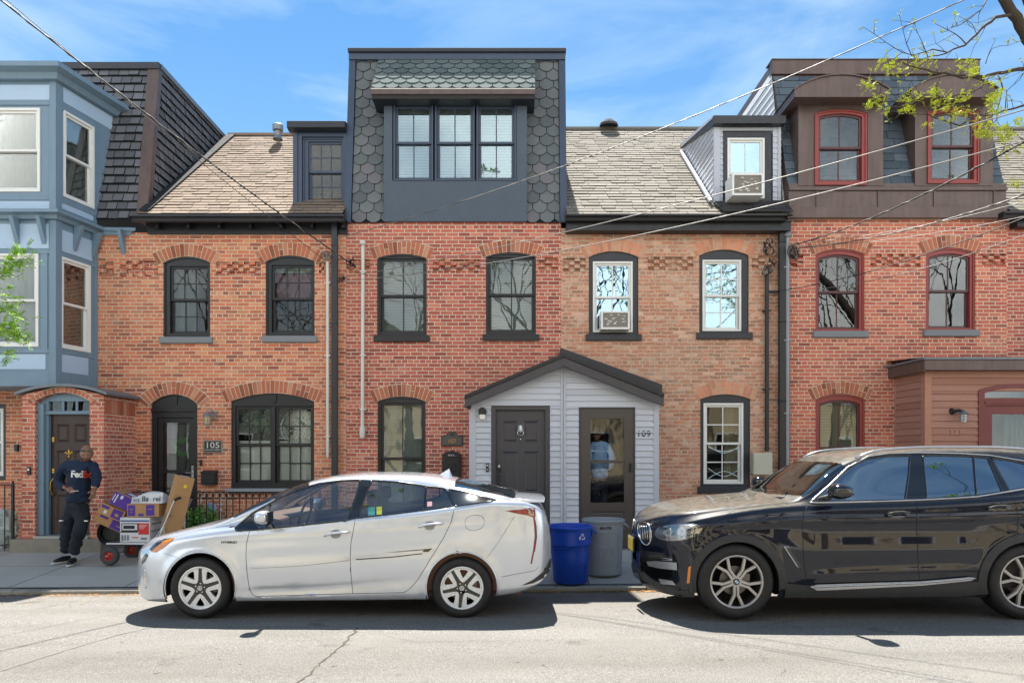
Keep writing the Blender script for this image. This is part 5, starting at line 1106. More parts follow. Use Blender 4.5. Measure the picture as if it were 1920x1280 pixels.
# ---- brown clapboard porch of 111
def clap_porch():
    d = 11.4; X0,X1 = ZX(1735,d),10.6; t = thing('clapboard_porch',((X0+X1)/2,d,0),'brown clapboard porch with a flat bronze roof and arched red door, at right','porch')
    zt = ZZ(696,d); g = MB(); dx0,dx1 = ZX(1833,d),ZX(1833,d)+1.26; zd = ZZ(722,d); XW = 7.05-.15
    T = lambda pts,s: tiles(g,[(x,d,z) for x,z in pts],99,.112,.022,'rect',0,seed=s,mi=0,back=1,u=(1,0,0),nrm=(0,-1,0))
    T([(X0+.09,0),(dx0,0),(dx0,zd-.1),(X0+.09,zd-.1)],1); T([(X0+.09,zd-.1),(X1,zd-.1),(X1,zt),(X0+.09,zt)],2); T([(dx1,0),(X1,0),(X1,zd-.1),(dx1,zd-.1)],3)
    tiles(g,[(X0,d+.08,0),(X0,WD,0),(X0,WD,zt),(X0,d+.08,zt)],99,.112,.016,'rect',0,seed=5,u=(0,1,0),nrm=(-1,0,0)); g.build('clapboard',[M['clap'],M['clap_t']],t)
    tr = MB(); tr.box(X0-.025,X0+.09,d-.03,d+.08,0,zt); tr.box(X0+.091,X1,d-.022,d-.0005,zt-.10,zt); tr.box(X0-.022,X0-.0005,d+.081,WD-.05,zt-.10,zt); tr.box(X0-.02,X0+.0,WD-.05,WD-.002,0,zt); tr.build('corner_trim',M['clap_t'],t,bevel=.004)
    r_ = MB(); f = 11.2; rx = X0-.13; zb_ = zt-.0; r_.box(rx,X1+.2,f,f+.04,zb_,ZZ(674,f)); r_.box(rx,rx+.04,f+.041,WD,zb_-.02,ZZ(674,f)); r_.box(rx+.041,X1+.2,f+.041,WD,zb_+.001,zb_+.02)
    zt_ = ZZ(674,f); r_.box(rx-.03,X1+.2,f-.03,f+.02,zt_+.001,zt_+.035,1); r_.add([(rx-.03,f+.021,zt_+.036),(X1+.2,f+.021,zt_+.036),(X1+.2,WD,zt_+.12),(rx-.03,WD,zt_+.12)],[(0,1,2,3)],1); r_.box(rx-.03,rx+.0,f+.021,WD,zt_+.001,zt_+.036,1)
    r_.build('roof',[M['bronze'],M['lead']],t,bevel=.003)
    fr = MB(); zs,zp = ZZ(731,d),ZZ(719,d); pol = arch_poly(dx0,dx1,.02,zs,zp); tz0,tz1 = ZZ(746,d),ZZ(729,d)
    slab_with_holes(fr,pol,[[(dx0+.1,.03),(dx1-.1,.03),(dx1-.1,ZZ(760,d)),(dx0+.1,ZZ(760,d))],[(dx0+.1,tz0),(dx1-.1,tz0)]+arc2(dx0+.1,dx1-.1,tz1-.07,tz1+.02)],d-.03,.14); fr.box(dx0+.1,dx1-.1,d-.045,d-.0305,ZZ(757,d),ZZ(752,d)); fr.build('door_frame',M['doorr'],t,bevel=.005)
    MB().box(dx0+.05,dx1-.05,d+.02,d+.024,tz0-.01,tz1+.05).build('transom_pane',M['glass_md'],t)
    D = MB(); x0,x1 = dx0+.102,dx1-.102; z1 = ZZ(760,d)-.003; slab_with_holes(D,[(x0,.03),(x1,.03),(x1,z1),(x0,z1)],[[(x0+.14,.9),(x1-.14,.9),(x1-.14,z1-.14),(x0+.14,z1-.14)]],d+.0,.045); Dd = D.build('door',M['doorr'],t,bevel=.004)
    MB().box(x0+.13,x1-.13,d+.02,d+.024,.88,z1-.12).build('pane',M['glass'],Dd); drape(x0+.45,x1-.1,.85,z1-.1,d+.16,.015,.09).build('curtain',M['curtg'],Dd); rm = MB(); rm.box(x0-.2,x1+.2,d+.7,d+.72,0,2.7); rm.build('room',M['room'],t)
    m = MB(); c = Vector((ZX(1784,d),d-.017,ZZ(771,d))); m.lathe([(0,-.03),(.04,-.028),(.055,0)],c,'y',18); m.tube([c+Vector((0,-.02,0)),c+Vector((.05,-.10,.01)),c+Vector((.10,-.14,-.02))],.028,10); e = c+Vector((.10,-.14,-.03)); m.lathe([(.03,.03),(.06,-.0),(.085,-.025),(.08,-.03),(.05,-.01),(.0,-.0)],e,'z',20,3); m.lathe([(.0,-.16),(.03,-.155),(.047,-.12),(.05,-.03)],e,'z',16,1)
    for i in range(6): a = i*math.pi/3; m.tube([e+Vector((math.cos(a)*.056,math.sin(a)*.056,-.03)),e+Vector((math.cos(a)*.056,math.sin(a)*.056,-.12)),e+Vector((math.cos(a)*.03,math.sin(a)*.03,-.165))],.004,6,2)
    for z in (-.07,-.11): m.tube([e+Vector((.057*math.cos(i*.3927),.057*math.sin(i*.3927),z)) for i in range(17)],.004,5,2)
    top(m,'wall_lamp',[M['black'],pm('frosted_glass','dcdedc',.3,var=.03),M['galv'],M['lead']],'caged bulkhead lamp on the brown clapboard beside the red door','wall lamp',smooth=True)
    m = MB(); text_mb(m,'111',(ZX(1789,d),d-.017,ZZ(816,d)),(1,0,0),(0,0,1),.09,.003,spacing=1.2); top(m,'house_number',pm('faded_number','6e5442',.8),'faint brown house number 111 below the caged lamp','house number')
clap_porch()

# ------------------------------------------------------------------ small things on the fronts
def plaque105():
    d = WD; x0,x1,z0,z1 = ZX(382,d),ZX(417,d),ZZ(848.5,d),ZZ(825,d); m = MB(); m.box(x0,x1,d-.02,d-.001,z0,z1,0); m.box(x0+.022,x1-.022,d-.024,d-.0205,z0+.02,z1-.02,1)
    text_mb(m,'105',((x0+x1)/2,d-.026,z0+.088),(1,0,0),(0,0,1),.10,.001,2,bold=.012,sx=1.25); text_mb(m,'WILLOW STREET',((x0+x1)/2,d-.026,z0+.04),(1,0,0),(0,0,1),.026,.001,2,bold=.01,sx=.95)
    top(m,'address_plaque',[pm('plaque_frame','80807c',.5,metal=.4),M['black'],pm('plaque_letter','c8c6be',.5)],'rectangular black plaque with silver number 105 between door and window','address plaque')
plaque105()
def lantern105():
    m = MB(); x,z = ZX(395.5,WD),ZZ(783,WD); y = WD-.15
    m.lathe([(0,.10),(.015,.09),(.02,.06),(.05,.045),(.085,.0),(.09,-.01),(.075,-.012),(.0,.0)],(x,y,z+.03),'z',20,0); m.lathe([(.0,-.135),(.045,-.13),(.05,-.12),(.05,.0)],(x,y,z+.02),'z',16,1)
    for i in range(4): a = i*math.pi/2+.5; m.tube([(x+.055*math.cos(a),y+.055*math.sin(a),z+.02),(x+.055*math.cos(a),y+.055*math.sin(a),z-.11)],.005,6,0)
    m.tube([(x+.058*math.cos(i*.3927),y+.058*math.sin(i*.3927),z-.06) for i in range(17)],.005,6,0); m.lathe([(0,-.03),(.05,-.02),(.052,0)],(x,y,z-.11),'z',16,0)
    m.tube([(x,y,z+.12),(x+.03,y+.03,z+.15),(x+.06,y+.08,z+.13),(x+.07,WD-.01,z+.06)],.009,8,0); m.box(x+.04,x+.10,WD-.02,WD-.001,z+.0,z+.12,0)
    top(m,'wall_lantern',[M['galv'],pm('lantern_glass','c8b894',.15,var=.1)],'small pewter coach lantern on the brick right of the arched black door','wall lamp',smooth=True)
lantern105()
m = MB(); x = ZX(377.5,WD); m.box(x-.024,x+.024,WD-.035,WD-.001,ZZ(873,WD),ZZ(861,WD)); top(m,'doorbell',M['black'],'slim black doorbell on the brick under the lantern','doorbell',bevel=.015)
m = MB(); x0,x1 = ZX(382.5,WD),ZX(408.5,WD); m.box(x0,x1,WD-.12,WD-.001,ZZ(908,WD),ZZ(884,WD)); m.prism([(x0-.008,WD-.135,ZZ(885,WD)),(x0-.008,WD-.001,ZZ(881,WD)),(x0-.008,WD-.001,ZZ(884,WD)),(x0-.008,WD-.135,ZZ(887,WD))],(x1-x0+.016,0,0)); m.box(x0+.02,x1-.02,WD-.126,WD-.1205,ZZ(905,WD),ZZ(889,WD)); top(m,'mailbox',M['black'],'square black mailbox on the orange brick below the 105 plaque','mailbox',bevel=.005)
def plaque107():
    x0,x1 = ZX(827.5,WD),ZX(868,WD); z0,z1,zp = ZZ(836,WD),ZZ(817,WD),ZZ(809,WD); xm = (x0+x1)/2; m = MB()
    def sh(o,y,mi,th): 
        pts = [(x0+o,z0+o),(x1-o,z0+o),(x1-o,z1-o),(xm+.11,z1-o+.012),(xm+.05,zp-o*1.1),(xm-.05,zp-o*1.1),(xm-.11,z1-o+.012),(x0+o,z1-o)]; m.prism([(a,y,b) for a,b in pts],(0,th,0),mi)
    sh(0,WD-.02,0,.018); sh(.018,WD-.024,1,.0035)
    for i in range(7): a = i/6*math.pi; m.lathe([(0,-.003),(.010,-.003),(.012,0)],(xm+.024*math.cos(a),WD-.0245,zp-.065+.018*math.sin(a)),'y',10,0)
    text_mb(m,'107',(xm,WD-.026,z0+.055),(1,0,0),(0,0,1),.072,.001,2,bold=.01); top(m,'address_plaque',[M['black'],pm('plaque_grey','5c5a56',.6,metal=.3),pm('gilt','b8862e',.45,metal=.4)],'dark arched plaque with gilt number 107 above the black mailbox','address plaque')
plaque107()
def mail107():
    x0,x1 = ZX(830,WD),ZX(865,WD); z0,z1,zp = ZZ(898,WD),ZZ(851,WD),ZZ(845.5,WD); m = MB()
    pol = arch_poly(x0,x1,z0,z1,zp); m.prism([(a,WD-.10,b) for a,b in pol],(0,.098,0),0); pol = arch_poly(x0+.02,x1-.02,z0+.02,z1-.01,zp-.02); m.prism([(a,WD-.108,b) for a,b in pol],(0,.0075,0),0)
    m.box(x0+.01,x1-.01,WD-.12,WD-.1085,z1-.06,z1-.048,0); c = Vector(((x0+x1)/2,WD-.11,z0+.22)); m.lathe([(.085,0),(.085,-.008),(.07,-.012),(.06,-.006),(.03,-.006),(.03,-.012),(0,-.014)],c,'y',24,0)
    text_mb(m,'MAIL',((x0+x1)/2,WD-.1095,z1-.034),(1,0,0),(0,0,1),.032,.001,1,bold=.015,spacing=1.25); top(m,'mailbox',[M['black'],M['pipew']],'tall black mailbox with arched top lettered MAIL on the red brick','mailbox',bevel=.004)
mail107()

# window air conditioners
def aircon(px0,px1,py0,py1,d,label,dep=.30,acc=1):
    y1 = d+.05; y0 = y1-dep; x0,x1,z0,z1 = ZX(px0,y0),ZX(px1,y0),ZZ(py1,y0),ZZ(py0,y0); m = MB()
    s = (y0)/(y1); 
    slab_with_holes(m,[(x0,z0),(x1,z0),(x1,z1),(x0,z1)],[[(x0+.035,z0+.035),(x1-.035,z0+.035),(x1-.035,z1-.03),(x0+.035,z1-.03)]],y0,dep,0)
    m.box(x0+.035,x1-.035,y0+.025,y0+.03,z0+.035,z1-.03,1); z = z0+.05
    while z < z1-.04: m.box(x0+.036,x1-.036,y0+.014,y0+.018,z,z+.004,1); z += .012
    rr = random.Random(int(px0))
    for i in range(20 if acc else 0):                        # torn foil left on the grille
        c = Vector((rr.uniform(x0+.08,x1-.08),y0+.010,rr.uniform(z0+.07,z1-.06))); n = 6; pts = [c+Vector((math.cos(k*6.28/n)*rr.uniform(.008,.05),0,math.sin(k*6.28/n)*rr.uniform(.004,.018))) for k in range(n)]; m.prism(pts,(0,.003,0),2)
    top(m,'air_conditioner',[M['white'],pm('ac_grille','a09b92',.7,metal=.2,var=.25,scale=30),pm('foil_scrap','d8d4cc',.5)],label,'air conditioner',group='window air conditioners',bevel=.008)
aircon(1127,1181,583,617,12.28,'white window air conditioner in the upstairs white sash, grille peeling',dep=.25)
aircon(1373,1432,325,366,12.28,'white air conditioner jutting from the dormer window, its front badly peeled',dep=.40)

# meters, conduits, utility box
def pipe(pts,r,mat,name,label,cat='pipe',head=None,extra=None,group=None):
    m = MB(); m.tube(pts,r,12,0)
    if head: m.lathe(head[1],head[0],'z',14,0)
    if extra: extra(m)
    return top(m,name,mat if isinstance(mat,list) else [mat],label,cat,group,smooth=True)
def clamps(x,y,zs,r):
    def f(m):
        for z in zs: m.box(x-r*1.8,x+r*1.8,y-r-.004,WD-.001,z,z+.022)
    return f
x = ZX(614.5,12.22); zt,zb = ZZ(490,12.22),ZZ(845,12.22); pipe([(x,12.22,zt),(x,12.22,zb)],.032,M['pipew'],'conduit_pipe','white service conduit left of the black downspout, topped by insulators',extra=lambda m:(clamps(x,12.22,[zt-.4,zt-1.7,zb+.25],.03)(m), m.lathe([(.034,0),(.034,-.02),(.022,-.14),(.0,-.15)],(x,12.22,zb+.02),'z',12)),group='pale pipes on the fronts')
x2 = ZX(680.5,12.22); zt2,zb2 = ZZ(458,12.22),ZZ(800,12.22)
pipe([(x2,12.22,zt2),(x2-.01,12.22,zb2)],.032,M['pipew'],'conduit_pipe','white service conduit ending in a bulb, right of the black downspout',extra=lambda m:(clamps(x2,12.22,[zt2-.5,zt2-2,zb2+.3],.03)(m), m.lathe([(0,-.22),(.04,-.2),(.055,-.12),(.05,-.02),(.032,.03)],(x2-.01,12.22,zb2),'z',14), m.lathe([(0,.07),(.05,.05),(.055,0),(.035,-.02)],(x2,12.2,zt2),'z',14)),group='pale pipes on the fronts')
x3 = ZX(1476,12.2); zt3 = ZZ(440,12.2)
pipe([(x3,12.2,zt3),(x3,12.2,.0)],.042,M['galv'],'conduit_pipe','grey steel service conduit with a weatherhead beside the black downspout',extra=lambda m:(clamps(x3,12.2,[zt3-.6,zt3-1.9,zt3-3.2,.8],.04)(m), m.lathe([(0,.09),(.05,.07),(.075,.0),(.06,-.04),(.042,-.05)],(x3,12.19,zt3),'z',14)),group='pale pipes on the fronts')
x4 = ZX(1438,12.23); zt4,zb4 = ZZ(500,12.23),ZZ(846,12.23)
pipe([(x4,12.23,zt4),(x4,12.23,zb4)],.035,M['black'],'conduit_pipe','black cable conduit running down to the beige utility box',extra=lambda m:(clamps(x4,12.23,[zt4-.8,zt4-2.2],.035)(m), m.tube([(x4,12.23,ZZ(547,12.23)),(ZX(1462,12.23),12.23,ZZ(547,12.23))],.022,10), m.box(x4-.03,x4+.03,12.19,12.26,ZZ(843,12.23),ZZ(838,12.23))))
m = MB(); ux0,ux1,uz0,uz1 = ZX(1412,12.15),ZX(1446,12.15),ZZ(889,12.15),ZZ(849,12.15)
m.box(ux0,ux1,12.13,WD-.001,uz0,uz1); m.box(ux0-.008,ux1+.008,12.10,12.129,uz0-.008,uz1+.008); top(m,'utility_box',pm('beige_plastic','b6b4a4',.5,var=.05),'beige plastic utility box on the worn brick above the dark car bonnet','utility box',bevel=.03,seg=4)
# loose cable loops and insulators by the service entries
def loops(px,py,n,seed,s,label,mats=('wire',),name='cable_bundle'):
    rr = random.Random(seed); m = MB(); c = W(px,py,12.15)
    for i in range(n):
        pts = []; a0 = rr.uniform(0,6.28); ra,rb = rr.uniform(.4,1)*s,rr.uniform(.5,1.2)*s; o = Vector((rr.uniform(-s,s)*.7,rr.uniform(-.05,.06),rr.uniform(-s,s)*.8)); ln = rr.uniform(3,6.5)
        for k in range(13): a = a0+ln*k/12; pts.append(c+o+Vector((ra*math.cos(a),.03*math.sin(a*2),rb*math.sin(a))))
        m.tube(pts,rr.uniform(.004,.008),5,i % len(mats))
    for i in range(3): m.lathe([(0,-.03),(.018,-.028),(.02,.0),(.014,.03),(0,.035)],c+Vector((rr.uniform(-s,s),0,rr.uniform(-s,s))),'z',8,0)
    top(m,name,[M[k] for k in mats],label,'cables',group='tangles of cable on the fronts')
loops(1441,462,8,3,.09,'tangle of dark cable on the pale brick left of the black downspout')
loops(1490,473,11,4,.10,'drooping twist of black and pale cables right of the steel weatherhead',('wire','wirew','wire'))
loops(1440,505,5,5,.07,'loose pale and black wire ends atop the black cable conduit',('wirew','wire'))
loops(1447,492,4,9,.06,'dark coil of cable between the worn brick arch and black downspout')
loops(612,480,6,6,.06,'pale wire ends curling above the left white conduit',('wirew','wire','wirew'))
loops(658,493,6,7,.07,'dark wires hanging between the two white conduits',('wire',))
loops(640,522,4,8,.05,'small knot of thin wires crossing the black downspout',('wire',))
# ------------------------------------------------------------------ overhead service wires
def wire(a, b, sag, r, mat, label, n=40, twist=0, seed=0):
    A,B = W(*a),W(*b); m = MB(); pts = []
    for i in range(n+1):
        t = i/n; p = A.lerp(B,t); p.z -= 4*sag*t*(1-t); pts.append(p)
    r *= .68; m.tube(pts,r,6,0)
    if twist:
        q = [p+Vector((math.cos(i*1.7)*r*1.5,math.sin(i*1.7)*r*1.1,math.sin(i*1.7)*r*1.5)) for i,p in enumerate(pts)]; m.tube(q,r*.6,5,1 if twist > 1 else 0)
    top(m,'overhead_wire',[M[mat],M['wire' if mat == 'wirew' else 'wirew']],label,'wire','overhead wires across the street',smooth='all')
wire((658,494,12.2),(-260,-210,6.5),.10,.014,'wire','thick twisted wire from the upper left corner to the brick between the pipes',60,2)
wire((612,490,12.2),(-260,-235,7.2),.08,.007,'wire','thin wire from the upper left corner to the left white conduit')
wire((626,448,12.2),(2300,-230,6.2),.30,.009,'wirew','pale twisted wire rising from the black downspout to the upper right corner',70,2)
wire((642,520,12.2),(2300,95,5.2),.16,.008,'wirew','pale wire crossing above the white sash windows, the higher of two',60)
wire((640,527,12.2),(2300,160,5.0),.24,.008,'wirew','pale wire crossing above the white sash windows, the lower of two',60)
wire((1478,462,12.1),(2300,40,5.2),.22,.012,'wire','dark twisted wire from the steel weatherhead past the right dormer',60,2)
wire((1478,466,12.1),(2300,215,6.0),.25,.011,'wirew','pale twisted wire from the steel weatherhead across the metal band',60,2)
wire((1446,458,12.1),(2300,262,6.4),.22,.006,'wirew','thin pale wire from the dark tangle across the right house, upper',50)
wire((1446,461,12.1),(2300,310,6.6),.22,.006,'wirew','thin pale wire from the dark tangle across the right house, lower',50)
wire((1463,545,12.1),(2300,240,6.0),.22,.009,'wire','dark wire from the conduit joint past the right house windows',50)
wire((1478,546,12.1),(2300,275,6.4),.30,.007,'wirew','pale wire from the conduit joint past the right house windows',50)
# ------------------------------------------------------------------ cars
def pch(pts):                                             # monotone cubic through (x, y)
    xs = [p[0] for p in pts]; ys = [p[1] for p in pts]; n = len(xs); d = [(ys[i+1]-ys[i])/(xs[i+1]-xs[i]) for i in range(n-1)]
    m = [d[0]]+[0 if d[i-1]*d[i] <= 0 else 2*d[i-1]*d[i]/(d[i-1]+d[i]) for i in range(1,n-1)]+[d[-1]]
    def f(x):
        if x <= xs[0]: return ys[0]
        if x >= xs[-1]: return ys[-1]
        i = 0
        while x > xs[i+1]: i += 1
        h = xs[i+1]-xs[i]; t = (x-xs[i])/h
        return (2*t**3-3*t*t+1)*ys[i]+(t**3-2*t*t+t)*h*m[i]+(-2*t**3+3*t*t)*ys[i+1]+(t**3-t*t)*h*m[i+1]
    return f
def qspline(c, k=9):                                      # quadratic B-spline, clamped
    out_ = [c[0]]
    for i in range(1, len(c)-1):
        a = c[0] if i == 1 else ((c[i-1][0]+c[i][0])/2,(c[i-1][1]+c[i][1])/2); b = c[i]; e = c[-1] if i == len(c)-2 else ((c[i][0]+c[i+1][0])/2,(c[i][1]+c[i+1][1])/2)
        for s in range(1, k+1):
            t = s/k; out_.append(((1-t)**2*a[0]+2*t*(1-t)*b[0]+t*t*e[0],(1-t)**2*a[1]+2*t*(1-t)*b[1]+t*t*e[1]))
    return out_
def inpoly(x, y, P):
    c = False; j = len(P)-1
    for i in range(len(P)):
        if (P[i][1] > y) != (P[j][1] > y) and x < (P[j][0]-P[i][0])*(y-P[i][1])/(P[j][1]-P[i][1])+P[i][0]: c = not c
        j = i
    return c
def nearp(x, y, P):
    best = None
    for i in range(len(P)):
        a, b = P[i-1], P[i]; dx, dy = b[0]-a[0], b[1]-a[1]; L_ = dx*dx+dy*dy
        t = 0 if L_ == 0 else max(0, min(1, ((x-a[0])*dx+(y-a[1])*dy)/L_)); q = (a[0]+t*dx, a[1]+t*dy); d = (q[0]-x)**2+(q[1]-y)**2
        if best is None or d < best[0]: best = (d, q)
    return best
def smoothpoly(P, k=3, closed=True):
    for _ in range(k):
        Q = []
        n = len(P)
        for i in range(n if closed else n-1):
            a, b = P[i], P[(i+1) % n]; Q += [(a[0]*.75+b[0]*.25,a[1]*.75+b[1]*.25),(a[0]*.25+b[0]*.75,a[1]*.25+b[1]*.75)]
        if not closed: Q = [P[0]]+Q+[P[-1]]
        P = Q
    return P
def circ(cx, cy, r, n=48, ry=None): return [(cx+r*math.cos(2*math.pi*i/n), cy+(ry or r)*math.sin(2*math.pi*i/n)) for i in range(n)]
def proj(p): return (CX+F*p.x/p.y, HY-F*(p.z-CAMZ)/p.y)

class Car:
    """half body as a lofted skin in world space (near half), mirrored about the car's centre plane"""
    def __init__(s, yc, stations, section, bulges=()):
        s.yc = yc; s.st = stations; s.sec = section; s.bul = bulges; s.V = []; s.F = []; s.I = []
        rows = [s.row(x) for x in stations]; m = len(rows[0]); s.m = m
        for r in rows: s.V += r
        for i in range(len(rows)-1):
            for j in range(m-1): s.F.append((i*m+j, i*m+j+1, (i+1)*m+j+1, (i+1)*m+j)); s.I.append((i, j))
        s.grp = ['body']*len(s.F)
        s.bvh = BVHTree.FromPolygons(s.V, s.F)
        s.faceN = None
    def row(s, x):
        r = []
        for w_, z in qspline(s.sec(x)):
            if w_ > .3:
                for b in s.bul: w_ += b(x, z)
            r.append(Vector((x, s.yc-w_, z)))
        r[0].y = s.yc; r[-1].y = s.yc
        return r
    def hit(s, px, py, spread=True):
        o = Vector((0,0,CAMZ)); d = (W(px,py,7)-o).normalized(); h = s.bvh.ray_cast(o, d)
        if h[0] is None: 
            h = s.bvh.find_nearest(o+d*((s.yc-.8)/d.y))
        n = h[1]
        if n.dot(d) > 0: n = -n
        return h[0], n
    def cut(s, P, name, tol=1.7, minw=.25, flat=None):
        """P in photo pixels: faces of the near skin inside P go to group name"""
        xs = [p[0] for p in P]; ys = [p[1] for p in P]; bx = (min(xs)-6,max(xs)+6,min(ys)-6,max(ys)+6); used = {}
        fc = {}
        for k, f in enumerate(s.F):
            c = (s.V[f[0]]+s.V[f[1]]+s.V[f[2]]+s.V[f[3]])/4; q = proj(c)
            if bx[0] <= q[0] <= bx[1] and bx[2] <= q[1] <= bx[3] and s.yc-c.y > minw:
                for v in f: used[v] = 1
                fc[k] = 1
        for v in used:
            p = s.V[v]; q = proj(p); d, t = nearp(q[0], q[1], P)
            if d < tol*tol:
                nn = s.bvh.find_nearest(p)[1]; dr = (W(t[0],t[1],7)-Vector((0,0,CAMZ))); o = Vector((0,0,CAMZ)); den = dr.dot(nn)
                if abs(den) > .15*dr.length:
                    w2 = o+dr*((p-o).dot(nn)/den)
                    if (w2-p).length < .05: s.V[v] = w2
        for k in fc:
            f = s.F[k]; c = (s.V[f[0]]+s.V[f[1]]+s.V[f[2]]+s.V[f[3]])/4; q = proj(c)
            if inpoly(q[0], q[1], P) and s.grp[k] != 'gone': s.grp[k] = name
    def assign(s, pred, name):
        for k, f in enumerate(s.F):
            c = (s.V[f[0]]+s.V[f[1]]+s.V[f[2]]+s.V[f[3]])/4
            if pred(c, s.yc-c.y, *s.I[k]): s.grp[k] = name
    def mir(s, p): return Vector((p[0], 2*s.yc-p[1], p[2]))
    def mesh(s, name, side=0):                            # side 0 both, -1 near, 1 far
        mb = MB(); fs = [f for f, g in zip(s.F, s.grp) if g == name]; ids = sorted({v for f in fs for v in f}); mp_ = {v: i for i, v in enumerate(ids)}
        if side <= 0: mb.add([s.V[v] for v in ids], [tuple(mp_[v] for v in f)[::-1] for f in fs])
        if side >= 0: mb.add([s.mir(s.V[v]) for v in ids], [tuple(mp_[v] for v in f) for f in fs])
        return mb
    def patch(s, P, lift=.003, step=4, both=True, mi=0, mb=None, thick=0, dome=0):
        mb = mb or MB(); pts = []; n = len(P)
        for i in range(n):
            a, b = P[i], P[(i+1) % n]; k = max(1, int(math.hypot(b[0]-a[0], b[1]-a[1])/step))
            for q in range(k): pts.append((a[0]+(b[0]-a[0])*q/k, a[1]+(b[1]-a[1])*q/k))
        nb = len(pts); edges = [(i, (i+1) % nb) for i in range(nb)]; inner = []
        x0,x1,y0,y1 = min(p[0] for p in P),max(p[0] for p in P),min(p[1] for p in P),max(p[1] for p in P)
        y = y0+step/2; r_ = 0
        while y < y1:
            x = x0+(step/2 if r_ % 2 else 0)
            while x < x1:
                if inpoly(x, y, P) and nearp(x, y, pts)[0] > (step*.45)**2: inner.append((x, y))
                x += step
            y += step*.87; r_ += 1
        allp = [Vector(p) for p in pts+inner]
        r = geometry.delaunay_2d_cdt(allp, edges, [list(range(nb))], 1, 1e-4)
        vs2, fs = r[0], r[2]; vs = []
        for q in vs2:
            p, nn = s.hit(q[0], q[1]); l_ = lift
            if dome: l_ += dome*min(1, math.sqrt(nearp(q[0], q[1], pts)[0])/8)
            vs.append(p+nn*l_)
        def orient(vv, f, flip):
            out_ = []
            for t in f:
                n_ = (vv[t[1]]-vv[t[0]]).cross(vv[t[2]]-vv[t[0]]); c = vv[t[0]]; d = (c-Vector((0,0,CAMZ))) if not flip else (c-Vector((0,2*s.yc,CAMZ)))
                out_.append(tuple(t) if n_.dot(d) < 0 else tuple(t)[::-1])
            return out_
        mb.add(vs, orient(vs, fs, False), mi)
        if both:
            v2 = [s.mir(p) for p in vs]; mb.add(v2, orient(v2, fs, True), mi)
        return mb
    def line(s, P, r=.004, lift=0, both=True, mb=None, mi=0, step=5, flat=1, nseg=6, closed=False):
        mb = mb or MB(); pts = []; P = list(P)+([P[0]] if closed else [])
        for a, b in zip(P, P[1:]):
            k = max(1, int(math.hypot(b[0]-a[0], b[1]-a[1])/step)); pts += [(a[0]+(b[0]-a[0])*q/k, a[1]+(b[1]-a[1])*q/k) for q in range(k)]
        pts.append(P[-1]); V_ = []
        for q in pts: p, nn = s.hit(*q); V_.append(p+nn*lift)
        mb.tube(V_, r, nseg, mi)
        if both: mb.tube([s.mir(p) for p in V_], r, nseg, mi)
        return mb

def stations(x0, x1, ds=.0135):
    xs = [x0+.0005]; e = .0015
    while xs[-1] < x0+.16: xs.append(xs[-1]+e); e = min(ds, e*1.35)
    while xs[-1] < x1-.16: xs.append(xs[-1]+ds)
    t = [x1-.0005]; e = .0015
    while t[-1] > xs[-1]+ds*.6: t.append(t[-1]-e); e = min(ds, e*1.35)
    return xs+t[::-1]

def paint(name, col, metal=.3, rough=.3, flake=.15, coat=1):
    t = NT(name); p = t.pos(); v = t.n('ShaderNodeTexVoronoi'); v.inputs['Scale'].default_value = 900; t.l(p, v.inputs['Vector'])
    c = lin(col); cc = t.mix(t.math('MULTIPLY', v.outputs['Distance'], flake), c, tuple(min(1, x*1.6+.02) for x in c))
    sp = t.n('ShaderNodeSeparateXYZ'); t.l(p, sp.inputs[0])
    dust = t.math('MULTIPLY', t.rng(sp.outputs[2], .45, -.05, 0, 1), t.rng(t.noise(p, 6, 5, .65), .3, .7, 0, .30)); cc = t.mix(dust, cc, lin('8c8474'))
    b = t.bsdf(cc, rough, metal, None, coat, .5, .03); return t.m
def dusty_top(name, col, dustc='8a8270', metal=.15, rough=.30):
    """dark paint with pollen lying on every surface that faces up"""
    t = NT(name); g = t.n('ShaderNodeNewGeometry'); p = g.outputs['Position']; c = lin(col); sn = t.n('ShaderNodeSeparateXYZ'); t.l(g.outputs['Normal'], sn.inputs[0])
    up = t.math('MULTIPLY', t.rng(sn.outputs[2], .55, .95, 0, 1), t.rng(t.noise(p, 14, 6, .65), .25, .75, .18, .62)); sp = t.n('ShaderNodeSeparateXYZ'); t.l(p, sp.inputs[0])
    low = t.math('MULTIPLY', t.rng(sp.outputs[2], .5, -.05, 0, 1), t.rng(t.noise(p, 5, 5, .65), .3, .75, 0, .06)); f = t.math('MAXIMUM', up, low)
    cc = t.mix(f, c, lin(dustc)); rr = t.math('ADD', rough, t.math('MULTIPLY', f, .4)); b = t.bsdf(cc, rr, 0, None, 1, .08, .02)
    t.l(t.math('SUBTRACT', 1, t.math('MULTIPLY', f, .8)), b.inputs['Coat Weight']); return t.m
M['carglass'] = glass_mat('car_glass', .10, (.74,.80,.78), .0)
M['carglass_dk'] = glass_mat('car_glass_dark', .30, (.10,.12,.13), .0, rt=(.75,.9,1))
M['blackgl'] = pm('gloss_black', '0c0d0f', .12, var=.05, coat=.8)
M['cladding'] = pm('grey_cladding', '2b2c2e', .6, var=.12, bump=.1, bscale=300)
M['chrome'] = pm('chrome', 'd4d6d8', .12, metal=1, var=.03)
M['alu'] = pm('satin_aluminium', 'b4b6ba', .32, metal=.85, var=.06)
M['rim_g'] = pm('grey_alloy', 'b4b0ac', .32, metal=.5, var=.08, dirt=.2)
M['rim_w'] = pm('light_alloy', 'dcdee0', .3, metal=.3, var=.06, dirt=.15)
M['well'] = pm('wheel_well', '0e0e0f', .9)
M['lens'] = glass_mat('lamp_lens', .16, (.9,.92,.95), 0)
M['amber'] = pm('amber_lens', 'd07a1c', .2, var=.1, coat=.6)
M['taill'] = pm('tail_lens', '8c1c1c', .15, var=.2, coat=.8)
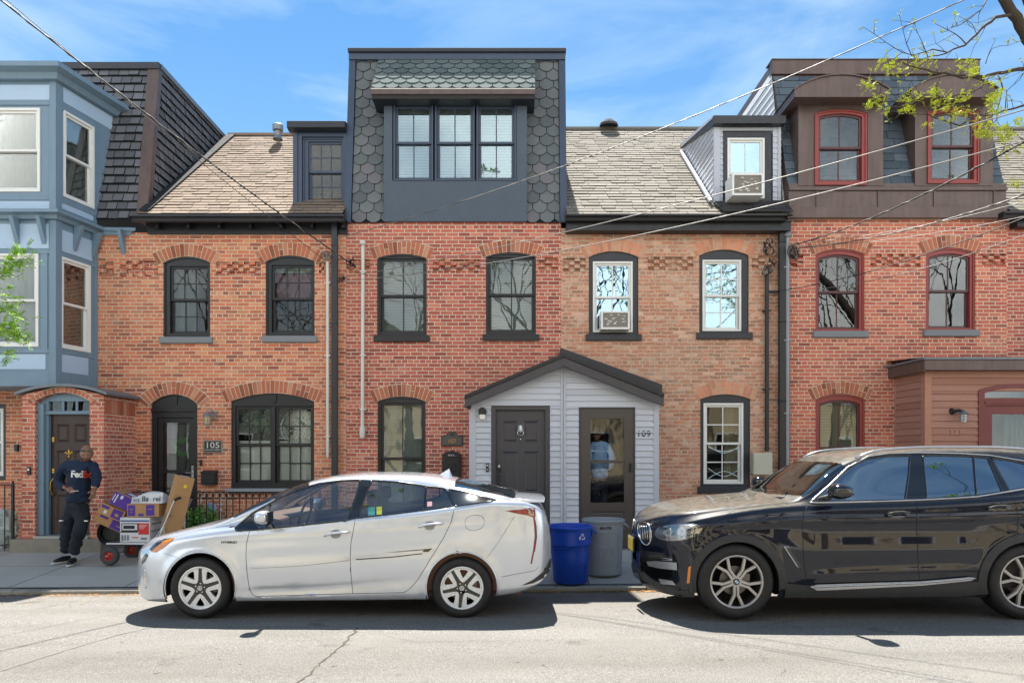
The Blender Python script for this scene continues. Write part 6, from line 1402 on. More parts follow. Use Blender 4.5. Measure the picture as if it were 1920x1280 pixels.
M['seat'] = pm('car_seat', '2a2626', .8, var=.2)
M['seatb'] = pm('brown_car_trim', '6e4c3c', .7, var=.2)
M['seatl'] = pm('pale_car_trim', 'a8a498', .8, var=.1)
M['disc'] = pm('brake_disc', '6a6866', .4, metal=.8, var=.2)

def tyre(mb, c, R_, w_, rr):
    p = [(rr-.01,-w_*.42),(rr+.012,-w_*.5),(rr+(R_-rr)*.45,-w_*.56),(R_-.022,-w_*.5),(R_-.006,-w_*.40),(R_,-w_*.3),(R_,w_*.3),(R_-.006,w_*.4),(R_-.022,w_*.5),(rr+.01,w_*.5),(rr-.01,w_*.42)]
    mb.lathe(p, c, 'y', 72)
    for q in (-.2, 0, .2): mb.lathe([(R_+.0005,w_*q-.004),(R_-.006,w_*q),(R_+.0005,w_*q+.004)], c, 'y', 72)
def pr2(mb, c, pts, y0, y1, mi=0, far=False):             # prism of wheel-plane points
    mb.prism([c+Vector((x, y0, z)) for x, z in pts], (0, y1-y0, 0), mi)
def rot(pts, a): return [(x*math.cos(a)-z*math.sin(a), x*math.sin(a)+z*math.cos(a)) for x, z in pts]

def wheel(car, x, zc, w_face, R_, wid, rr, kind, ang=0):
    for side in (-1, 1):
        yf = car.yc+side*w_face; c = Vector((x, yf-side*wid*.5, zc)); k = -side     # k: outward is -y for the near side
        wt = thing_part('wheel', car.root, (x, yf, zc))
        m = MB(); tyre(m, c, R_, wid, rr); m.build('tyre', M['rubber'], wt, smooth=True, angle=50)
        m = MB(); out = side; face = c.y+out*wid*.40
        m.lathe([(rr,out*wid*.46),(rr-.012,out*wid*.45),(rr-.018,out*wid*.30),(rr-.03,out*wid*.1),(rr-.035,-out*wid*.4),(0,-out*wid*.4)], c, 'y', 56, 2)
        m.lathe([(rr,out*wid*.43),(rr+.004,out*wid*.47),(rr-.004,out*wid*.485),(rr-.014,out*wid*.46),(rr-.018,out*wid*.40)], c, 'y', 56, 0)
        m.lathe([(0,0),(.145,0),(.145,-out*.01),(.0,-out*.01)], c+Vector((0,out*wid*.1,0)), 'y', 40, 3)
        m.box(x+.05,x+.15,c.y+out*wid*.1,c.y+out*wid*.2,zc-.05,zc+.07,3)
        cf = Vector((x, face, zc)); a = -1 if side < 0 else 1
        def P_(pts, y0, y1, mi): pr2(m, cf, pts, min(out*y0,out*y1), max(out*y0,out*y1), mi)
        if kind == 'star':
            for i in range(5):
                th = ang+i*2*math.pi/5
                P_(rot([(-.036,.02),(.036,.02),(.020,.085),(.0155,rr-.012),(-.0155,rr-.012),(-.020,.085)], th), -.02, .007, 1)
                # the pale plate between two black spokes, pierced by one dark opening
                h = math.pi/5; ro = rr-.012; out2 = [(math.tan(h)*.058-.020,.062)]
                ang0 = h-.078
                out2 = [(-.014,.056),(.014,.056),(math.sin(h-.13)*.10,math.cos(h-.13)*.10)]+[(ro*math.sin(ang0-2*ang0*q/8),ro*math.cos(ang0-2*ang0*q/8)) for q in range(9)]+[(-math.sin(h-.13)*.10,math.cos(h-.13)*.10)]
                hole2 = [(0,.100),(.026,.140),(.043,.172),(.036,.184),(0,.190),(-.036,.184),(-.043,.172),(-.026,.140)]
                r2 = rot(out2, th+h); h2 = rot(hole2, th+h); tri = geometry.tessellate_polygon([[Vector((a_,b_,0)) for a_,b_ in r2],[Vector((a_,b_,0)) for a_,b_ in h2]]); fl = r2+h2
                vv = [cf+Vector((a_,out*.004,b_)) for a_,b_ in fl]; ff = []
                for t_ in tri:
                    A_,B_,C_ = (vv[q] for q in t_); ff.append(tuple(t_) if (B_-A_).cross(C_-A_).y*out > 0 else tuple(t_)[::-1])
                m.add(vv, ff, 0)
                for loop in (r2,h2):
                    nl = len(loop); v_ = [cf+Vector((a_,out*.004,b_)) for a_,b_ in loop]+[cf+Vector((a_,-out*.022,b_)) for a_,b_ in loop]; m.add(v_, [(q,(q+1)%nl,nl+(q+1)%nl,nl+q) for q in range(nl)], 0)
            m.lathe([(0,.016*out),(.035,.015*out),(.06,.008*out),(.062,-.02*out)], cf, 'y', 30, 1)
            m.lathe([(0,.019*out),(.024,.018*out),(.026,.012*out)], cf, 'y', 24, 0)
            for i in range(5): m.lathe([(0,.014*out),(.007,.013*out),(.007,.0)], cf+Vector((.047*math.cos(ang+i*1.2566+.2),0,.047*math.sin(ang+i*1.2566+.2))), 'y', 8, 0)
            m.tube([cf+Vector((.012*math.cos(i*.524),.0195*out,.017*math.sin(i*.524))) for i in range(13)], .0022, 5, 1)
            m.tube([cf+Vector((.017*math.cos(i*.524),.0195*out,.007*math.sin(i*.524)+.006)) for i in range(13)], .0018, 5, 1)
        else:
            for i in range(5):
                th = ang+i*2*math.pi/5
                for s in (-1, 1):                            # twin stem that forks into a Y at the rim
                    q = [(.004*s,.030),(.030*s,.030),(.028*s,.125),(.088*s,rr-.010),(.060*s,rr-.006),(.006*s,.140)]
                    P_(rot(q if s > 0 else q[::-1], th), -.028, .0, 0)
                    q = [(.010*s,.05),(.020*s,.05),(.019*s,.13),(.076*s,rr-.02),(.069*s,rr-.02),(.011*s,.135)]
                    P_(rot(q if s > 0 else q[::-1], th), .0005, .004, 4)
                P_(rot([(-.007,.03),(.007,.03),(.007,.15),(-.007,.15)], th), -.03, -.012, 1)
            m.lathe([(0,.004*out),(.05,.002*out),(.058,-.028*out)], cf, 'y', 30, 0); m.lathe([(0,.010*out),(.030,.009*out),(.034,.002*out)], cf, 'y', 28, 1)
            # roundel: ring and quarters
            for q in range(4):
                aa = q*math.pi/2; P_([(0,0)]+[(.018*math.cos(aa+t*math.pi/16),.018*math.sin(aa+t*math.pi/16)) for t in range(9)], .0105, .012, 5 if q % 2 else 6)
        m.build('rim', [M['rim_w'] if kind == 'star' else M['rim_g'], M['blackgl'], M['well'], M['disc'], M['alu'], M['white'], pm_once('roundel_blue','3a7ab8',.3)], wt, smooth=True, angle=30)
_once = {}
def pm_once(n, c, r):
    if n not in _once: _once[n] = pm(n, c, r)
    return _once[n]
def thing_part(name, parent, loc):
    o = bpy.data.objects.new(name, None); C.objects.link(o); o.parent = parent; o.location = Vector(loc)-worldloc(parent); o.empty_display_size = .1; return o
def well(car, x, zc, r):
    m = MB()
    for side in (-1, 1):
        pts = []; n = 28
        for i in range(n+1): a = math.pi*1.16*i/n-math.pi*.08; pts.append((x+r*math.cos(a), zc+r*math.sin(a)))
        y0, y1 = car.yc+side*.872, car.yc+side*.50
        m.add([(a,y0,b) for a,b in pts]+[(a,y1,b) for a,b in pts], [(i,i+1,n+2+i,n+1+i) for i in range(n)])
        m.add([(a,y1,b) for a,b in pts], [tuple(range(n+1))])
    m.build('wheel_liner', M['well'], car.root)
def arch_bulge(x0, z0, r, amt=.014, wd_=.05):
    def f(x, z):
        d = math.hypot(x-x0, z-z0)-r
        return amt*math.exp(-(d/wd_)**2) if z > z0-.25 else 0
    return f
def crease(fz, amt, wd_, x0, x1):                          # soft body line following z = fz(x)
    def f(x, z):
        t = max(0, min(1, (x-x0)/.4))*max(0, min(1, (x1-x)/.4)); d = (z-fz(x))/wd_
        return amt*t*math.exp(-d*d)
    return f
# ------------------------------------------------------------------ the silver hatchback
def silver_car():
    g = -.112; yc = 7.90
    def X(px, d=7.55): return (px-CX)/F*d
    zt = pch([(-4.17,.44),(-4.14,.52),(-4.08,.60),(-3.98,.655),(X(300),.69),(X(328),.735),(X(354),.775),(X(389),.823),(X(420),.865),(X(452),.935),(X(479),1.028),(X(505),1.115),(X(532),1.19),(X(559),1.250),(X(585),1.30),(X(612),1.335),(X(638),1.358),(X(700),1.379),(X(746),1.377),(X(799),1.362),(X(860),1.305),(X(900),1.245),(X(940),1.175),(X(975),1.11),(.20,1.085),(.30,1.06),(.345,1.00),(.385,.88),(.415,.70),(.428,.56),(.43,.48)])
    zb = pch([(-4.17,.38),(-4.15,.25),(-4.10,.14),(-4.0,.075),(-3.8,.035),(-3.2,.045),(-.8,.07),(-.2,.10),(.05,.13),(.25,.20),(.35,.27),(.41,.34),(.43,.40)])
    Wd = pch([(-4.17,.20),(-4.15,.30),(-4.08,.46),(-4.0,.60),(-3.9,.72),(-3.75,.805),(-3.55,.85),(-3.2,.870),(-2.4,.878),(-1.5,.878),(-.6,.872),(-.2,.86),(.05,.835),(.2,.80),(.3,.76),(.37,.70),(.41,.62),(.43,.50)])
    zs = pch([(-4.17,.42),(-4.13,.47),(-4.05,.53),(-3.9,.585),(-3.7,.655),(-3.4,.735),(-3.1,.785),(-2.85,.815),(-2.4,.848),(-1.65,.918),(-.9,.995),(-.6,1.035),(-.17,1.09),(.1,1.08),(.25,1.03),(.33,.97),(.38,.86),(.42,.66),(.43,.46)])
    yr = pch([(-4.17,.12),(-4.05,.35),(-3.8,.56),(-3.4,.70),(-3.05,.735),(-2.8,.72),(-2.5,.665),(-2.2,.61),(-1.9,.59),(-1.2,.575),(-.6,.55),(-.2,.54),(.1,.58),(.3,.50),(.42,.35),(.43,.3)])
    crn = pch([(-4.17,.01),(-3.9,.02),(-3.4,.035),(-3.0,.05),(-2.7,.055),(-2.2,.05),(-1.2,.045),(-.4,.04),(0,.02),(.3,.015),(.43,.01)])
    def sec(x):
        w_, b, s, t, r_ = Wd(x), zb(x), zs(x), zt(x), yr(x); zr = max(s+.004, t-crn(x)); H = s-b
        return [(0,b+.01),(.5*w_,b+.005),(.86*w_,b),(.955*w_,b+.01),(.985*w_,b+.05*min(1,H/.3)),(.998*w_,b+.28*H),(1.0*w_,b+.55*H),(.99*w_,b+.80*H),(.968*w_,s-.035*min(1,H/.4)),(.945*w_,s-.004),(.915*w_,s+.012*min(1,H)),
                (r_+(.915*w_-r_)*.5, s+.52*(zr-s)),(r_+.035*w_, zr-.035*min(1,(zr-s)*4)),(r_-.03*w_, zr+.3*(t-zr)),(r_*.55, t-.15*(t-zr)),(0,t)]
    lower = pch([(-3.0,.16),(-2.0,.20),(-1.2,.27),(-.7,.33)])
    car = Car(yc, stations(-4.17,.43), sec, [arch_bulge(-3.217,.205,.375,.016), arch_bulge(-.516,.205,.375,.016), crease(lower,-.014,.05,-3.0,-.75),
              crease(pch([(-3.9,.60),(-3,.72),(-1.6,.78),(-.6,.86),(.1,.93)]),.007,.05,-3.7,.1), crease(pch([(-3,.5),(-1.2,.6),(-.3,.72)]),-.006,.08,-2.9,-.4)])
    car.root = thing('parked_car',((-4.17+.43)/2,yc,g),'silver hatchback with black and silver five spoke wheels','car','cars parked along the kerb')
    P = car.root
    win1 = smoothpoly([(443,995),(441,989),(474,961),(519,936),(559,917),(599,906),(640,901),(676,899.5),(667,930),(652,975),(560,985),(480,993)],0)
    win2 = [(697,900.5),(746,903),(775,907),(799,911.5),(826,914),(836,917),(845,933),(851,948),(795,956),(730,964),(669,971.5),(683,935)]
    win3 = [(840,916),(866,921),(895,928),(915,933),(931,937.5),(895,943),(854,949),(848,935)]
    car.assign(lambda c,w_,i,j: False,'x')
    jr = 12*9-5                                              # section index of the roof rail
    A0,A1 = -2.93,-2.17; B0,B1 = -.62,.10
    car.assign(lambda c,w_,i,j: j >= jr+1 and A0-.10*(1-(w_/.7)**2) < c.x < A1-.07*(1-(w_/.6)**2),'windscreen'); car.assign(lambda c,w_,i,j: j >= jr+1 and B0 < c.x < B1,'rear_glass')
    for q in (win1,win2): car.cut(q,'gone')
    dF = [(468.4,993),(462,1018),(461,1045),(463,1072),(467,1100),(472,1112),(480,1117.5),(661,1112),(657.5,1075),(656,1045),(658,1018),(666,974.5),(653,976),(560,986),(480,994)]
    dR = [(669,972),(660,1018),(658,1045),(659.5,1075),(663,1112),(757,1110),(767.5,1104),(783.5,1086),(805,1051),(831,1009),(846,978),(852.5,950),(795,957),(730,965)]
    car.cut(dF,'doorF',1.7); car.cut(dR,'doorR',1.7)
    for c_ in ((375.5,1101,66.5),(866,1101,67)): car.cut(circ(*c_),'gone',2.0)
    car.assign(lambda c,w_,i,j: (abs(c.x+3.217) < .37 or abs(c.x+.516) < .37) and c.z < .2 and w_ > .5,'gone')
    sil = paint('silver_paint','c8ced8',.55,.24,.2)
    car.mesh('body').build('body',sil,P,smooth='all',weld=True)
    doors = {}
    for nm in ('doorF','doorR'):
        for s in (-1,1):
            o = car.mesh(nm,s).build('door',sil,P,smooth='all',weld=True)
            if s < 0: doors[nm] = o
    car.mesh('windscreen').build('windscreen',M['carglass'],P,smooth='all',weld=True); car.mesh('rear_glass').build('rear_window',M['carglass_dk'],P,smooth='all',weld=True)
    def glass(poly,name,mat):
        car.patch(poly,-.004,5,both=False).build(name,mat,P,smooth='all'); m = car.patch(poly,-.004,5,both=False); m.v = [tuple(car.mir(v)) for v in m.v]; m.f = [f[::-1] for f in m.f]; m.build(name,mat,P,smooth='all')
    glass(win1,'side_window',M['carglass']); glass(win2,'side_window',M['carglass']); 
    for sd_ in (0,1):
        m = car.patch(win3,.003,4,both=False)
        if sd_: m.v = [tuple(car.mir(v)) for v in m.v]; m.f = [f[::-1] for f in m.f]
        m.build('quarter_window',M['blackgl'],P,smooth='all')
    # black window surround, pillars
    t = MB(); 
    for w_ in (win1,win2,win3): car.line(w_,.009,.001,mb=t,closed=True)
    car.patch([(676,899),(697,900),(683,935),(669,972),(652,976),(667,930)],.003,5,mb=t)
    car.patch([(443,995),(441,989),(462,972),(474,963),(480,972),(488,992)],.0035,5,mb=t)
    car.line([(470,965),(488,992)],.008,.004,mb=t); car.line([(799,912),(795,956)],.010,.001,mb=t); car.line([(507,945),(497,990)],.010,.0,mb=t)
    t.build('window_trim',M['blackgl'],P,smooth='all')
    s = MB()
    for q in (dF[:7]+[(661,1112)],[(666,974.5),(658,1018),(656.5,1045),(658,1075),(661.5,1112)],[(661,1112)]+dR[5:12]): car.line(q,.0032,-.0012,mb=s)
    car.line([(912,1046),(935,1015),(965,967)],.002,-.0008,mb=s); car.line([(940,1081),(965,1076),(1003,1069),(1010,1062)],.0025,-.001,mb=s); car.line([(306,1036),(330,1044),(345,1050)],.002,-.001,mb=s)
    car.line(smoothpoly([(871,967),(908,964),(907,992),(873,995)],2),.0022,-.0008,mb=s,closed=True)
    s.build('panel_gap',M['well'],P)
    # door handles with their cups, side mouldings
    for nm,(hx,hy) in (('doorF',(633,1001)),('doorR',(809,985))):
        m = MB(); A = [(hx-24,hy+3),(hx-12,hy-1),(hx+8,hy-3),(hx+20,hy-4)]; L_ = []
        for q in A: p,n_ = car.hit(*q); L_.append(p+n_*.026)
        m.tube([car.hit(hx-24,hy+3)[0]]+L_+[car.hit(hx+22,hy-4)[0]],[.006,.010,.013,.013,.012,.008],10)
        m.build('handle',sil,doors[nm],smooth='all')
        m = MB(); car.patch(smoothpoly([(hx-14,hy-4),(hx-8,hy-8.5),(hx+2,hy-8.5),(hx+7,hy-4),(hx+6,hy+4),(hx,hy+8),(hx-8,hy+8),(hx-13,hy+4)],1),.0012,3,both=False,mb=m); m.build('handle_cup',pm_once('handle_cup_grey','8c8e90',.4),doors[nm],smooth='all')
    m = MB(); car.patch([(468,1063),(560,1056),(652,1046),(653,1049.5),(560,1060),(470,1065)],.006,6,mb=m,mi=0); car.patch([(667,1045),(740,1036),(797,1030),(811,1028),(803,1034),(790,1038),(735,1043),(668,1048)],.008,6,mb=m,mi=0)
    car.patch([(712,1036),(811,1027.5),(803,1034),(792,1034),(795,1030.5)],.011,5,mb=m,mi=1); car.line([(668,1048),(735,1043.5),(792,1037)],.0055,.006,mb=m,mi=1); car.line([(470,1065),(560,1060.5),(654,1050)],.0018,.006,mb=m,mi=2)
    m.build('side_moulding',[sil,M['blackgl'],M['disc']],P,smooth='all')
    # headlamp, fog slit, tail lamps, bumper insert
    m = MB(); car.patch([(281,1029),(292,1020),(308,1010),(327,1008),(312,1020),(296,1028),(286,1035)],.004,3,mb=m,mi=0); car.patch([(284,1034),(294,1025),(308,1014),(327,1008),(322,1014),(307,1026),(292,1035)],.0065,3,mb=m,mi=1); car.patch([(280,1030),(290,1021),(306,1011),(296,1014),(284,1022)],.006,3,mb=m,mi=2); m.build('headlight',[M['blackgl'],M['amber'],M['lens']],P,smooth='all')
    m = MB(); car.patch([(266,1046),(274,1037),(278,1040),(272,1052),(266,1058)],.004,3,mb=m,mi=0); car.line([(272,1064),(271,1084),(274,1102)],.008,.0,mb=m,mi=1); m.build('bumper_trim',[M['blackgl'],M['chrome']],P,smooth='all')
    m = MB(); car.patch([(948,957),(975,955),(998,951),(1003,953),(1004,968),(1001,970),(990,966),(968,962)],.006,3,mb=m,mi=0); car.patch([(986,953),(999,951.5),(1001,967),(992,965)],.009,3,mb=m,mi=1); car.line([(1001,968),(1003,985),(1004,1005),(1001,1030),(996,1056)],.009,.001,mb=m,mi=0); car.line([(1001,966),(1005,985),(1006,1005),(1002,1034)],.004,.005,mb=m,mi=2); m.build('tail_light',[M['taill'],M['lens'],M['blackgl']],P,smooth='all')
    m = MB(); car.patch([(978,1097),(1000,1086),(1020,1070),(1032,1045),(1033,1075),(1024,1080),(1000,1092)],.006,4,mb=m,mi=0); m.build('rear_diffuser',M['cladding'],P,smooth='all')
    # spoiler lip across the tail, shark fin, wiper
    m = MB(); xs_ = [(-.02,1.118),(.16,1.103),(.345,1.085)]
    vs = []; n = 13
    for i in range(n):
        w_ = -.66+1.32*i/(n-1); cr_ = .015*(1-(w_/.66)**2); bk = -.03*(w_/.66)**2
        vs += [(-.02,yc+w_,1.110+cr_),(.16+bk,yc+w_,1.105+cr_),(.37+bk,yc+w_,1.088+cr_),(.375+bk,yc+w_,1.072+cr_),(.16+bk,yc+w_,1.065+cr_),(-.02,yc+w_,1.08+cr_)]
    m.add(vs,[(i*6+j,(i+1)*6+j,(i+1)*6+(j+1)%6,i*6+(j+1)%6) for i in range(n-1) for j in range(6)]+[(0,1,2,3,4,5),tuple((n-1)*6+j for j in range(5,-1,-1))]); m.build('spoiler',sil,P,smooth=True,bevel=.008)
    m = MB(); fx = X(848,7.9); m.add([(fx-.17,yc,1.335),(fx-.03,yc-.03,1.33),(fx-.03,yc+.03,1.33),(fx-.035,yc-.005,1.415),(fx-.035,yc+.005,1.415),(fx,yc,1.33)],[(0,1,3),(0,3,4),(0,4,2),(1,5,3),(3,5,4),(4,5,2)]); m.build('roof_antenna',sil,P,bevel=.006)
    m = MB(); m.tube([(.06,yc-.02,1.16),(-.02,yc-.15,1.185),(-.12,yc-.38,1.21)],[.012,.009,.006],8); m.tube([(.0,yc-.5,1.19),(-.27,yc-.28,1.25)],.006,6); m.build('rear_wiper',M['black'],P,smooth='all')
    m = MB(); car.line([(-1,-1)],mb=m) if False else None
    # badge letters on the wing
    p,n_ = car.hit(430,1018); text_mb(m,'HYBRID',p+n_*.004,(1,0,.0),(0,0,1),.022,.001,bold=.02,sx=1.5); 
    if m.v: m.build('badge',M['black'],P)
    # door mirror
    m = MB(); c = Vector((-2.505,yc-.99,.945))
    for (cc,r3,mi) in ((c,(.095,.085,.068),0),):
        n1,n2 = 20,12; vs = []
        for i in range(n2+1):
            ph = -math.pi/2+math.pi*i/n2
            for k in range(n1):
                a = 2*math.pi*k/n1; e = lambda v: math.copysign(abs(v)**.75,v); vs.append((cc.x+r3[0]*e(math.cos(ph))*e(math.cos(a))*(1 if math.cos(a) < 0 else .55), cc.y+r3[1]*1.15*e(math.cos(ph))*e(math.sin(a)), cc.z+r3[2]*e(math.sin(ph))))
        m.add(vs,[(i*n1+k,i*n1+(k+1)%n1,(i+1)*n1+(k+1)%n1,(i+1)*n1+k) for i in range(n2) for k in range(n1)],mi)
    m.prism([(c.x+.052,c.y-.085,c.z-.05),(c.x+.052,c.y+.085,c.z-.05),(c.x+.052,c.y+.085,c.z+.055),(c.x+.052,c.y-.075,c.z+.055)],(.008,0,0),1)
    m.tube([(c.x+.02,c.y+.05,c.z-.06),(c.x+.03,yc-.84,c.z-.115)],[.03,.022],8,1)
    v2 = [tuple(car.mir(v)) for v in m.v]; f0 = list(m.f); m0 = list(m.m); m.build('door_mirror',[sil,M['blackgl']],P,smooth=True); m2 = MB(); m2.v = v2; m2.f = [f[::-1] for f in f0]; m2.m = m0; m2.build('door_mirror',[sil,M['blackgl']],P,smooth=True)
    # cabin
    m = MB(); m.box(-3.0,.1,yc-.76,yc+.76,.12,.16,0); m.box(-2.95,-.0,yc-.80,yc-.76,.16,.84,0); m.box(-2.95,-.0,yc+.76,yc+.80,.16,.84,0); m.box(-.35,-.3,yc-.75,yc+.75,.16,.95,0)
    m.prism([(-3.02,yc-.7,.86),(-2.62,yc-.7,.93),(-2.45,yc-.7,.90),(-2.42,yc-.7,.7),(-2.9,yc-.7,.5)],(0,1.4,0),0); m.build('dashboard',M['seatb'],P,bevel=.02)
    for sx,sy in ((-1.75,-.36),(-1.75,.36),(-.85,-.4),(-.85,.4)):
        m = MB(); w_ = .25; m.box(sx-.5,sx,yc+sy-w_,yc+sy+w_,.3,.46,0); m.prism([(sx-.08,yc+sy-w_,.42),(sx+.06,yc+sy-w_,.42),(sx+.25,yc+sy-w_+.03,1.0),(sx+.14,yc+sy-w_+.03,1.03)],(0,2*w_-.03,0),0); m.box(sx+.17,sx+.27,yc+sy-.13,yc+sy+.13,1.04,1.19,0); m.build('seat',M['seatb'],P,bevel=.03,seg=3)
    m = MB(); c = Vector((-2.28,yc-.36,.93)); m.tube([c+Vector((.055*math.sin(a*.2618)*1.0-.06*math.cos(a*.2618)*0,.18*math.cos(a*.2618),.17*math.sin(a*.2618))) for a in range(25)],.014,8); m.tube([c+Vector((0,-.17,0)),c+Vector((-.03,0,0)),c+Vector((0,.17,0))],.018,6); m.tube([c+Vector((-.03,0,0)),c+Vector((-.3,0,-.05))],.03,8); m.build('steering_wheel',M['black'],P,smooth=True)
    m = MB(); px_,n_ = car.hit(711,950); 
    for q,col in (((690,950.5,703,966),0),((706,949.5,716,964.5),1),((801,940,810,949),2)): car.patch([(q[0],q[1]),(q[2],q[1]-.6),(q[2],q[3]-1),(q[0],q[3])],-.001,6,both=False,mb=m,mi=col)
    m.build('window_sticker',[pm_once('teal_sticker','2a7c80',.5),pm_once('lime_sticker','98a434',.5),pm_once('pink_sticker','b48890',.5)],P)
    for x_ in (-3.217,-.516): wheel(car,x_,.205,.873,.317,.205,.218,'star',ang=.0 if x_ < -1 else .52); well(car,x_,.205,.374)
    m = MB(); m.box(-2.85,-.9,yc-.8,yc+.8,.10,.13); m.build('underbody',M['well'],P)
    # arch lips
    m = MB()
    for (cx_,cy_,r_) in ((375.5,1101,66.5),(866,1101,67)): car.line([(cx_+r_*math.cos(a),cy_-r_*math.sin(a)) for a in [math.pi*(-.10+1.2*i/36) for i in range(37)]],.009,-.001,mb=m)
    m.build('arch_lip',sil,P,smooth='all')
    return car
SCAR = silver_car()
# ------------------------------------------------------------------ the dark SUV
def suv():
    g = -.062; yc = 7.69
    zt = pch([(1.38,.62),(1.385,.72),(1.40,.80),(1.44,.865),(1.52,.925),(1.7,1.0),(2.0,1.062),(2.5,1.118),(2.78,1.145),(2.86,1.17),(3.0,1.255),(3.2,1.40),(3.40,1.522),(3.6,1.595),(3.9,1.645),(4.4,1.668),(4.9,1.668),(5.5,1.632),(5.85,1.575),(5.95,1.52),(6.02,1.35),(6.07,1.1),(6.10,.8),(6.12,.6)])
    zb = pch([(1.38,.40),(1.39,.25),(1.42,.16),(1.5,.135),(1.8,.12),(2.2,.13),(5.2,.15),(5.7,.22),(5.95,.30),(6.08,.38),(6.12,.45)])
    Wd = pch([(1.38,.10),(1.385,.20),(1.40,.27),(1.44,.36),(1.50,.47),(1.56,.58),(1.63,.69),(1.72,.79),(1.83,.855),(2.0,.90),(2.25,.925),(2.8,.932),(4.5,.935),(5.2,.935),(5.6,.91),(5.85,.86),(6.0,.78),(6.08,.66),(6.12,.5)])
    zs = pch([(1.38,.55),(1.40,.68),(1.44,.76),(1.52,.815),(1.62,.85),(1.8,.905),(2.05,.965),(2.4,1.025),(2.8,1.065),(3.1,1.080),(4.0,1.105),(4.8,1.15),(5.3,1.19),(5.7,1.20),(5.95,1.15),(6.05,.95),(6.12,.52)])
    yr = pch([(1.38,.05),(1.42,.22),(1.55,.45),(1.8,.68),(2.2,.755),(2.7,.78),(2.95,.76),(3.2,.69),(3.45,.635),(3.9,.62),(4.8,.61),(5.4,.59),(5.8,.56),(6.0,.5),(6.12,.3)])
    crn = pch([(1.38,.01),(1.6,.03),(2.0,.045),(2.6,.05),(2.9,.06),(3.3,.06),(3.8,.05),(5.4,.05),(6.0,.04),(6.12,.01)])
    def sec(x):
        w_, b, s, t, r_ = Wd(x), zb(x), zs(x), zt(x), yr(x); zr = max(s+.004, t-crn(x)); H = s-b
        return [(0,b+.01),(.5*w_,b+.005),(.84*w_,b),(.94*w_,b+.01),(.975*w_,b+.05*min(1,H/.3)),(.996*w_,b+.24*H),(1.0*w_,b+.50*H),(.995*w_,b+.72*H),(.978*w_,s-.07*min(1,H/.5)),(.945*w_,s-.006),(.915*w_,s+.012*min(1,H)),
                (r_+(.915*w_-r_)*.52, s+.52*(zr-s)),(r_+.03*w_, zr-.04*min(1,(zr-s)*3)),(r_-.03*w_, zr+.3*(t-zr)),(r_*.55, t-.12*(t-zr)),(0,t)]
    ZC = .318; RF,RR = 2.231,5.105
    shoulder = pch([(1.9,.86),(3,.93),(4,.945),(5.2,.98)])
    car = Car(yc, stations(1.38,6.12), sec, [arch_bulge(RF,ZC,.42,.018,.06), arch_bulge(RR,ZC,.42,.018,.06), crease(shoulder,.012,.035,1.8,5.9), crease(pch([(2.6,.78),(5,.80)]),-.008,.10,2.6,4.9), crease(pch([(2.7,.36),(3.5,.40),(4.8,.44)]),.010,.05,2.7,4.8)])
    car.root = thing('parked_car',((1.38+6.12)/2,yc,g),'dark blue black dusty SUV with double kidney grille','car','cars parked along the kerb'); P = car.root
    w1 = [(1526,939),(1559,909),(1574,894),(1590,880),(1608,868),(1628,859.5),(1660,855),(1706,853.5),(1704,890),(1697,936.5),(1610,938.5)]
    w2 = [(1730,853.5),(1770,853.5),(1825,855.5),(1852,858.5),(1866,890),(1879,921.5),(1831,928.5),(1785,932),(1738,934.5),(1734,890)]
    w3 = [(1859,859),(1890,862),(1920,868.5),(1955,878),(1985,890),(1975,903),(1930,913),(1893,919),(1876,890)]
    dF = [(1519,942),(1507,960),(1505,985),(1505.5,1022),(1508,1060),(1513,1095),(1600,1094),(1724,1092),(1721,1043),(1719,998),(1718.5,938),(1698,938.5),(1610,941)]
    dR = [(1720.5,937.5),(1721,998),(1723,1043),(1726,1092),(1845,1086),(1862,1055),(1880,1030),(1900,1013),(1907,998),(1909,970),(1906,950),(1893,921),(1831,930),(1785,934),(1739,937)]
    jr = 12*9-5
    car.assign(lambda c,w_,i,j: j >= jr+1 and 2.93-.12*(1-(w_/.74)**2) < c.x < 3.42-.06*(1-(w_/.6)**2),'windscreen')
    for q in (w1,w2,w3): car.cut(q,'gone')
    car.cut(dF,'doorF',1.7); car.cut(dR,'doorR',1.7)
    for c_ in ((1383,1093,78),(1928,1094,80)): car.cut(circ(*c_),'gone',2.0)
    car.assign(lambda c,w_,i,j: (abs(c.x-RF) < .40 or abs(c.x-RR) < .40) and c.z < .30 and w_ > .5,'gone')
    dk = dusty_top('dark_car_paint','0a1020')
    car.mesh('body').build('body',dk,P,smooth='all',weld=True); doors = {}
    for nm in ('doorF','doorR'):
        for s in (-1,1):
            o = car.mesh(nm,s).build('door',dk,P,smooth='all',weld=True)
            if s < 0: doors[nm] = o
    car.mesh('windscreen').build('windscreen',glass_mat('windscreen_glass',.10,(.55,.62,.6),0),P,smooth='all',weld=True)
    for q in (w1,w2,w3):
        car.patch(q,-.004,6,both=False).build('side_window',M['carglass_dk'],P,smooth='all'); m = car.patch(q,-.004,6,both=False); m.v = [tuple(car.mir(v)) for v in m.v]; m.f = [f[::-1] for f in m.f]; m.build('side_window',M['carglass_dk'],P,smooth='all')
    t = MB(); car.patch([(1706,853.5),(1730,853.5),(1734,890),(1738,935),(1697,937),(1704,890)],.003,6,mb=t); car.patch([(1852,858.5),(1859,859),(1876,890),(1893,919),(1879,921.5),(1866,890)],.003,5,mb=t); car.line([(1825,855.5),(1831,928.5)],.009,.001,mb=t)
    for q in (w1,w2,w3): car.line(q,.009,.0005,mb=t,closed=True)
    t.build('window_trim',M['blackgl'],P,smooth='all')
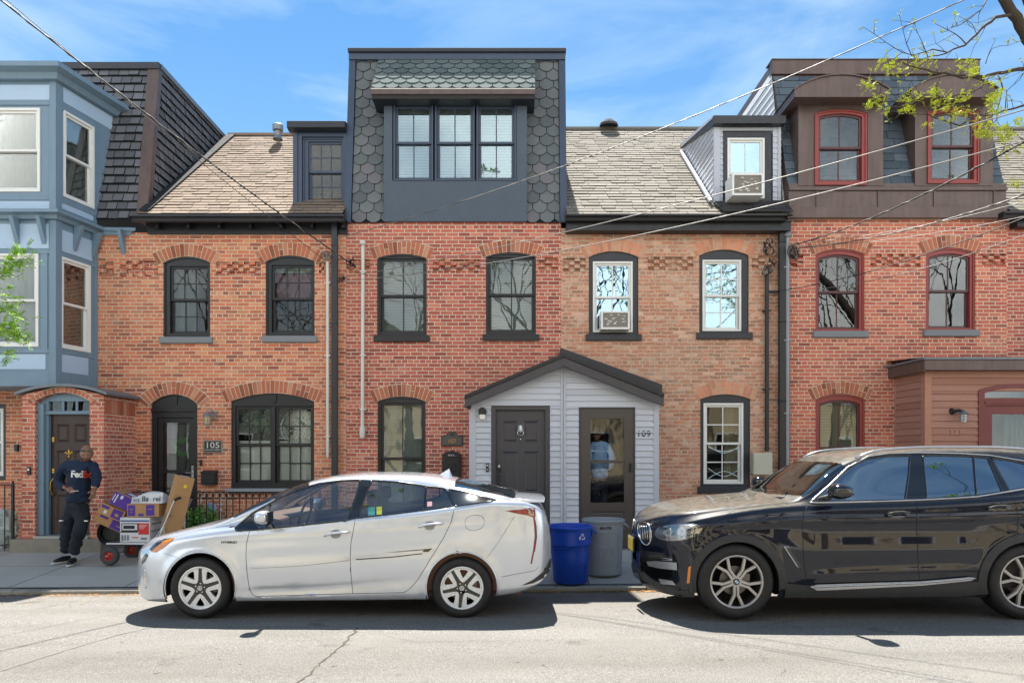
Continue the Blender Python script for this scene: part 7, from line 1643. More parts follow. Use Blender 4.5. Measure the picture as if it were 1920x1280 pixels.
    ch = MB(); car.line([(1518,942),(1540,942.5),(1610,941),(1717,937.5),(1785,934),(1831,931),(1893,921),(1930,915),(1978,905)],.0095,.004,mb=ch); car.line([(1520,940),(1556,908),(1589,876),(1628,855.5),(1666,850),(1720,848.6),(1797,850),(1856,853.5),(1920,864),(1960,875),(1990,889)],.0085,.003,mb=ch); ch.build('chrome_strip',M['alu'],P,smooth='all')
    s = MB()
    for q in (dF[:6]+[(1724,1092)],[(1718.5,938),(1719,998),(1721,1043),(1724.5,1092)],[(1724.5,1092),(1845,1086),(1862,1055)],[(1893,921),(1906,950),(1909,970),(1907,998)]): car.line(q,.0035,-.0012,mb=s)
    car.line([(1320,991),(1335,978),(1380,955),(1440,945),(1505,940)],.003,-.001,mb=s)
    s.build('panel_gap',M['well'],P)
    for nm,(hx,hy) in (('doorF',(1682,963)),('doorR',(1871,951))):
        m = MB(); A = [(hx-20,hy+2),(hx-8,hy-1),(hx+8,hy-2),(hx+20,hy-1)]; L_ = [car.hit(*q) for q in A]; m.tube([L_[0][0]]+[p+n_*.03 for p,n_ in L_]+[L_[-1][0]],[.008,.012,.016,.016,.012,.008],10,0)
        o1 = [p+n_*.0315-Vector((0,0,.012)) for p,n_ in L_]; m.tube(o1,.006,6,1); m.build('handle',[dk,M['alu']],doors[nm],smooth='all')
        m = MB(); car.patch(smoothpoly([(hx-20,hy),(hx-14,hy-8),(hx+12,hy-9),(hx+21,hy-3),(hx+14,hy+8),(hx-10,hy+8)],2),.0012,3,both=False,mb=m); m.build('handle_cup',M['blackgl'],doors[nm],smooth='all')
    # cladding: arches, sills, lower bumper
    m = MB()
    def ring(cx_,cy_,r0,r1,a0,a1,lift=.012):
        n = 34; P_ = [(cx_+r0*math.cos(a),cy_-r0*math.sin(a)) for a in [a0+(a1-a0)*i/n for i in range(n+1)]]+[(cx_+r1*math.cos(a),cy_-r1*math.sin(a)) for a in [a1+(a0-a1)*i/n for i in range(n+1)]]
        car.patch(P_,lift,5,mb=m); car.line([(cx_+r1*math.cos(a),cy_-r1*math.sin(a)) for a in [a0+(a1-a0)*i/n for i in range(n+1)]],.007,.007,mb=m); car.line([(cx_+r0*math.cos(a),cy_-r0*math.sin(a)) for a in [a0+(a1-a0)*i/n for i in range(n+1)]],.010,.002,mb=m)
    ring(1383,1093,79,91,-.12,math.pi+.20); ring(1928,1094,80,94,.75,math.pi+.2)
    car.patch([(1472,1092),(1512,1096),(1724,1094),(1846,1088),(1852,1112),(1800,1116),(1600,1118),(1470,1118)],.012,7,mb=m)
    m.build('arch_cladding',M['cladding'],P,smooth='all')
    m = MB(); car.patch([(1517,1098),(1530,1094),(1724,1088),(1815,1080),(1828,1082),(1818,1087),(1724,1096),(1560,1104),(1530,1105)],.022,6,mb=m); car.line([(1519,1099),(1560,1097),(1724,1091),(1824,1082)],.011,.018,mb=m); m.build('sill_bar',M['alu'],P,smooth='all')
    # wing vent
    m = MB(); car.patch([(1470,1024),(1478,1023),(1503,1062),(1498,1065)],.004,4,mb=m,mi=0); car.line([(1470,1024),(1497,1065)],.006,.005,mb=m,mi=1); car.line([(1470,1024),(1480,1025)],.005,.005,mb=m,mi=1); m.build('wing_vent',[M['blackgl'],M['alu']],P,smooth='all')
    # front: kidney grille, headlights, bumper openings, plate
    def rb(side=-1): pass
    kid = smoothpoly([(1197,985),(1201,979),(1211,978.5),(1219,984),(1222,995),(1222,1010),(1218,1020),(1209,1021),(1202,1011),(1197,998)],2)
    m = MB(); car.patch(kid,.004,3,mb=m,mi=0); car.line(kid,.0075,.008,mb=m,mi=1,closed=True)
    for i in range(5):
        a = 1202+i*4.2; car.line([(a-1.5,983),(a,990),(a+.8,1002),(a+1.2,1012-(2-abs(i-2)))],.0035,.012,mb=m,mi=1,step=4)
    m.build('kidney_grille',[M['blackgl'],M['chrome']],P,smooth='all')
    for both in (0,1):
        hl = smoothpoly([(1229,1005),(1232,990),(1250,985),(1285,981),(1306,982),(1319,990),(1312,1000),(1298,1008),(1270,1014),(1245,1013)],1)
        m = MB(); car.patch(hl,.003,4,both=False,mb=m,mi=0)
        for (cx_,cy_,r_) in ((1254,998,8),(1279,996,8)): car.patch(circ(cx_,cy_,r_,16,7),.006,3,both=False,mb=m,mi=1); car.line(circ(cx_,cy_,r_,16,7),.004,.010,both=False,mb=m,mi=3,closed=True); car.patch(circ(cx_,cy_,4.5,12,4),.010,3,both=False,mb=m,mi=0,dome=.006)
        car.line([(1236,1009),(1262,1011),(1292,1007),(1310,996)],.004,.007,both=False,mb=m,mi=3); car.line([(1240,989),(1280,984),(1306,985)],.003,.007,both=False,mb=m,mi=3)
        car.patch(hl,.016,4,both=False,mb=m,mi=2)
        if both: m.v = [tuple(car.mir(v)) for v in m.v]; m.f = [f[::-1] for f in m.f]
        m.build('headlight',[M['blackgl'],M['alu'],M['lens'],M['chrome']],P,smooth='all')
    m = MB(); car.patch([(1200,1040),(1218,1038),(1245,1040),(1268,1046),(1271,1078),(1262,1094),(1240,1092),(1215,1078),(1200,1062)],.003,5,mb=m,mi=0)
    car.patch([(1214,1052),(1232,1051),(1270,1054),(1271,1068),(1240,1065),(1217,1060)],.014,4,mb=m,mi=1); car.patch([(1240,1041),(1262,1042),(1264,1051),(1242,1050)],.008,4,mb=m,mi=0); car.line([(1243,1045),(1262,1048)],.004,.012,mb=m,mi=1); car.line([(1243,1049),(1262,1050)],.003,.012,mb=m,mi=1)
    car.patch([(1236,1084),(1262,1088),(1268,1096),(1240,1094)],.010,4,mb=m,mi=1); car.line([(1206,1072),(1222,1086),(1245,1097),(1275,1103)],.014,.004,mb=m,mi=2)
    car.patch([(1194,1062),(1212,1080),(1240,1098),(1275,1106),(1302,1106),(1303,1118),(1272,1118),(1235,1104),(1205,1086)],.006,5,mb=m,mi=2)
    m.build('bumper_intake',[M['blackgl'],M['alu'],M['cladding']],P,smooth='all')
    m = MB(); car.patch([(1292,1062),(1297,1060),(1294,1092),(1289,1092)],.016,3,mb=m); m.build('side_marker',M['amber'],P,smooth='all')
    m = MB(); m.box(1.335,1.35,yc-.16,yc+.16,.50,.66,0); m.box(1.331,1.3345,yc-.15,yc+.15,.51,.65,1); m.build('number_plate',[M['cladding'],pm_once('plate_yellow','c8b04a',.5)],P,bevel=.003)
    # mirror
    m = MB(); c = Vector(W(1574,921,6.62)); n1,n2 = 20,12; vs = []; e = lambda v: math.copysign(abs(v)**.7,v)
    for i in range(n2+1):
        ph = -math.pi/2+math.pi*i/n2
        for k in range(n1): a = 2*math.pi*k/n1; ca = math.cos(a); vs.append((c.x+.125*e(math.cos(ph))*e(ca)*(.9 if ca > 0 else .75), c.y+.12*e(math.cos(ph))*e(math.sin(a)), c.z+(.075-.018*max(0,ca))*e(math.sin(ph))))
    m.add(vs,[(i*n1+k,i*n1+(k+1)%n1,(i+1)*n1+(k+1)%n1,(i+1)*n1+k) for i in range(n2) for k in range(n1)],0)
    m.tube([(c.x-.09,c.y-.08,c.z-.03),(c.x,c.y-.112,c.z-.035),(c.x+.10,c.y-.08,c.z-.02)],.008,6,1); m.tube([(c.x-.06,c.y+.08,c.z-.06),(c.x-.10,yc-.86,c.z-.085)],[.03,.022],8,1)
    v2 = [tuple(car.mir(v)) for v in m.v]; f0,m0 = list(m.f),list(m.m); m.build('door_mirror',[M['blackgl'],M['cladding']],P,smooth='all'); m2 = MB(); m2.v,m2.f,m2.m = v2,[f[::-1] for f in f0],m0; m2.build('door_mirror',[M['blackgl'],M['cladding']],P,smooth='all')
    # roof rails, wipers, cabin
    for s in (-1,1):
        m = MB(); pts = []
        for i in range(25):
            x_ = 3.55+(5.75-3.55)*i/24; w_ = yr(x_)+.01; z_ = zt(x_)-crn(x_)+.012+.028*min(1,i/1.5,(24-i)/1.5); pts.append((x_,yc+s*w_,z_))
        m.tube(pts,.013,8); m.build('roof_rail',M['alu'],P,smooth='all')
    m = MB(); m.tube([(2.86,yc-.05,1.165),(2.92,yc-.35,1.15),(2.98,yc-.68,1.115)],.008,6); m.tube([(2.84,yc+.5,1.14),(2.87,yc+.2,1.165),(2.92,yc-.15,1.175)],.008,6); m.box(2.78,2.84,yc-.6,yc+.6,1.125,1.137); m.build('wiper',M['black'],P,smooth='all')
    m = MB(); m.box(2.8,5.9,yc-.8,yc+.8,.2,.24,0); m.box(2.95,5.8,yc-.84,yc-.80,.24,1.03,0); m.box(2.95,5.8,yc+.80,yc+.84,.24,1.03,0); m.box(5.75,5.8,yc-.8,yc+.8,.24,1.1,0); m.prism([(2.85,yc-.78,1.05),(3.2,yc-.78,1.10),(3.4,yc-.78,1.05),(3.4,yc-.78,.8),(2.9,yc-.78,.7)],(0,1.56,0),0); m.build('dashboard',M['seat'],P,bevel=.02)
    for sx,sy in ((4.0,-.38),(4.0,.38),(4.95,-.4),(4.95,.4)):
        m = MB(); w_ = .26; m.box(sx-.5,sx,yc+sy-w_,yc+sy+w_,.5,.66,0); m.prism([(sx-.08,yc+sy-w_,.62),(sx+.06,yc+sy-w_,.62),(sx+.22,yc+sy-w_+.03,1.18),(sx+.11,yc+sy-w_+.03,1.2)],(0,2*w_-.03,0),0); m.box(sx+.13,sx+.22,yc+sy-.13,yc+sy+.13,1.21,1.37,0); m.build('seat',M['seatl'],P,bevel=.03,seg=3)
    m = MB(); c = Vector((3.46,yc-.38,1.08)); m.tube([c+Vector((.05*math.sin(a*.2618),.19*math.cos(a*.2618),.18*math.sin(a*.2618))) for a in range(25)],.015,8); m.tube([c+Vector((0,-.18,0)),c+Vector((0,.18,0))],.02,6); m.build('steering_wheel',M['black'],P,smooth=True)
    for x_ in (RF,RR): wheel(car,x_,ZC,.925,.378,.24,.262,'wye',ang=math.pi if x_ == RF else 2.6); well(car,x_,ZC,.428)
    m = MB(); m.box(2.65,4.7,yc-.8,yc+.8,.17,.2); m.build('underbody',M['well'],P)
    return car
DCAR = suv()
# ------------------------------------------------------------------ people
def skin_mesh(name, V, E, Rr, mat, parent, sub=2, wr=0, seed=1, wsc=14, root=0, extra=None):
    me = bpy.data.meshes.new('tmp'); me.from_pydata([tuple(v) for v in V], E, []); o = bpy.data.objects.new('tmp', me); C.objects.link(o)
    b = bmesh.new(); b.from_mesh(me); ly = b.verts.layers.skin.verify(); b.verts.ensure_lookup_table()
    for i, v in enumerate(b.verts):
        r = Rr[i]; v[ly].radius = (r, r) if not isinstance(r, tuple) else r; v[ly].use_root = (i == root)
    b.to_mesh(me); b.free()
    md = o.modifiers.new('s', 'SKIN'); md.use_smooth_shade = True; md.branch_smoothing = .3
    ms = o.modifiers.new('u', 'SUBSURF'); ms.levels = sub; ms.render_levels = sub
    dg = bpy.context.evaluated_depsgraph_get(); m2 = bpy.data.meshes.new_from_object(o.evaluated_get(dg)); bpy.data.objects.remove(o)
    mb = MB(); from mathutils import noise as mn
    vs = []
    for v in m2.vertices:
        p = v.co.copy()
        if wr: q = Vector((p.x*wsc, p.y*wsc, p.z*wsc*1.7+p.x*9)); p += v.normal*(mn.noise(q)*wr+mn.noise(q*2.3)*wr*.4)
        vs.append(p)
    mb.add(vs, [tuple(p.vertices) for p in m2.polygons]); 
    if extra: 
        for e in extra: mb.add(e.v, e.f)
    return mb.build(name, mat, parent, smooth='all')
def head_mb(c, yaw, pitch, s=1.0, tilt=0):
    """sculpted head; +Y' is the face direction before turning"""
    n1, n2 = 48, 36; vs = []; g = lambda a, b, w_: math.exp(-((a/w_[0])**2+(b/w_[1])**2))
    for i in range(n2+1):
        ph = -math.pi/2+math.pi*i/n2
        for k in range(n1):
            th = 2*math.pi*k/n1; x, y, z = math.cos(ph)*math.cos(th), math.cos(ph)*math.sin(th), math.sin(ph)
            X_, Y_, Z_ = x*.077, y*.098, z*.118
            if Z_ < 0: t = min(1, -Z_/.118); X_ *= 1-.30*t**1.3; Y_ *= (1-.42*t) if y < 0 else (1-.10*t)
            if Z_ > 0: Y_ += -.008*Z_/.118
            if y > 0:
                Y_ = min(Y_, .088+.10*(Y_-.088)) if abs(Z_) < .09 else Y_
                Y_ += .024*g(X_, Z_+.018, (.013,.020))+.012*g(X_, Z_+.002, (.010,.030))          # nose
                Y_ += .007*g(abs(X_)-.030, Z_-.026, (.022,.009))                                    # brow
                Y_ -= .011*g(abs(X_)-.030, Z_-.008, (.016,.012))                                    # sockets
                Y_ += .007*g(X_, Z_+.052, (.024,.007))+.006*g(X_, Z_+.064, (.020,.006))             # lips
                Y_ -= .004*g(X_, Z_+.058, (.02,.0025)); Y_ += .008*g(X_, Z_+.092, (.020,.016))      # mouth, chin
                Y_ += .005*g(abs(X_)-.045, Z_+.018, (.02,.018))                                     # cheekbones
            vs.append(Vector((X_, Y_, Z_))*s)
    f = [(i*n1+k, i*n1+(k+1) % n1, (i+1)*n1+(k+1) % n1, (i+1)*n1+k) for i in range(n2) for k in range(n1)]
    mb = MB(); mb.add(vs, f, 0)
    for sx in (-1, 1):                                      # ears, eyes
        e = MB(); e.lathe([(0,-.006),(.012,-.007),(.017,-.002),(.013,.003),(.006,.0),(0,.0)], (0,0,0), 'x', 14); mb.add([Vector((v[0]*sx+.079*sx, v[1]*.75-.008, v[2]*1.55-.002))*s for v in e.v], e.f, 0)
        e = MB(); e.lathe([(0,-.011),(.006,-.009),(.011,0),(.006,.009),(0,.011)], (0,0,0), 'z', 10); mb.add([Vector((v[0]+.030*sx, v[1]*.8+.076, v[2]*.62+.006))*s for v in e.v], e.f, 1)
    Rm = Matrix.Rotation(yaw, 3, 'Z') @ Matrix.Rotation(pitch, 3, 'X') @ Matrix.Rotation(tilt, 3, 'Y')
    mb.v = [tuple(Vector(c)+Rm@Vector(v)) for v in mb.v]; return mb, Rm
def hand(c, fwd, palm_n, s=1.0, curl=.5, thumb=1, spread=.12):
    """palm plus five bent fingers as one chain skeleton: returns verts, edges, radii (index 0 = wrist)"""
    f = Vector(fwd).normalized(); n = Vector(palm_n); n = (n-f*n.dot(f)).normalized(); sd_ = f.cross(n)*thumb
    V = [Vector(c), Vector(c)+f*.045*s]; E = [(0,1)]; Rr = [.024*s, (.030*s,.015*s)]
    for k, (off, ln) in enumerate(((.030,.066),(.010,.076),(-.010,.072),(-.029,.056))):
        base = Vector(c)+f*.082*s+sd_*off*s; d = (f+sd_*off*spread*20*.25).normalized(); V.append(base); E.append((1, len(V)-1)); Rr.append(.0105*s); p = base; cu = curl*(1+.15*k)
        for q in range(3):
            a = cu*(q+1)*.55; dd = (d*math.cos(a)+n*math.sin(a)).normalized(); p = p+dd*ln*s*(.42,.32,.26)[q]; V.append(p); E.append((len(V)-2, len(V)-1)); Rr.append((.0092,.0085,.0072)[q]*s)
    b = Vector(c)+f*.025*s+sd_*.030*s; V.append(b); E.append((1, len(V)-1)); Rr.append(.012*s); p = b
    for q in range(2): dd = (f*.75+sd_*(.75-.35*q)+n*(.25+.25*q)).normalized(); p = p+dd*.036*s; V.append(p); E.append((len(V)-2, len(V)-1)); Rr.append((.0105,.0085)[q]*s)
    return V, E, Rr

def fine(m):
    me = bpy.data.meshes.new('f'); me.from_pydata(m.v, [], m.f); b = bmesh.new(); b.from_mesh(me); bmesh.ops.triangulate(b, faces=b.faces); bmesh.ops.subdivide_edges(b, edges=b.edges, cuts=3, use_grid_fill=True); b.to_mesh(me); b.free()
    m.v = [tuple(v.co) for v in me.vertices]; m.f = [tuple(p.vertices) for p in me.polygons]; m.m = [0]*len(m.f); bpy.data.meshes.remove(me)
def courier():
    d = 10.42; P = lambda px, py, dy=0: W(px, py, d+dy)
    t = thing('person', (P(134,1057).x, d, z_walk(P(134,1057).x, d)), 'courier in navy hooded sweatshirt and dark trousers walking beside the loaded cart', 'person')
    skin = pm('dark_skin', '8a6450', .42, var=.15, scale=20, bump=.05); eye = pm('eye_dark', '1a1412', .2)
    hm, Rm = head_mb(P(162.5,850), R(206), R(-24), 1.08, R(0)); 
    V = [P(158,871,.03), P(160,862,.02), P(161,852,.01)]; E = [(0,1),(1,2)]; Rr = [.066,.058,.06]
    parts = [hm]
    # hands: the near right hand holds a pen across the waist, the left hangs half open
    hv1 = hand(P(123,915,-.19), (P(143,922,-.27)-P(123,915,-.19)), (.1,.5,-.8), 1.08, .55, 1)
    hv2 = hand(P(177.5,917,-.08), (P(172,938,-.13)-P(177.5,917,-.08)), (-.8,.3,.1), 1.08, .35, -1)
    objs = []
    def sk(V,E,Rr,sub=2,root=0):
        me = skin_mesh('tmpb', V, E, Rr, skin, None, sub, root=root); mb = MB(); mb.add([v.co.copy() for v in me.data.vertices], [tuple(p.vertices) for p in me.data.polygons]); bpy.data.objects.remove(me); return mb
    arm1 = ([P(117,873),P(110,903,.02),P(123,915,-.19)],[(0,1),(1,2)],[.055,.045,.028]); arm2 = ([P(177,873),P(181,899,.02),P(177.5,917,-.08)],[(0,1),(1,2)],[.055,.045,.028])
    body = MB()
    tors = ([P(158,862,.02),P(150,876,.04),P(149,900,.04),P(147,930,.03),P(134,955,.02),P(122,992,.0),P(124,1036,.10),P(155,955,.02),P(150,990,-.10),P(137,1040,-.02),P(119,874,.04),P(178,874,.04)],[(0,1),(1,2),(2,3),(3,4),(4,5),(5,6),(3,7),(7,8),(8,9),(1,10),(1,11)],[.062,.09,.105,.10,.08,.06,.04,.08,.06,.04,.055,.055])
    for q in (sk(*tors,2,3), sk(*arm1), sk(*arm2), sk(*hv1,2,1), sk(*hv2,2,1)): body.add(q.v, q.f, 0)
    nf = len(hm.f); body.add(hm.v, hm.f, 0); 
    for i in range(nf): body.m[len(body.m)-nf+i] = hm.m[i]
    body.build('body', [skin, eye], t, smooth='all')
    # hoodie: torso, sleeves, hood, ribbed hem
    hood = pm('navy_fleece', '15263f', .9, var=.14, scale=12, bump=.3, bscale=260)
    V = [P(147,946,.03),P(148,926,.03),P(149,904,.03),P(150,886,.03),P(152,874,.03),P(158,867,.05), P(124,873,.03),P(113,884,.02),P(110,903,.02),P(114,910,-.08),P(120,914,-.16), P(174,872,.03),P(179,884,.01),P(181,898,.01),P(180,908,-.03),P(178,914,-.06)]
    E = [(0,1),(1,2),(2,3),(3,4),(4,5),(4,6),(6,7),(7,8),(8,9),(9,10),(4,11),(11,12),(12,13),(13,14),(14,15)]
    Rr = [(.185,.13),(.205,.145),(.205,.145),(.205,.140),(.15,.115),(.075,.08),(.095,.095),(.086,.086),(.078,.078),(.064,.064),(.048,.048),(.095,.095),(.086,.086),(.076,.076),(.062,.062),(.048,.048)]
    hd_ = skin_mesh('sweatshirt', V, E, Rr, hood, t, 3, .016, 3, 11, root=2)
    m = MB(); c = P(156,868,.03)
    for i in range(3): m.tube([c+Vector(((.082+.012*i)*math.cos(a*.2618+.3)-.01, (.085+.012*i)*math.sin(a*.2618+.3)+.03, .018*math.sin(a*.2618+.3)-.010*i+(.022 if math.sin(a*.2618+.3) > 0 else 0))) for a in range(25)], .026-.003*i, 8)
    m.build('hood', hood, t, smooth='all')
    m = MB(); e = P(146,936,.02); m.lathe([(.146,-.02),(.158,-.0),(.158,.055),(.146,.07)], e-Vector((0,0,.02)), 'z', 28, 0, 1.14, .84); m.build('hem', hood, t, smooth='all')
    # chest lettering, laid onto the cloth
    dgv = [hd_.matrix_world@v.co for v in hd_.data.vertices]; off = worldloc(t); bv = BVHTree.FromPolygons([v.co+off for v in hd_.data.vertices], [tuple(p.vertices) for p in hd_.data.polygons])
    cam0 = Vector((0,0,CAMZ)); mt_ = (M['white'], pm('orange_print','e0482c',.6)); xx = 132.5
    for txt, mat_, wpx in (('Fed', mt_[0], 23.0), ('Ex', mt_[1], 15.8)):
        m = MB(); text_mb(m, txt, (0,0,0), (1,0,0), (0,0,1), 1.0, 0, bold=.035, spacing=.9, align='LEFT'); fine(m); u1 = max(v[0] for v in m.v); v2 = []
        for v in m.v:
            qx = xx+v[0]/u1*wpx; qy = 894.3-11.8*v[2]+.03*(qx-150); dr = (W(qx,qy,10)-cam0).normalized(); h = bv.ray_cast(cam0, dr); v2.append(tuple((h[0] if h[0] else W(qx,qy,10.25))-dr*.010))
        m.v = v2; m.build('printed_lettering', mat_, hd_); xx += wpx-.4
    # trousers
    tr = pm('dark_cargo_cloth', '151c28', .85, var=.2, scale=10, bump=.25, bscale=200)
    V = [P(146,934,.03),P(145,946,.03),P(133,962,.02),P(126,990,.0),P(124,1015,.05),P(124,1037,.10),P(155,962,.01),P(152,988,-.10),P(143,1015,-.06),P(137,1041,-.02)]
    E = [(0,1),(1,2),(2,3),(3,4),(4,5),(1,6),(6,7),(7,8),(8,9)]; Rr = [(.185,.13),(.20,.14),(.125,.125),(.105,.11),(.088,.092),(.078,.082),(.125,.125),(.105,.11),(.088,.092),(.080,.085)]
    skin_mesh('trousers', V, E, Rr, tr, t, 3, .022, 5, 9, root=1)
    for (px,py) in ((114.5,975.5),(161.5,976)): m = MB(); p = P(px,py,-.13); m.box(p.x-.024,p.x+.024,p.y-.012,p.y+.012,p.z-.008,p.z+.008); m.build('reflective_tab', M['white'], t)
    sh = pm('black_shoe', '14161a', .6, var=.15)
    for (a, b, dy, rl) in (((124,1042),(119,1047),.10,0),((137,1049),(141,1054.5),-.04,1)):
        A_ = P(a[0],a[1],dy); ground = z_walk(A_.x, A_.y); fw = Vector((.28,-.95,0)) if rl else Vector((-.35,-.93,0)); A_.z = ground+.075
        V = [A_, A_+fw*.07+Vector((0,0,-.02)), A_+fw*.15+Vector((0,0,-.035)), A_+fw*.20+Vector((0,0,-.038)), A_-fw*.05+Vector((0,0,-.02))]; skin_mesh('shoe', V, [(0,1),(1,2),(2,3),(0,4)], [.050,(.048,.044),(.046,.034),(.038,.028),.040], sh, t, 2)
        m = MB(); pts = [(A_+fw*f_+Vector((-fw.y,fw.x,0))*s_) for f_,s_ in ((-.09,.03),(-.09,-.03),(.02,-.045),(.15,-.048),(.225,-.03),(.235,0),(.225,.03),(.15,.048),(.02,.045))]; m.prism([(p.x,p.y,ground+.002) for p in pts],(0,0,.024)); m.build('sole', pm_once('sole_white','c8c8c4',.6), t, bevel=.006)
    m = MB(); c = P(162.5,850)+Rm@Vector((0,0,.052)); Q = lambda x,y,z: c+Rm@Vector((x,y,z))
    for s_ in (-1,1): m.tube([Q(s_*.083,-.03,-.03),Q(s_*.085,.05,.02),Q(s_*.06,.092,.03)],.003,6); m.prism([Q(s_*.012,.098,.018),Q(s_*.058,.090,.018),Q(s_*.056,.080,.050),Q(s_*.014,.088,.050)],Rm@Vector((0,.004,.002)))
    m.build('sunglasses', M['blackgl'], t)
    m = MB(); m.tube([P(133,921,-.25),P(147,919.5,-.30)],[.005,.004],8); top(m,'pen',M['white'],'thin white stylus held in the courier right hand','pen')
courier()

def visitor():
    d = 11.60; P = lambda px, py, dy=0: W(px, py, d+dy); X = P(1124,900).x
    t = thing('person', (X, d, .03), 'person in a light blue shirt seen from behind through the storm door glass', 'person')
    skin = pm('light_skin', '9a6e58', .5, var=.1); shirt = pm('blue_shirt', 'a8cdf6', .85, var=.08, scale=9, bump=.2, bscale=120); jeans = pm('dark_trouser', '23262e', .85)
    hm, Rm = head_mb(P(1119,812,.02), R(-30), R(-12), 1.05)
    V = [P(1120,825,.03),P(1123,832,.03),P(1124,860,.03),P(1125,893,.03),P(1119,905,.03),P(1119,960,.0),P(1119,1003,.03),P(1131,905,.03),P(1132,960,.0),P(1132,1003,.03),P(1107,838,.03),P(1104,864,.03),P(1110,884,.12),P(1142,838,.03),P(1147,862,.0),P(1141,882,.12)]
    E = [(0,1),(1,2),(2,3),(3,4),(4,5),(5,6),(3,7),(7,8),(8,9),(1,10),(10,11),(11,12),(1,13),(13,14),(14,15)]; Rr = [.055,.09,.10,.09,.07,.055,.04,.07,.055,.04,.05,.04,.03,.05,.04,.03]
    o = skin_mesh('body', V, E, Rr, skin, t, 2, root=2, extra=[hm]); 
    m = MB(); c = P(1119,812,.02); 
    q = MB(); q.lathe([(0,.125),(.045,.118),(.078,.085),(.088,.04),(.086,.0),(.078,-.03),(.06,-.05)], (0,0,0), 'z', 24, 0, 1, 1.22); m.add([c+Rm@Vector((v[0]*1.0, v[1]-.024 if v[1] < .03 else min(v[1]-.024,.062), v[2])) for v in q.v], q.f); m.build('hair', pm('dark_hair','1e1816',.7,var=.3,scale=60), t, smooth='all')
    V = [P(1122,827,.03),P(1123,834,.03),P(1124,848,.03),P(1124,868,.03),P(1124,900,.03),P(1109,836,.03),P(1104,850,.02),P(1104,866,.03),P(1108,882,.10),P(1139,836,.03),P(1146,850,.0),P(1148,864,-.01),P(1142,880,.10)]
    E = [(0,1),(1,2),(2,3),(3,4),(1,5),(5,6),(6,7),(7,8),(1,9),(9,10),(10,11),(11,12)]; Rr = [.07,(.13,.10),(.17,.12),(.16,.12),(.155,.12),.085,.07,.062,.05,.085,.07,.062,.05]
    skin_mesh('shirt', V, E, Rr, shirt, t, 3, .012, 4, 10, root=2)
    V = [P(1124,893,.03),P(1124,902,.03),P(1117,915,.03),P(1118,960,.0),P(1118,1003,.03),P(1131,915,.03),P(1131,960,.0),P(1131,1003,.03)]; skin_mesh('trousers', V, [(0,1),(1,2),(2,3),(3,4),(1,5),(5,6),(6,7)], [(.15,.11),(.15,.12),.09,.075,.06,.09,.075,.06], jeans, t, 2, .01, 3, root=1)
visitor()
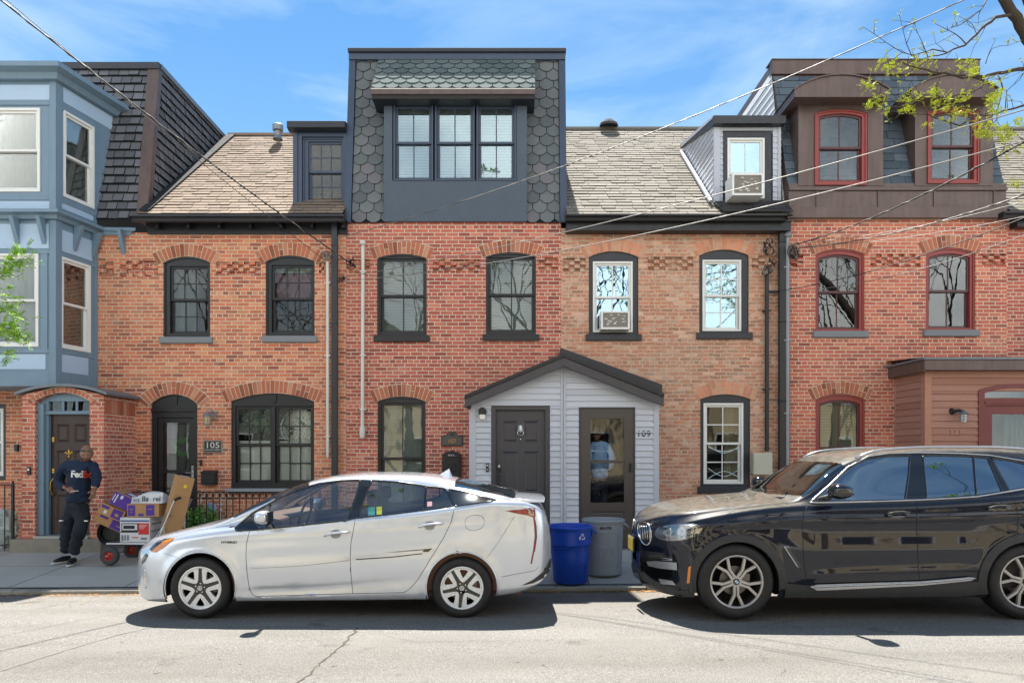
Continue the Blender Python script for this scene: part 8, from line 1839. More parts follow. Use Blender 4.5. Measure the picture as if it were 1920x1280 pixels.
# ------------------------------------------------------------------ bins
def bin_(cx, cy, z0, label, mat, r0, r1, H, lean, kind):
    m = MB(); c = Vector((cx, cy, z0)); prof = [(0,.006),(r0*.92,.004),(r0,.025),(r0+(r1-r0)*.55,H*.52),(r0+(r1-r0)*.66,H*.66),(r1-.002,H*.68),(r1,H*.90),(r1+.006,H*.93),(r1+.022,H*.955),(r1+.026,H*.985),(r1+.018,H),(r1+.0,H*.992),(r1-.008,H*.93),(r1-.02,H*.6),(r0-.012,.04),(0,.03)]
    m.lathe(prof, c, 'z', 64, 0)
    def wrapm(m2, r_fn, mi): m.add([(cx+(r_fn(v[2]))*math.sin(v[0]), cy-(r_fn(v[2]))*math.cos(v[0]), z0+v[2]) for v in m2.v], m2.f, mi)
    rad = lambda z: (r0+(r1-r0)*min(1, z/(H*.67)) if z < H*.68 else r1)+.003
    for s in (-1, 1):                                       # moulded loop handles
        a0 = s*math.pi/2 if kind == 'blue' else s*(math.pi/2-.12); b = Vector((math.sin(a0), -math.cos(a0), 0)); t_ = Vector((b.y, -b.x, 0)); q = c+b*r1+Vector((0,0,H*.93))
        m.tube([q+t_*.055, q+t_*.055+b*.05-Vector((0,0,.03)), q+b*.075-Vector((0,0,.065)), q-t_*.055+b*.05-Vector((0,0,.03)), q-t_*.055], [.012,.011,.011,.011,.012], 8, 0)
        m.tube([q+t_*.055-Vector((0,0,.02)), q+b*.01-Vector((0,0,.09)), q-t_*.055-Vector((0,0,.02))], .010, 8, 0)
    def rib(path, r=.005):                                  # embossed ridge following the skin: (angle, height)
        pts = []
        for (a, b) in zip(path, path[1:]):
            for k in range(8): t = k/8; A = a[0]+(b[0]-a[0])*t; z = a[1]+(b[1]-a[1])*t; pts.append((cx+(rad(z)-.004)*math.sin(A), cy-(rad(z)-.004)*math.cos(A), z0+z))
        m.tube(pts, r, 6, 0)
    if kind == 'blue':
        rib([(-1.2,H*.62),(-.4,H*.64),(-.1,H*.68),(.9,H*.70),(1.2,H*.69)]); rib([(.25,H*.04),(.25,H*.0+.05)]); rib([(.15,H*.33),(.3,H*.36),(.75,H*.36),(.82,H*.33),(.84,.04)],.006)
        import itertools
        sy = MB(); R_ = .036
        for k in range(3):
            a = k*2.0944; f = lambda r_, t_: (r_*math.sin(a+t_), r_*math.cos(a+t_))
            pts = [f(R_*1.0,-.55),f(R_*1.05,-.1),f(R_*1.25,.05),f(R_*1.0,.35),f(R_*.75,.62)]; w_ = .006
            for (p, q) in zip(pts, pts[1:]):
                dx, dz = q[0]-p[0], q[1]-p[1]; l_ = math.hypot(dx, dz); nx, nz = -dz/l_*w_, dx/l_*w_; sy.add([(p[0]-nx,0,p[1]-nz),(q[0]-nx,0,q[1]-nz),(q[0]+nx,0,q[1]+nz),(p[0]+nx,0,p[1]+nz)],[(0,1,2,3)])
            p, q = pts[-1], pts[-2]; dx, dz = p[0]-q[0], p[1]-q[1]; l_ = math.hypot(dx, dz); ux, uz = dx/l_, dz/l_; sy.add([(p[0]+ux*.016,0,p[1]+uz*.016),(p[0]-uz*.015,0,p[1]+ux*.015),(p[0]+uz*.015,0,p[1]-ux*.015)],[(0,1,2)])
        sy.v = [(v[0]/.27+.50, 0, v[2]+H*.83) for v in sy.v]; wrapm(sy, lambda z: rad(z)+.001, 1)
    else:
        rib([(-.7,H*.72),(-.45,H*.79),(.6,H*.79),(.72,H*.76),(.76,.05)],.006)
        for a in (-.28,.02,.32): rib([(a,H*.36),(a,H*.54)],.006)
        lb = MB(); lb.add([(-.16,0,H*.845),(.16,0,H*.845),(.16,0,H*.885),(-.16,0,H*.885)],[(0,1,2,3)]); lb.v = [(v[0]*.7-.0,0,v[2]) for v in lb.v]
        tx = MB(); text_mb(tx,'BRUTE',(0,0,0),(1,0,0),(0,0,1),.030,0,bold=.05,spacing=1.1,sx=1.15); tx.v = [(v[0]/.28-.02,0,v[2]+H*.85) for v in tx.v]; wrapm(tx, lambda z: rad(z)+.003, 1)
    if lean:
        Rm = Matrix.Rotation(lean[0],3,'X') @ Matrix.Rotation(lean[1],3,'Y'); m.v = [tuple(c+Rm@(Vector(v)-c)) for v in m.v]
    o = top(m, 'trash_bin', [mat, M['white'] if kind == 'blue' else M['black']], label, 'bin', smooth=True, angle=40); return o
bx = W(1070,1099,9.2).x; bin_(bx, 9.22, z_walk(bx,9.2)+.004, 'open blue recycling bin with white arrows symbol at the kerb', pm('blue_plastic','1548b8',.42,var=.08,scale=5,bump=.08,dirt=.15), .232, .278, .765, (R(.8),R(-.3)), 'blue')
bx = W(1131,1085,9.62).x; bin_(bx, 9.62, z_walk(bx,9.62)+.004, 'open grey plastic rubbish bin standing behind the blue bin', pm('grey_plastic','88929a',.5,var=.10,scale=5,bump=.08,dirt=.3), .258, .277, .775, None, 'grey')

# ------------------------------------------------------------------ the loaded cart
card = pm('cardboard','a88258',.85,var=.10,scale=8,dirt=.2); purp = pm('purple_print','4a2e8c',.7,var=.1); tape = pm('parcel_tape','b89868',.35,var=.08); wbox = pm('white_card','c9ccd0',.7,var=.05,scale=4); redp = pm('red_print','c02c28',.6); bluep = pm('blue_print','24488c',.6); greyp = pm('grey_print','70747a',.6); inkp = pm('ink_print','20222a',.7)
def cart():
    dn, df = 10.3, 10.78; gz = z_walk(-6, 10.5); t = thing('hand_truck', (W(250,1040,10.5).x, 10.54, gz), 'aluminium convertible hand truck with red hubbed rubber wheels', 'hand truck')
    zd = ZZ(1019,dn); x0, x1 = ZX(200,dn), ZX(300,dn); m = MB()
    m.tube([(x0,dn,zd),(x1,dn,zd)],.016,10); m.tube([(x0,df,zd),(x1,df,zd)],.016,10); m.box(x0,x0+.05,dn,df,zd-.01,zd+.016)
    for i in range(6): x = x0+.1+i*(x1-x0-.15)/5; m.box(x,x+.03,dn,df,zd-.008,zd+.012)
    m.build('platform', M['alu'], t, smooth=True)
    for i, y in enumerate((dn-.04, df+.04)):
        a, b = Vector((ZX(297,dn),y,ZZ(1016,dn))), Vector((ZX(326,dn),y,ZZ(946,dn))); m = MB(); m.tube([a,b,b+Vector((.03,0,.07))],.013,10); m.tube([a.lerp(b,.45),Vector((a.x+.11,y,a.z-.02))],.008,8); m.tube([a.lerp(b,.45),Vector((a.x-.07,y,a.z-.0))],.008,8); m.build('side_rail', M['alu'], t, smooth=True)
    b = Vector((ZX(326,dn)+.03,0,ZZ(946,dn)+.07)); m = MB(); m.tube([(b.x,dn-.04,b.z),(b.x+.03,dn,b.z+.03),(b.x+.03,df,b.z+.03),(b.x,df+.04,b.z)],.018,10); m.build('grip', M['rubber'], t, smooth=True)
    for f_ in (.35,.7): m = MB(); q = Vector((ZX(297,dn),0,ZZ(1016,dn))).lerp(Vector((ZX(326,dn),0,ZZ(946,dn))),f_); m.tube([(q.x,dn-.04,q.z),(q.x,df+.04,q.z)],.010,8); m.build('cross_bar', M['alu'], t, smooth=True)
    for (x,y) in ((ZX(206,dn-.08),dn-.08),(ZX(206,dn-.08),df+.06)):
        r_ = .138; c = Vector((x,y,gz+r_+.002)); wt = thing_part('wheel', t, c); m = MB(); m.lathe([(.07,-.04),(.09,-.045),(.125,-.038),(r_,-.015),(r_,.015),(.125,.038),(.09,.045),(.07,.04)], c, 'y', 40)
        for k in range(24): a = k*math.pi/12; m.obox(c+Vector((r_*math.cos(a),0,r_*math.sin(a))),(.004*math.cos(a),0,.004*math.sin(a)),(0,.02,0),(-.006*math.sin(a),0,.006*math.cos(a)))
        m.build('tyre', pm_once('grey_rubber','3c3e40',.75), wt, smooth=True); m = MB(); m.lathe([(0,-.03),(.02,-.034),(.025,-.02),(.055,-.012),(.072,-.036),(.076,-.04),(.076,.04),(.0,.03)], c, 'y', 30); m.lathe([(0,-.045),(.012,-.044),(.014,-.03)], c, 'y', 12, 1); m.build('hub', [pm_once('red_hub','a02824',.45), M['brass']], wt, smooth=True)
    m = MB(); m.tube([(ZX(206,dn),dn-.1,gz+.14),(ZX(206,dn),df+.08,gz+.14)],.012,8); m.build('axle', M['alu'], t)
    m = MB(); m.lathe([(0,0),(.05,0),(.05,-.03),(0,-.03)],(x1-.06,dn+.06,gz+.05),'y',14); m.lathe([(0,0),(.05,0),(.05,-.03),(0,-.03)],(x1-.06,df-.06,gz+.05),'y',14); m.build('castor', M['rubber'], t)
cart()
def parcel(c, ex, ey, ez, label, mats, decor=(), name='cardboard_box', bev=.004, taped=True):
    """box from corner c and three edge vectors (ex right, ey back, ez up); decor: (face, u0,u1,v0,v1, material index)"""
    c, ex, ey, ez = map(Vector, (c, ex, ey, ez)); m = MB(); cc = c+(ex+ey+ez)/2; m.obox(cc, ex/2, ey/2, ez/2, 0)
    fr = {'front': (c, ex, ez, ex.cross(ez).normalized()), 'right': (c+ex, ey, ez, ey.cross(ez).normalized()), 'left': (c+ey, -ey, ez, (-ey).cross(ez).normalized()), 'top': (c+ez, ex, ey, ex.cross(ey).normalized())}
    for dcr in decor:
        f, u0, u1, v0, v1, mi = dcr[:6]; o, a, b, n = fr[f]; l_ = .0015+.0006*mi+(dcr[6] if len(dcr) > 6 and isinstance(dcr[6], float) else 0)
        m.add([o+a*u0+b*v0+n*l_, o+a*u1+b*v0+n*l_, o+a*u1+b*v1+n*l_, o+a*u0+b*v1+n*l_], [(0,1,2,3)], mi)
    if taped: 
        o, a, b, n = fr['top']; m.add([o+a*0+b*.46+n*.002, o+a+b*.46+n*.002, o+a+b*.54+n*.002, o+b*.54+n*.002],[(0,1,2,3)],mats)
    return m, fr
zd = ZZ(1017,10.3)
# white appliance carton at the bottom
d0 = 10.34; o0 = Vector((ZX(225,d0),d0,zd)); exw = ZX(281,d0)-ZX(225,d0); m,fr = parcel(o0,(exw,0,0),(.0,.42,0),(0,0,ZZ(970,d0)-zd),'',None,[('front',.02,.98,.84,.90,1),('front',.05,.62,.45,.78,2),('front',.08,.58,.50,.74,0,.003),('front',.12,.5,.55,.69,2,.004),('front',.62,.97,.32,.78,3),('front',.02,.60,.40,.45,2),('front',.05,.12,.06,.30,4),('front',.15,.20,.08,.30,4),('front',.24,.30,.08,.30,4),('right',.05,.9,.42,.46,4),('right',.1,.8,.7,.76,4),('front',.40,.62,.18,.22,3),('front',.7,.9,.12,.2,4)],taped=False)
for i in range(4): o,a,b,n = fr['front']; m.add([o+a*.65+b*(.70-.05*i)+n*.004,o+a*(.92-.04*i)+b*(.70-.05*i)+n*.004,o+a*(.92-.04*i)+b*(.715-.05*i)+n*.004,o+a*.65+b*(.715-.05*i)+n*.004],[(0,1,2,3)],0)
top(m,'cardboard_box',[wbox,bluep,inkp,redp,greyp],'large white carton with red panel at the bottom of the cart load','box','parcels on the cart',bevel=.004)
d0 = 10.36; zb_ = ZZ(970,10.34)+.003; o0 = Vector((ZX(238,d0),d0,zb_)); m,fr = parcel(o0,(ZX(298,d0)-ZX(238,d0),0,.008),(-.02,.36,0),(0,0,ZZ(944,d0)-zb_),'',2,[('front',.03,.26,.1,.9,1),('front',.60,.86,.1,.9,1),('front',.36,.52,.08,.26,1),('front',.08,.2,.55,.60,0,.003),('front',.67,.8,.55,.60,0,.003),('front',.10,.18,.35,.40,0,.003)])
top(m,'cardboard_box',[card,purp,tape],'flat brown box with two purple squares lying on the white carton','box','parcels on the cart',bevel=.004)
# white padded bag with part of a printed word
zb_ = ZZ(944,10.36)+.006; m = MB(); x0,x1 = ZX(247,10.4),ZX(306,10.4); n1,n2 = 16,8
def bag(u,v,top_): 
    x = x0+(x1-x0)*u; y = 10.37+.32*v; e = (u*(1-u)*4)**.3*(v*(1-v)*4)**.3; hgt = .17*(.75+.35*math.sin(u*2.4+.1)*(.6+.4*u)); return (x,y,zb_+(hgt*e if top_ else .0))
vt = [bag(i/n1,j/n2,True) for j in range(n2+1) for i in range(n1+1)]; vb = [bag(i/n1,j/n2,False) for j in range(n2+1) for i in range(n1+1)]
F_ = [(j*(n1+1)+i,j*(n1+1)+i+1,(j+1)*(n1+1)+i+1,(j+1)*(n1+1)+i) for j in range(n2) for i in range(n1)]; m.add(vt,F_); m.add(vb,[f[::-1] for f in F_])
m.add([(x0+.01,10.362,zb_+.002),(x1-.0,10.362,zb_+.002),(x1-.0,10.40,zb_+.165),(x0+.20,10.41,zb_+.150),(x0+.13,10.40,zb_+.10),(x0+.01,10.39,zb_+.09)],[(0,1,2,3,4,5)])
uz = Vector((0,.20,1)).normalized()
text_mb(m,'Ba',(x0+.225,10.358,zb_+.035),(1,0,0),uz,.075,.002,1,bold=.01); text_mb(m,'rel',(x0+.40,10.358,zb_+.035),(1,0,0),uz,.075,.002,1,bold=.01)
for i in range(7): m.box(x0+.03+i*.018,x0+.034+i*.018+.004*(i%3),10.350,10.3515,zb_+.02,zb_+.075,2)
top(m,'parcel_bag',[wbox,inkp,greyp],'white padded bag with large black letters on top of the flat brown box','parcel','parcels on the cart',smooth=True,angle=50)
# three brown boxes toppling to the left
def tilted(px,py,d,ang,w_,h_,dep,label,decor,mats):
    a = R(ang); ex = Vector((math.cos(a),.18,-math.sin(a))).normalized()*w_; ez = Vector((math.sin(a),.06,math.cos(a))).normalized(); ey = ez.cross(ex).normalized()*dep; ez = ez*h_
    if ey.y < 0: ey = -ey
    m,fr = parcel(W(px,py,d),ex,ey,ez,label,len(mats)-1,decor); top(m,'cardboard_box',mats,label,'box','parcels on the cart',bevel=.004); return fr
tilted(174,976,10.42,27,.47,.175,.34,'lowest of three tilted brown boxes, large purple print at its right end',[('front',.52,.98,.06,.94,1),('front',.12,.38,.6,.9,1),('front',.70,.84,.38,.46,0,.003)],[card,purp,tape])
tilted(181,960.5,10.38,25,.375,.175,.32,'middle one of three tilted brown boxes, with white label and purple square',[('front',.52,.92,.1,.9,1),('front',.06,.36,.62,.88,1),('front',.66,.80,.3,.55,0,.003),('front',.22,.34,.2,.5,2)],[card,purp,wbox,tape])
tilted(203,942.5,10.36,28,.285,.215,.34,'topmost tilted brown box with a solid purple front and pale print',[('front',.02,.98,.03,.97,1),('top',.45,.95,.1,.9,1),('top',.52,.88,.3,.7,2,.001),('front',.40,.52,.62,.88,2,.001),('front',.2,.26,.2,.85,2,.001),('front',.08,.12,.3,.8,2,.001)],[card,purp,wbox,tape])
m = MB(); c = W(208,998,10.6); m.lathe([(.12,-.06),(.19,-.05),(.2,0),(.19,.05),(.12,.06)],c,'y',28); m.lathe([(0,-.03),(.12,-.03)],c,'y',28,1); top(m,'black_bin_liner',[pm('black_sack','121316',.35,bump=.6,bscale=30),M['black']],'black sack stuffed between the tilted boxes and the cart wheel','sack',smooth=True)
# tall slim box leaning back on the handle
b0 = W(293,1012,10.36); ez = Vector((.245,.0,.97)).normalized()*1.03; ex = Vector((.10,-.085,-.02)); ey = Vector((.205,.10,-.05)); c = b0
m,fr = parcel(b0+Vector((0,.05,0)),ex,ey,ez,'',None,[('right',.46,.64,.84,.885,1),('front',.35,.5,.2,.42,2)],taped=False)
o,a,b,n = fr['top']; m.add([o+a*.1+b*.2+n*.003,o+a*.9+b*.2+n*.003,o+a*.9+b*.75+n*.003,o+a*.1+b*.75+n*.003],[(0,1,2,3)],3)
o,a,b,n = fr['right']; m.add([o+a*.0+b*.70+n*.002,o+a*1+b*.70+n*.002,o+a*1+b*.705+n*.002,o+a*.0+b*.705+n*.002],[(0,1,2,3)],2)
top(m,'cardboard_box',[card,pm('yellow_sticker','dcc02c',.5),pm('cardboard_dark','8a6a44',.85),wbox],'tall slim brown box with yellow dot leaning against the cart handle','box','parcels on the cart',bevel=.004)

# ------------------------------------------------------------------ railings
def railing(x0,x1,d,z0,z1,label,rings=True,n=None,post=True):
    t = thing('iron_railing',((x0+x1)/2,d,z0),label,'railing'); m = MB(); m.box(x0,x1,d-.02,d+.02,z1-.018,z1); 
    if rings: m.box(x0,x1,d-.009,d+.009,z1-.125,z1-.112)
    m.box(x0,x1,d-.012,d+.012,z0+.10,z0+.12); m.build('rail',M['black'],t)
    p = .112; n = int((x1-x0)/p); me = None; rg = None
    for i in range(n+1):
        x = x0+.02+i*(x1-x0-.04)/n; m = MB(); m.box(x-.0065,x+.0065,d-.0065,d+.0065,z0+.02,z1-.019)
        if me is None: o = m.build('picket',M['black'],t); me = o; mx = x
        else: o = me.copy(); C.objects.link(o); o.parent = t; o.location.x += x-mx
        if rings and i < n:
            xc = x+(x1-x0-.04)/n/2
            if rg is None: m = MB(); m.tube([(xc+.044*math.cos(a*.349),d,z1-.066+.044*math.sin(a*.349)) for a in range(19)],.0065,6); rg = m.build('ring',M['black'],t,smooth='all'); rx = xc
            else: o = rg.copy(); C.objects.link(o); o.parent = t; o.location.x += xc-rx
    for x in (x0,x1):
        m = MB(); m.box(x-.018,x+.018,d-.018,d+.018,z0,z1+.02); m.lathe([(0,.05),(.018,.03),(.014,.015),(.018,0)],(x,d,z1+.02),'z',10); m.build('post',M['black'],t)
    return t
railing(ZX(187,11.75),ZX(600,11.75),11.75,.0,ZZ(921,11.75),'black iron railing with a row of rings before the arched black door and window')
railing(-10.6,ZX(24,11.3),11.3,-.04,ZZ(908,11.3),'plain black iron railing at the far left edge of the pavement',rings=False)
# planting and oddments behind the railing
def bush(cx,cy,z0,rx,ry,rz,n,seed,mat,label,name='garden_shrub',ls=.045):
    rr = random.Random(seed); m = MB()
    for i in range(n):
        a,b = rr.uniform(0,6.28),rr.uniform(-.2,1); q = rr.uniform(.55,1.05); rad = math.sqrt(max(0,1-b*b)) if b > 0 else 1; c = Vector((cx+rx*q*rad*math.cos(a)*(1+.25*math.sin(a*3+seed)),cy+ry*q*rad*math.sin(a),z0+rz*max(.02,b)*q+rz*.1)); u = Vector((rr.uniform(-1,1),rr.uniform(-1,1),rr.uniform(-.3,.8))).normalized()*ls*rr.uniform(.6,1.2); v = u.cross(Vector((rr.uniform(-1,1),rr.uniform(-1,1),rr.uniform(-1,1)))).normalized()*ls*.38; m.add([c-u,c-v*1.0-u*.1,c+u,c+v-u*.1],[(0,1,2,3)],0)
    for i in range(8): a = i*.8; m.tube([(cx,cy,z0-.02),(cx+rx*.5*math.cos(a),cy+ry*.5*math.sin(a),z0+rz*.6)],.006,5,1)
    return top(m,name,[mat,pm_once('stem_brown','4a3a28',.9)],label,'shrub')
leafm = island_mat('shrub_leaf',[(0,'3c6a2a'),(.4,'5a9040'),(.75,'78b050'),(1,'9cc868')],.5,.1,30,.1,.4)
bush(ZX(381,12.0),12.0,.02,.34,.18,.60,1300,3,leafm,'bushy green plant behind the ring railing above the silver car bonnet')
bush(ZX(352,12.05),12.05,.02,.2,.12,.38,300,5,leafm,'low green plant at the left foot of the bushy one')
m = MB(); c = Vector((ZX(396,12.12),12.12,ZZ(952,12.12))); m.lathe([(0,-.02),(.09,-.018),(.10,0),(.09,.018),(0,.02)],c,'y',28); m.lathe([(.05,-.024),(.06,-.028),(.07,-.024)],c+Vector((-.02,0,.01)),'y',20); m.tube([c-Vector((0,0,.1)),(c.x,c.y,.02)],.007,6); top(m,'garden_ornament',pm('pale_blue_glaze','9ab0cc',.35,var=.2,scale=12),'pale blue round moon face ornament on a stake in the shrub','ornament',smooth=True)
m = MB(); x = ZX(413.5,12.1); zt_ = ZZ(935,12.1)
m.tube([(x,12.1,.02),(x,12.1,zt_)],.008,8)
for i,z in enumerate((0,-.10,-.20)): m.lathe([(0,.035),(.02,.02),(.045 if i == 1 else .03,.0),(.02,-.02),(0,-.035)],(x,12.1,zt_+z),'z',12)
top(m,'garden_stake',M['white'],'white finial garden stake right of the moon face ornament','ornament',smooth=True)
m = MB(); x = ZX(376,12.15); m.tube([(x,12.15,.02),(x,12.15,ZZ(931,12.15))],.014,8); m.lathe([(0,.03),(.028,0),(0,-.03)],(x,12.15,ZZ(930,12.15)),'z',12); top(m,'garden_stake',M['white'],'slim white garden post left of the moon face ornament','ornament',smooth=True)
m = MB(); x0,x1 = ZX(338,12.0),ZX(350,12.0); m.box(x0,x1,11.95,12.1,ZZ(970,12),ZZ(955,12),0); m.box(x0,x1,11.951,12.099,.02,ZZ(970,12)-.001,1); top(m,'garden_sack',[pm('yellow_sack','c8a41c',.5,bump=.3),M['white']],'yellow and white upright sack between the door and the bushy plant','sack',bevel=.02)
def crumple(cx,cy,z0,w_,h_,seed,mat,label,name,cat):
    from mathutils import noise as mn
    n1,n2 = 22,16; vs = []
    for j in range(n2+1):
        ph = math.pi*j/n2
        for i in range(n1):
            a = 2*math.pi*i/n1; d = Vector((math.sin(ph)*math.cos(a),math.sin(ph)*math.sin(a),math.cos(ph))); k = 1+.45*mn.noise(d*2.3+Vector((seed,0,0)))+.2*mn.noise(d*6); vs.append((cx+d.x*w_*k,cy+d.y*w_*.6*k,z0+h_*.5+d.z*h_*.5*k))
    m = MB(); m.add(vs,[(j*n1+i,(j+1)*n1+i,(j+1)*n1+(i+1)%n1,j*n1+(i+1)%n1) for j in range(n2) for i in range(n1)]); return top(m,name,mat,label,cat,smooth=True,angle=20)
crumple(ZX(6,11.7),11.75,-.02,.2,.62,3,pm('plastic_sheet','a8b4b0',.3,var=.2,scale=10),'crumpled pale plastic sheet behind the plain railing at far left','plastic_sheet','sheet')
# ------------------------------------------------------------------ trees
bark = pm('bark','3e352c',.9,var=.35,scale=14,bump=.6,bscale=40)
loc_leaf = island_mat('young_leaf',[(0,'8c9c2c'),(.35,'b0bc3c'),(.7,'ccd654'),(1,'dce070')],.7,.05,30,.08,.08)
grn_leaf = island_mat('green_leaf',[(0,'4a7a28'),(.4,'6c9c34'),(.75,'94b848'),(1,'bccc58')],.7,.05,30,.1,.1)
def frond(mb,p,dirv,rr,ln=.13,n=9,w_=.022,mi=0):           # a pinnate leaf of paired leaflets
    d = dirv.normalized(); s = d.cross(Vector((rr.uniform(-.4,.4),rr.uniform(-.4,.4),1))).normalized(); u = s.cross(d)
    for i in range(n):
        q = p+d*ln*(i+.6)/n+u*(-.25*ln*(i/n)**2)
        for sg in (-1,1):
            a = (s*sg+d*.5+u*rr.uniform(-.3,.5)).normalized()*w_*rr.uniform(.8,1.2); b = d*w_*.32; mb.add([q,q+a*.5+b,q+a*1.15,q+a*.5-b],[(0,1,2,3)],mi)
def tuft(mb,p,rr,n=5,ln=.12,up=.2,mi=0,w_=.022):
    for i in range(n): frond(mb,p,Vector((rr.uniform(-1,1),rr.uniform(-1,1),rr.uniform(-.5,.9)+up)),rr,ln*rr.uniform(.5,1.1),7,w_,mi)
def twig(mb,pts,r0,r1,n=6,jit=.012,rr=None):
    P = []; 
    for a,b in zip(pts,pts[1:]):
        k = max(1,int((b-a).length/.09))
        for i in range(k): P.append(a.lerp(b,i/k)+(Vector((rr.uniform(-1,1),rr.uniform(-1,1),rr.uniform(-1,1)))*jit if (i or P) else Vector()))
    P.append(pts[-1]); m = len(P); mb.tube(P,[r0+(r1-r0)*i/(m-1) for i in range(m)],n); return P
def locust():
    rr = random.Random(21); tx,ty = 8.15,9.35; t = thing('street_tree',(tx,ty,z_walk(tx,ty)),'honey locust branch with sparse yellow green leaves overhanging the top right corner','tree')
    tr = MB(); base = Vector((tx,ty,z_walk(tx,ty)-.05)); fork = Vector((tx-.05,ty-.15,4.3)); tr.tube([base,base+Vector((0,0,.4)),base+Vector((-.03,-.03,2.2)),fork],[.24,.17,.15,.13],14); tr.build('trunk',bark,t,smooth='all')
    br = MB(); lf = MB(); T = []
    def B(pl,r0,r1,depths,tips=True,start=None,sub=1.0):
        n = len(pl); pts = [W(p[0],p[1],depths[0]+(depths[1]-depths[0])*i/(n-1)) for i,p in enumerate(pl)]
        if start: pts = [start]+pts
        P = twig(br,pts,r0,r1,7,.010,rr); L_ = len(P)
        for i in range(3 if start else 1,L_):
            if rr.random() < .85*sub:
                d = (P[i]-P[i-1]).normalized(); a = d.cross(Vector((rr.uniform(-1,1),rr.uniform(-1,1),rr.uniform(-1,1)))).normalized(); l_ = rr.uniform(.08,.42)*(1-.3*i/L_); q = [P[i]]; dv = (d*.5+a+Vector((0,0,.15))).normalized()
                for k in range(3): q.append(q[-1]+(dv+Vector((rr.uniform(-.4,.4),rr.uniform(-.4,.4),rr.uniform(-.3,.4)))).normalized()*l_/3)
                q2 = twig(br,q,.0042,.0016,4,.006,rr); T.append(q2[-1])
                for z_ in q2[1:-1]:
                    if rr.random() < .25: T.append(z_)
        T.append(P[-1]); return P
    limb = [Vector(fork),W(2060,330,8.9),W(1985,170,8.6),W(1925,72,8.4),W(1905,35,8.3),W(1880,-5,8.2),W(1850,-60,8.1)]; twig(br,limb,.10,.05,10,.012,rr)
    twig(br,[W(1925,72,8.4),W(1930,10,8.3),W(1900,-60,8.2)],.05,.03,8,.01,rr)
    S = limb[3]
    B([(1920,128),(1870,138),(1845,143),(1805,145),(1770,138),(1735,132),(1690,118),(1668,122)],.030,.004,(8.3,7.7),start=W(1975,118,8.5))
    B([(1855,143),(1838,165),(1810,178),(1770,182),(1725,178),(1690,190)],.010,.003,(8.0,7.6))
    B([(1920,199),(1890,205),(1862,216),(1835,214),(1808,198),(1780,196)],.022,.004,(8.2,7.8),start=W(1985,165,8.6))
    B([(1895,28),(1865,34),(1840,55),(1810,84),(1775,98),(1730,112),(1700,118)],.020,.003,(8.2,7.8))
    B([(1812,84),(1790,62),(1770,52),(1752,44)],.007,.002,(7.9,7.8),sub=.6)
    B([(1850,0),(1838,20),(1812,38),(1795,48),(1765,62)],.009,.002,(8.1,7.8))
    B([(1775,98),(1750,92),(1710,106),(1690,98),(1660,80),(1640,64),(1620,52)],.007,.0018,(7.8,7.6),sub=.8)
    B([(1710,106),(1700,80),(1694,55),(1687,30)],.005,.0016,(7.7,7.6),sub=.7)
    B([(1740,108),(1728,78),(1715,45)],.005,.0016,(7.7,7.6),sub=.7)
    B([(1885,205),(1890,170),(1912,150),(1925,130)],.006,.002,(8.2,8.2),sub=.8)
    B([(1848,120),(1860,90),(1890,85),(1905,80)],.005,.0016,(8.1,8.1),sub=.8)
    B([(1835,214),(1800,236),(1770,226),(1740,214),(1705,216),(1680,210),(1655,205),(1640,195)],.010,.002,(7.9,7.6))
    B([(1735,178),(1708,196),(1680,190),(1650,180),(1630,162)],.007,.002,(7.7,7.6))
    B([(1870,140),(1882,165),(1872,195),(1868,225),(1850,245)],.009,.002,(8.1,7.9))
    B([(1920,262),(1900,258),(1880,285),(1868,292)],.007,.002,(8.2,8.0),start=W(1990,200,8.6)); B([(1925,345),(1905,342),(1895,350)],.006,.002,(8.2,8.1),start=W(1990,300,8.6),sub=.5)
    br.build('branches',bark,t,smooth='all')
    rg = random.Random(5)
    for q in T: 
        if rg.random() < .8: tuft(lf,q,rg,rg.randint(1,3),.055,.3,w_=.013)
    for (a,b,n,sp) in ((1630,165,6,12),(1640,192,6,10),(1662,205,6,12),(1700,208,9,16),(1722,190,7,12),(1742,176,9,14),(1760,200,7,14),(1780,190,9,14),(1806,184,9,14),(1790,206,6,12),(1862,158,8,12),(1872,178,9,12),(1858,196,9,14),(1864,212,8,12),(1852,238,12,18),(1830,246,9,16),(1870,252,10,16),(1886,240,5,12),(1896,285,5,10),(1902,345,6,10),(1908,230,6,12),(1818,126,6,12),(1822,140,4,8),(1672,124,4,10),(1722,120,4,12),(1886,244,6,12),(1702,196,4,8),(1740,230,3,8),(1812,208,4,8),(1648,120,3,8),(1664,128,4,10),(1690,130,4,10),(1716,118,4,10),(1738,112,3,8),(1806,122,5,10),(1826,132,5,10),(1756,178,6,12),(1838,230,7,12),(1846,258,6,12),(1880,262,6,10),(1700,178,4,9),(1786,214,5,10),(1900,250,5,10),(1912,236,5,8),(1864,186,6,10),(1620,158,3,7),(1626,198,4,8)):
        for i in range(n): p = W(a+rg.gauss(0,sp*.5),b+rg.gauss(0,sp*.35),7.8+rg.uniform(-.1,.15)); tuft(lf,p,rg,2,.085,.0,w_=.018)
    lf.build('crown',loc_leaf,t)
locust()
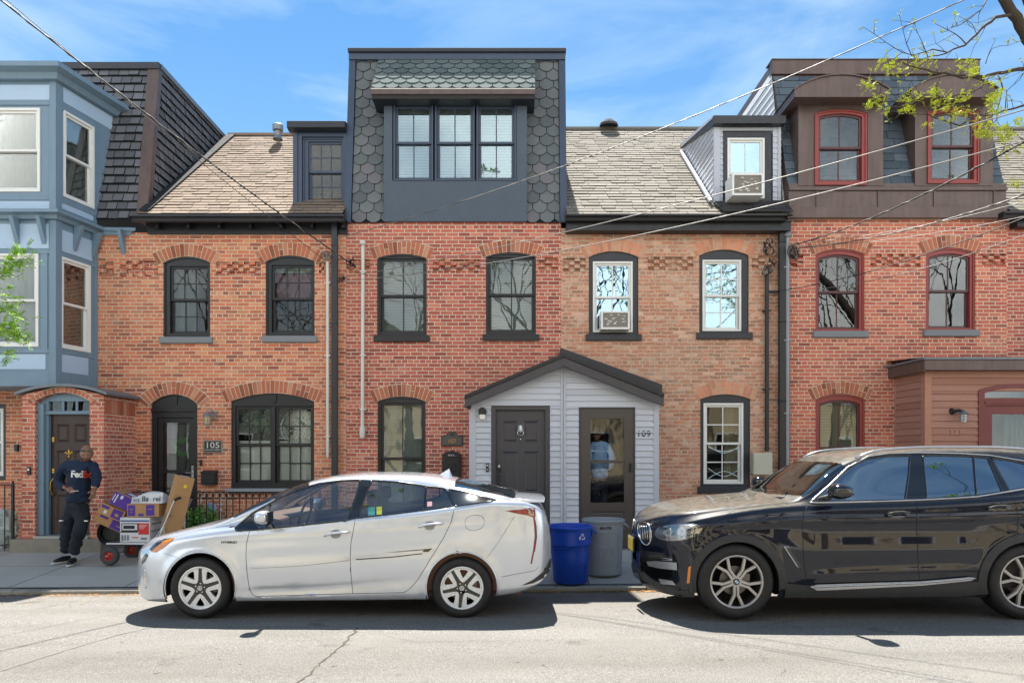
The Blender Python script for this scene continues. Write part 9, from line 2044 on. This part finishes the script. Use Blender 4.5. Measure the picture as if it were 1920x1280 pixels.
def left_tree():
    rr = random.Random(9); tx,ty = -8.9,9.3; t = thing('street_tree',(tx,ty,z_walk(tx,ty)),'green leafy branch poking in from the left edge before the blue bay','tree')
    tr = MB(); b = Vector((tx,ty,z_walk(tx,ty)-.05)); tr.tube([b,b+Vector((.02,0,1.8)),b+Vector((.1,-.3,3.4)),b+Vector((.05,-.4,5.2))],[.13,.10,.08,.04],12); tr.build('trunk',bark,t,smooth='all')
    br = MB(); lf = MB()
    for (pl) in ([(-60,560),(-10,530),(20,500),(50,480)],[(-60,600),(0,585),(30,590),(52,600)],[(-60,640),(-5,640),(25,630)],[(-60,690),(0,680),(12,668)],[(-60,520),(-5,500),(30,520),(44,512)],[(-60,620),(0,612),(28,615),(48,640)]):
        P = twig(br,[b+Vector((.1,-.35,3.3))]+[W(p[0],p[1],8.2) for p in pl],.018,.0025,6,.012,rr)
        for q in P[len(P)//3:]:
            if q.x*F/q.y+CX > 40 and rr.random() < .5: continue
            for k in range(3): tuft(lf,q+Vector((rr.gauss(0,.05),rr.gauss(0,.08),rr.gauss(0,.05))),rr,2,.13,.1,w_=.026)
    for (a,c,n) in ((20,478,7),(38,470,6),(48,484,5),(14,492,8),(28,500,6),(44,497,4),(8,512,7),(12,548,6),(26,568,7),(10,580,9),(20,600,9),(36,596,5),(8,620,8),(26,628,7),(44,624,4),(40,640,3),(6,668,2)):
        for i in range(n): tuft(lf,W(a+rr.gauss(0,7),c+rr.gauss(0,6),8.2+rr.uniform(-.2,.2)),rr,2,.10,.0,w_=.024)
    br.build('branches',bark,t,smooth='all'); lf.build('crown',grn_leaf,t)
left_tree()
def far_tree(x,y,h,seed,label,leaf=True):
    rr = random.Random(seed); t = thing('street_tree',(x,y,-.09),label,'tree'); tr = MB(); br = MB(); lf = MB(); b = Vector((x,y,-.15)); f = b+Vector((rr.uniform(-.2,.2),0,h*.38)); tr.tube([b,b.lerp(f,.5),f],[.24,.18,.13],12); tr.build('trunk',bark,t,smooth='all')
    def g(p,d,l_,r,dep):
        q = [p]; 
        for k in range(3): d = (d+Vector((rr.uniform(-.3,.3),rr.uniform(-.3,.3),rr.uniform(-.1,.25)))).normalized(); q.append(q[-1]+d*l_/3)
        br.tube(q,[r,r*.85,r*.75,r*.62],6 if dep < 3 else 4)
        if dep >= 5:
            if leaf: tuft(lf,q[-1],rr,3,.22,.1,w_=.07)
            return
        for k in range(3 if dep < 2 else 2): g(q[-1],(d+Vector((rr.uniform(-.9,.9),rr.uniform(-.9,.9),rr.uniform(-.2,.5)))).normalized(),l_*rr.uniform(.62,.8),r*.6,dep+1)
    for k in range(4): g(f,Vector((math.cos(k*1.57+.4)*.7,math.sin(k*1.57+.4)*.7,1)).normalized(),h*.27,.065,1)
    br.build('branches',bark,t); lf.build('crown',grn_leaf,t)
far_tree(5.9,-3.6,9.5,4,'large bare limbed tree across the street, reflected in the right house windows')
far_tree(-9.2,-3.8,10.5,5,'tall leafy tree across the street, reflected at the left bay')
far_tree(1.4,-3.7,11,6,'tall leafy tree across the street, reflected in the middle upstairs windows')
far_tree(-4.2,-3.6,10.5,8,'spreading tree across the street, reflected in the left house windows')
far_tree(-13.8,-3.8,11,12,'leafy tree across the street, reflected in the upstairs windows of the tan roofed house')
far_tree(13.4,-3.8,10.5,15,'leafy tree across the street, reflected in the first red framed upstairs window')
far_tree(18.2,-3.8,11,16,'leafy tree across the street, reflected in the second red framed upstairs window')
# ------------------------------------------------------------------ pieces that stand apart become parts of their own
def split_apart(o, gap=.12):
    me = o.data; n = len(me.vertices); par = list(range(n))
    def find(a):
        while par[a] != a: par[a] = par[par[a]]; a = par[a]
        return a
    for p in me.polygons:
        v = p.vertices
        for k in v[1:]: par[find(k)] = find(v[0])
    isl = {}
    for i in range(n): isl.setdefault(find(i), []).append(i)
    bx = []
    for r, vs in isl.items():
        c = [me.vertices[i].co for i in vs]; bx.append([[min(v[k] for v in c)-gap/2 for k in range(3)], [max(v[k] for v in c)+gap/2 for k in range(3)], {r}])
    merged = True
    while merged:
        merged = False; out_ = []
        for b in bx:
            for q in out_:
                if all(b[0][k] <= q[1][k] and q[0][k] <= b[1][k] for k in range(3)):
                    q[0] = [min(b[0][k], q[0][k]) for k in range(3)]; q[1] = [max(b[1][k], q[1][k]) for k in range(3)]; q[2] |= b[2]; merged = True; break
            else: out_.append(b)
        bx = out_
    if len(bx) < 2: return
    for b in bx[1:]:
        bm = bmesh.new(); bm.from_mesh(me); bm.verts.ensure_lookup_table(); bmesh.ops.delete(bm, geom=[v for v in bm.verts if find(v.index) not in b[2]], context='VERTS')
        m2 = me.copy(); bm.to_mesh(m2); bm.free(); q = o.copy(); q.data = m2; C.objects.link(q)
    bm = bmesh.new(); bm.from_mesh(me); bm.verts.ensure_lookup_table(); bmesh.ops.delete(bm, geom=[v for v in bm.verts if find(v.index) not in bx[0][2]], context='VERTS'); bm.to_mesh(me); bm.free()
for o in list(C.objects):
    if o.type == 'MESH' and o.parent and not o.children and o.name.split('.')[0] in ('slate_cladding','arch_cladding','panel','window_trim','bracket','headlight','side_moulding','kidney_grille','bumper_trim','tail_light','rear_diffuser','side_marker','sill_bar','wing_vent','corner_board','wheel_liner','chrome_strip','arch_lip','corner_trim','door_step','castor','bumper_intake','blind','pane','curtain','metal_band','siding','clapboard'): split_apart(o)
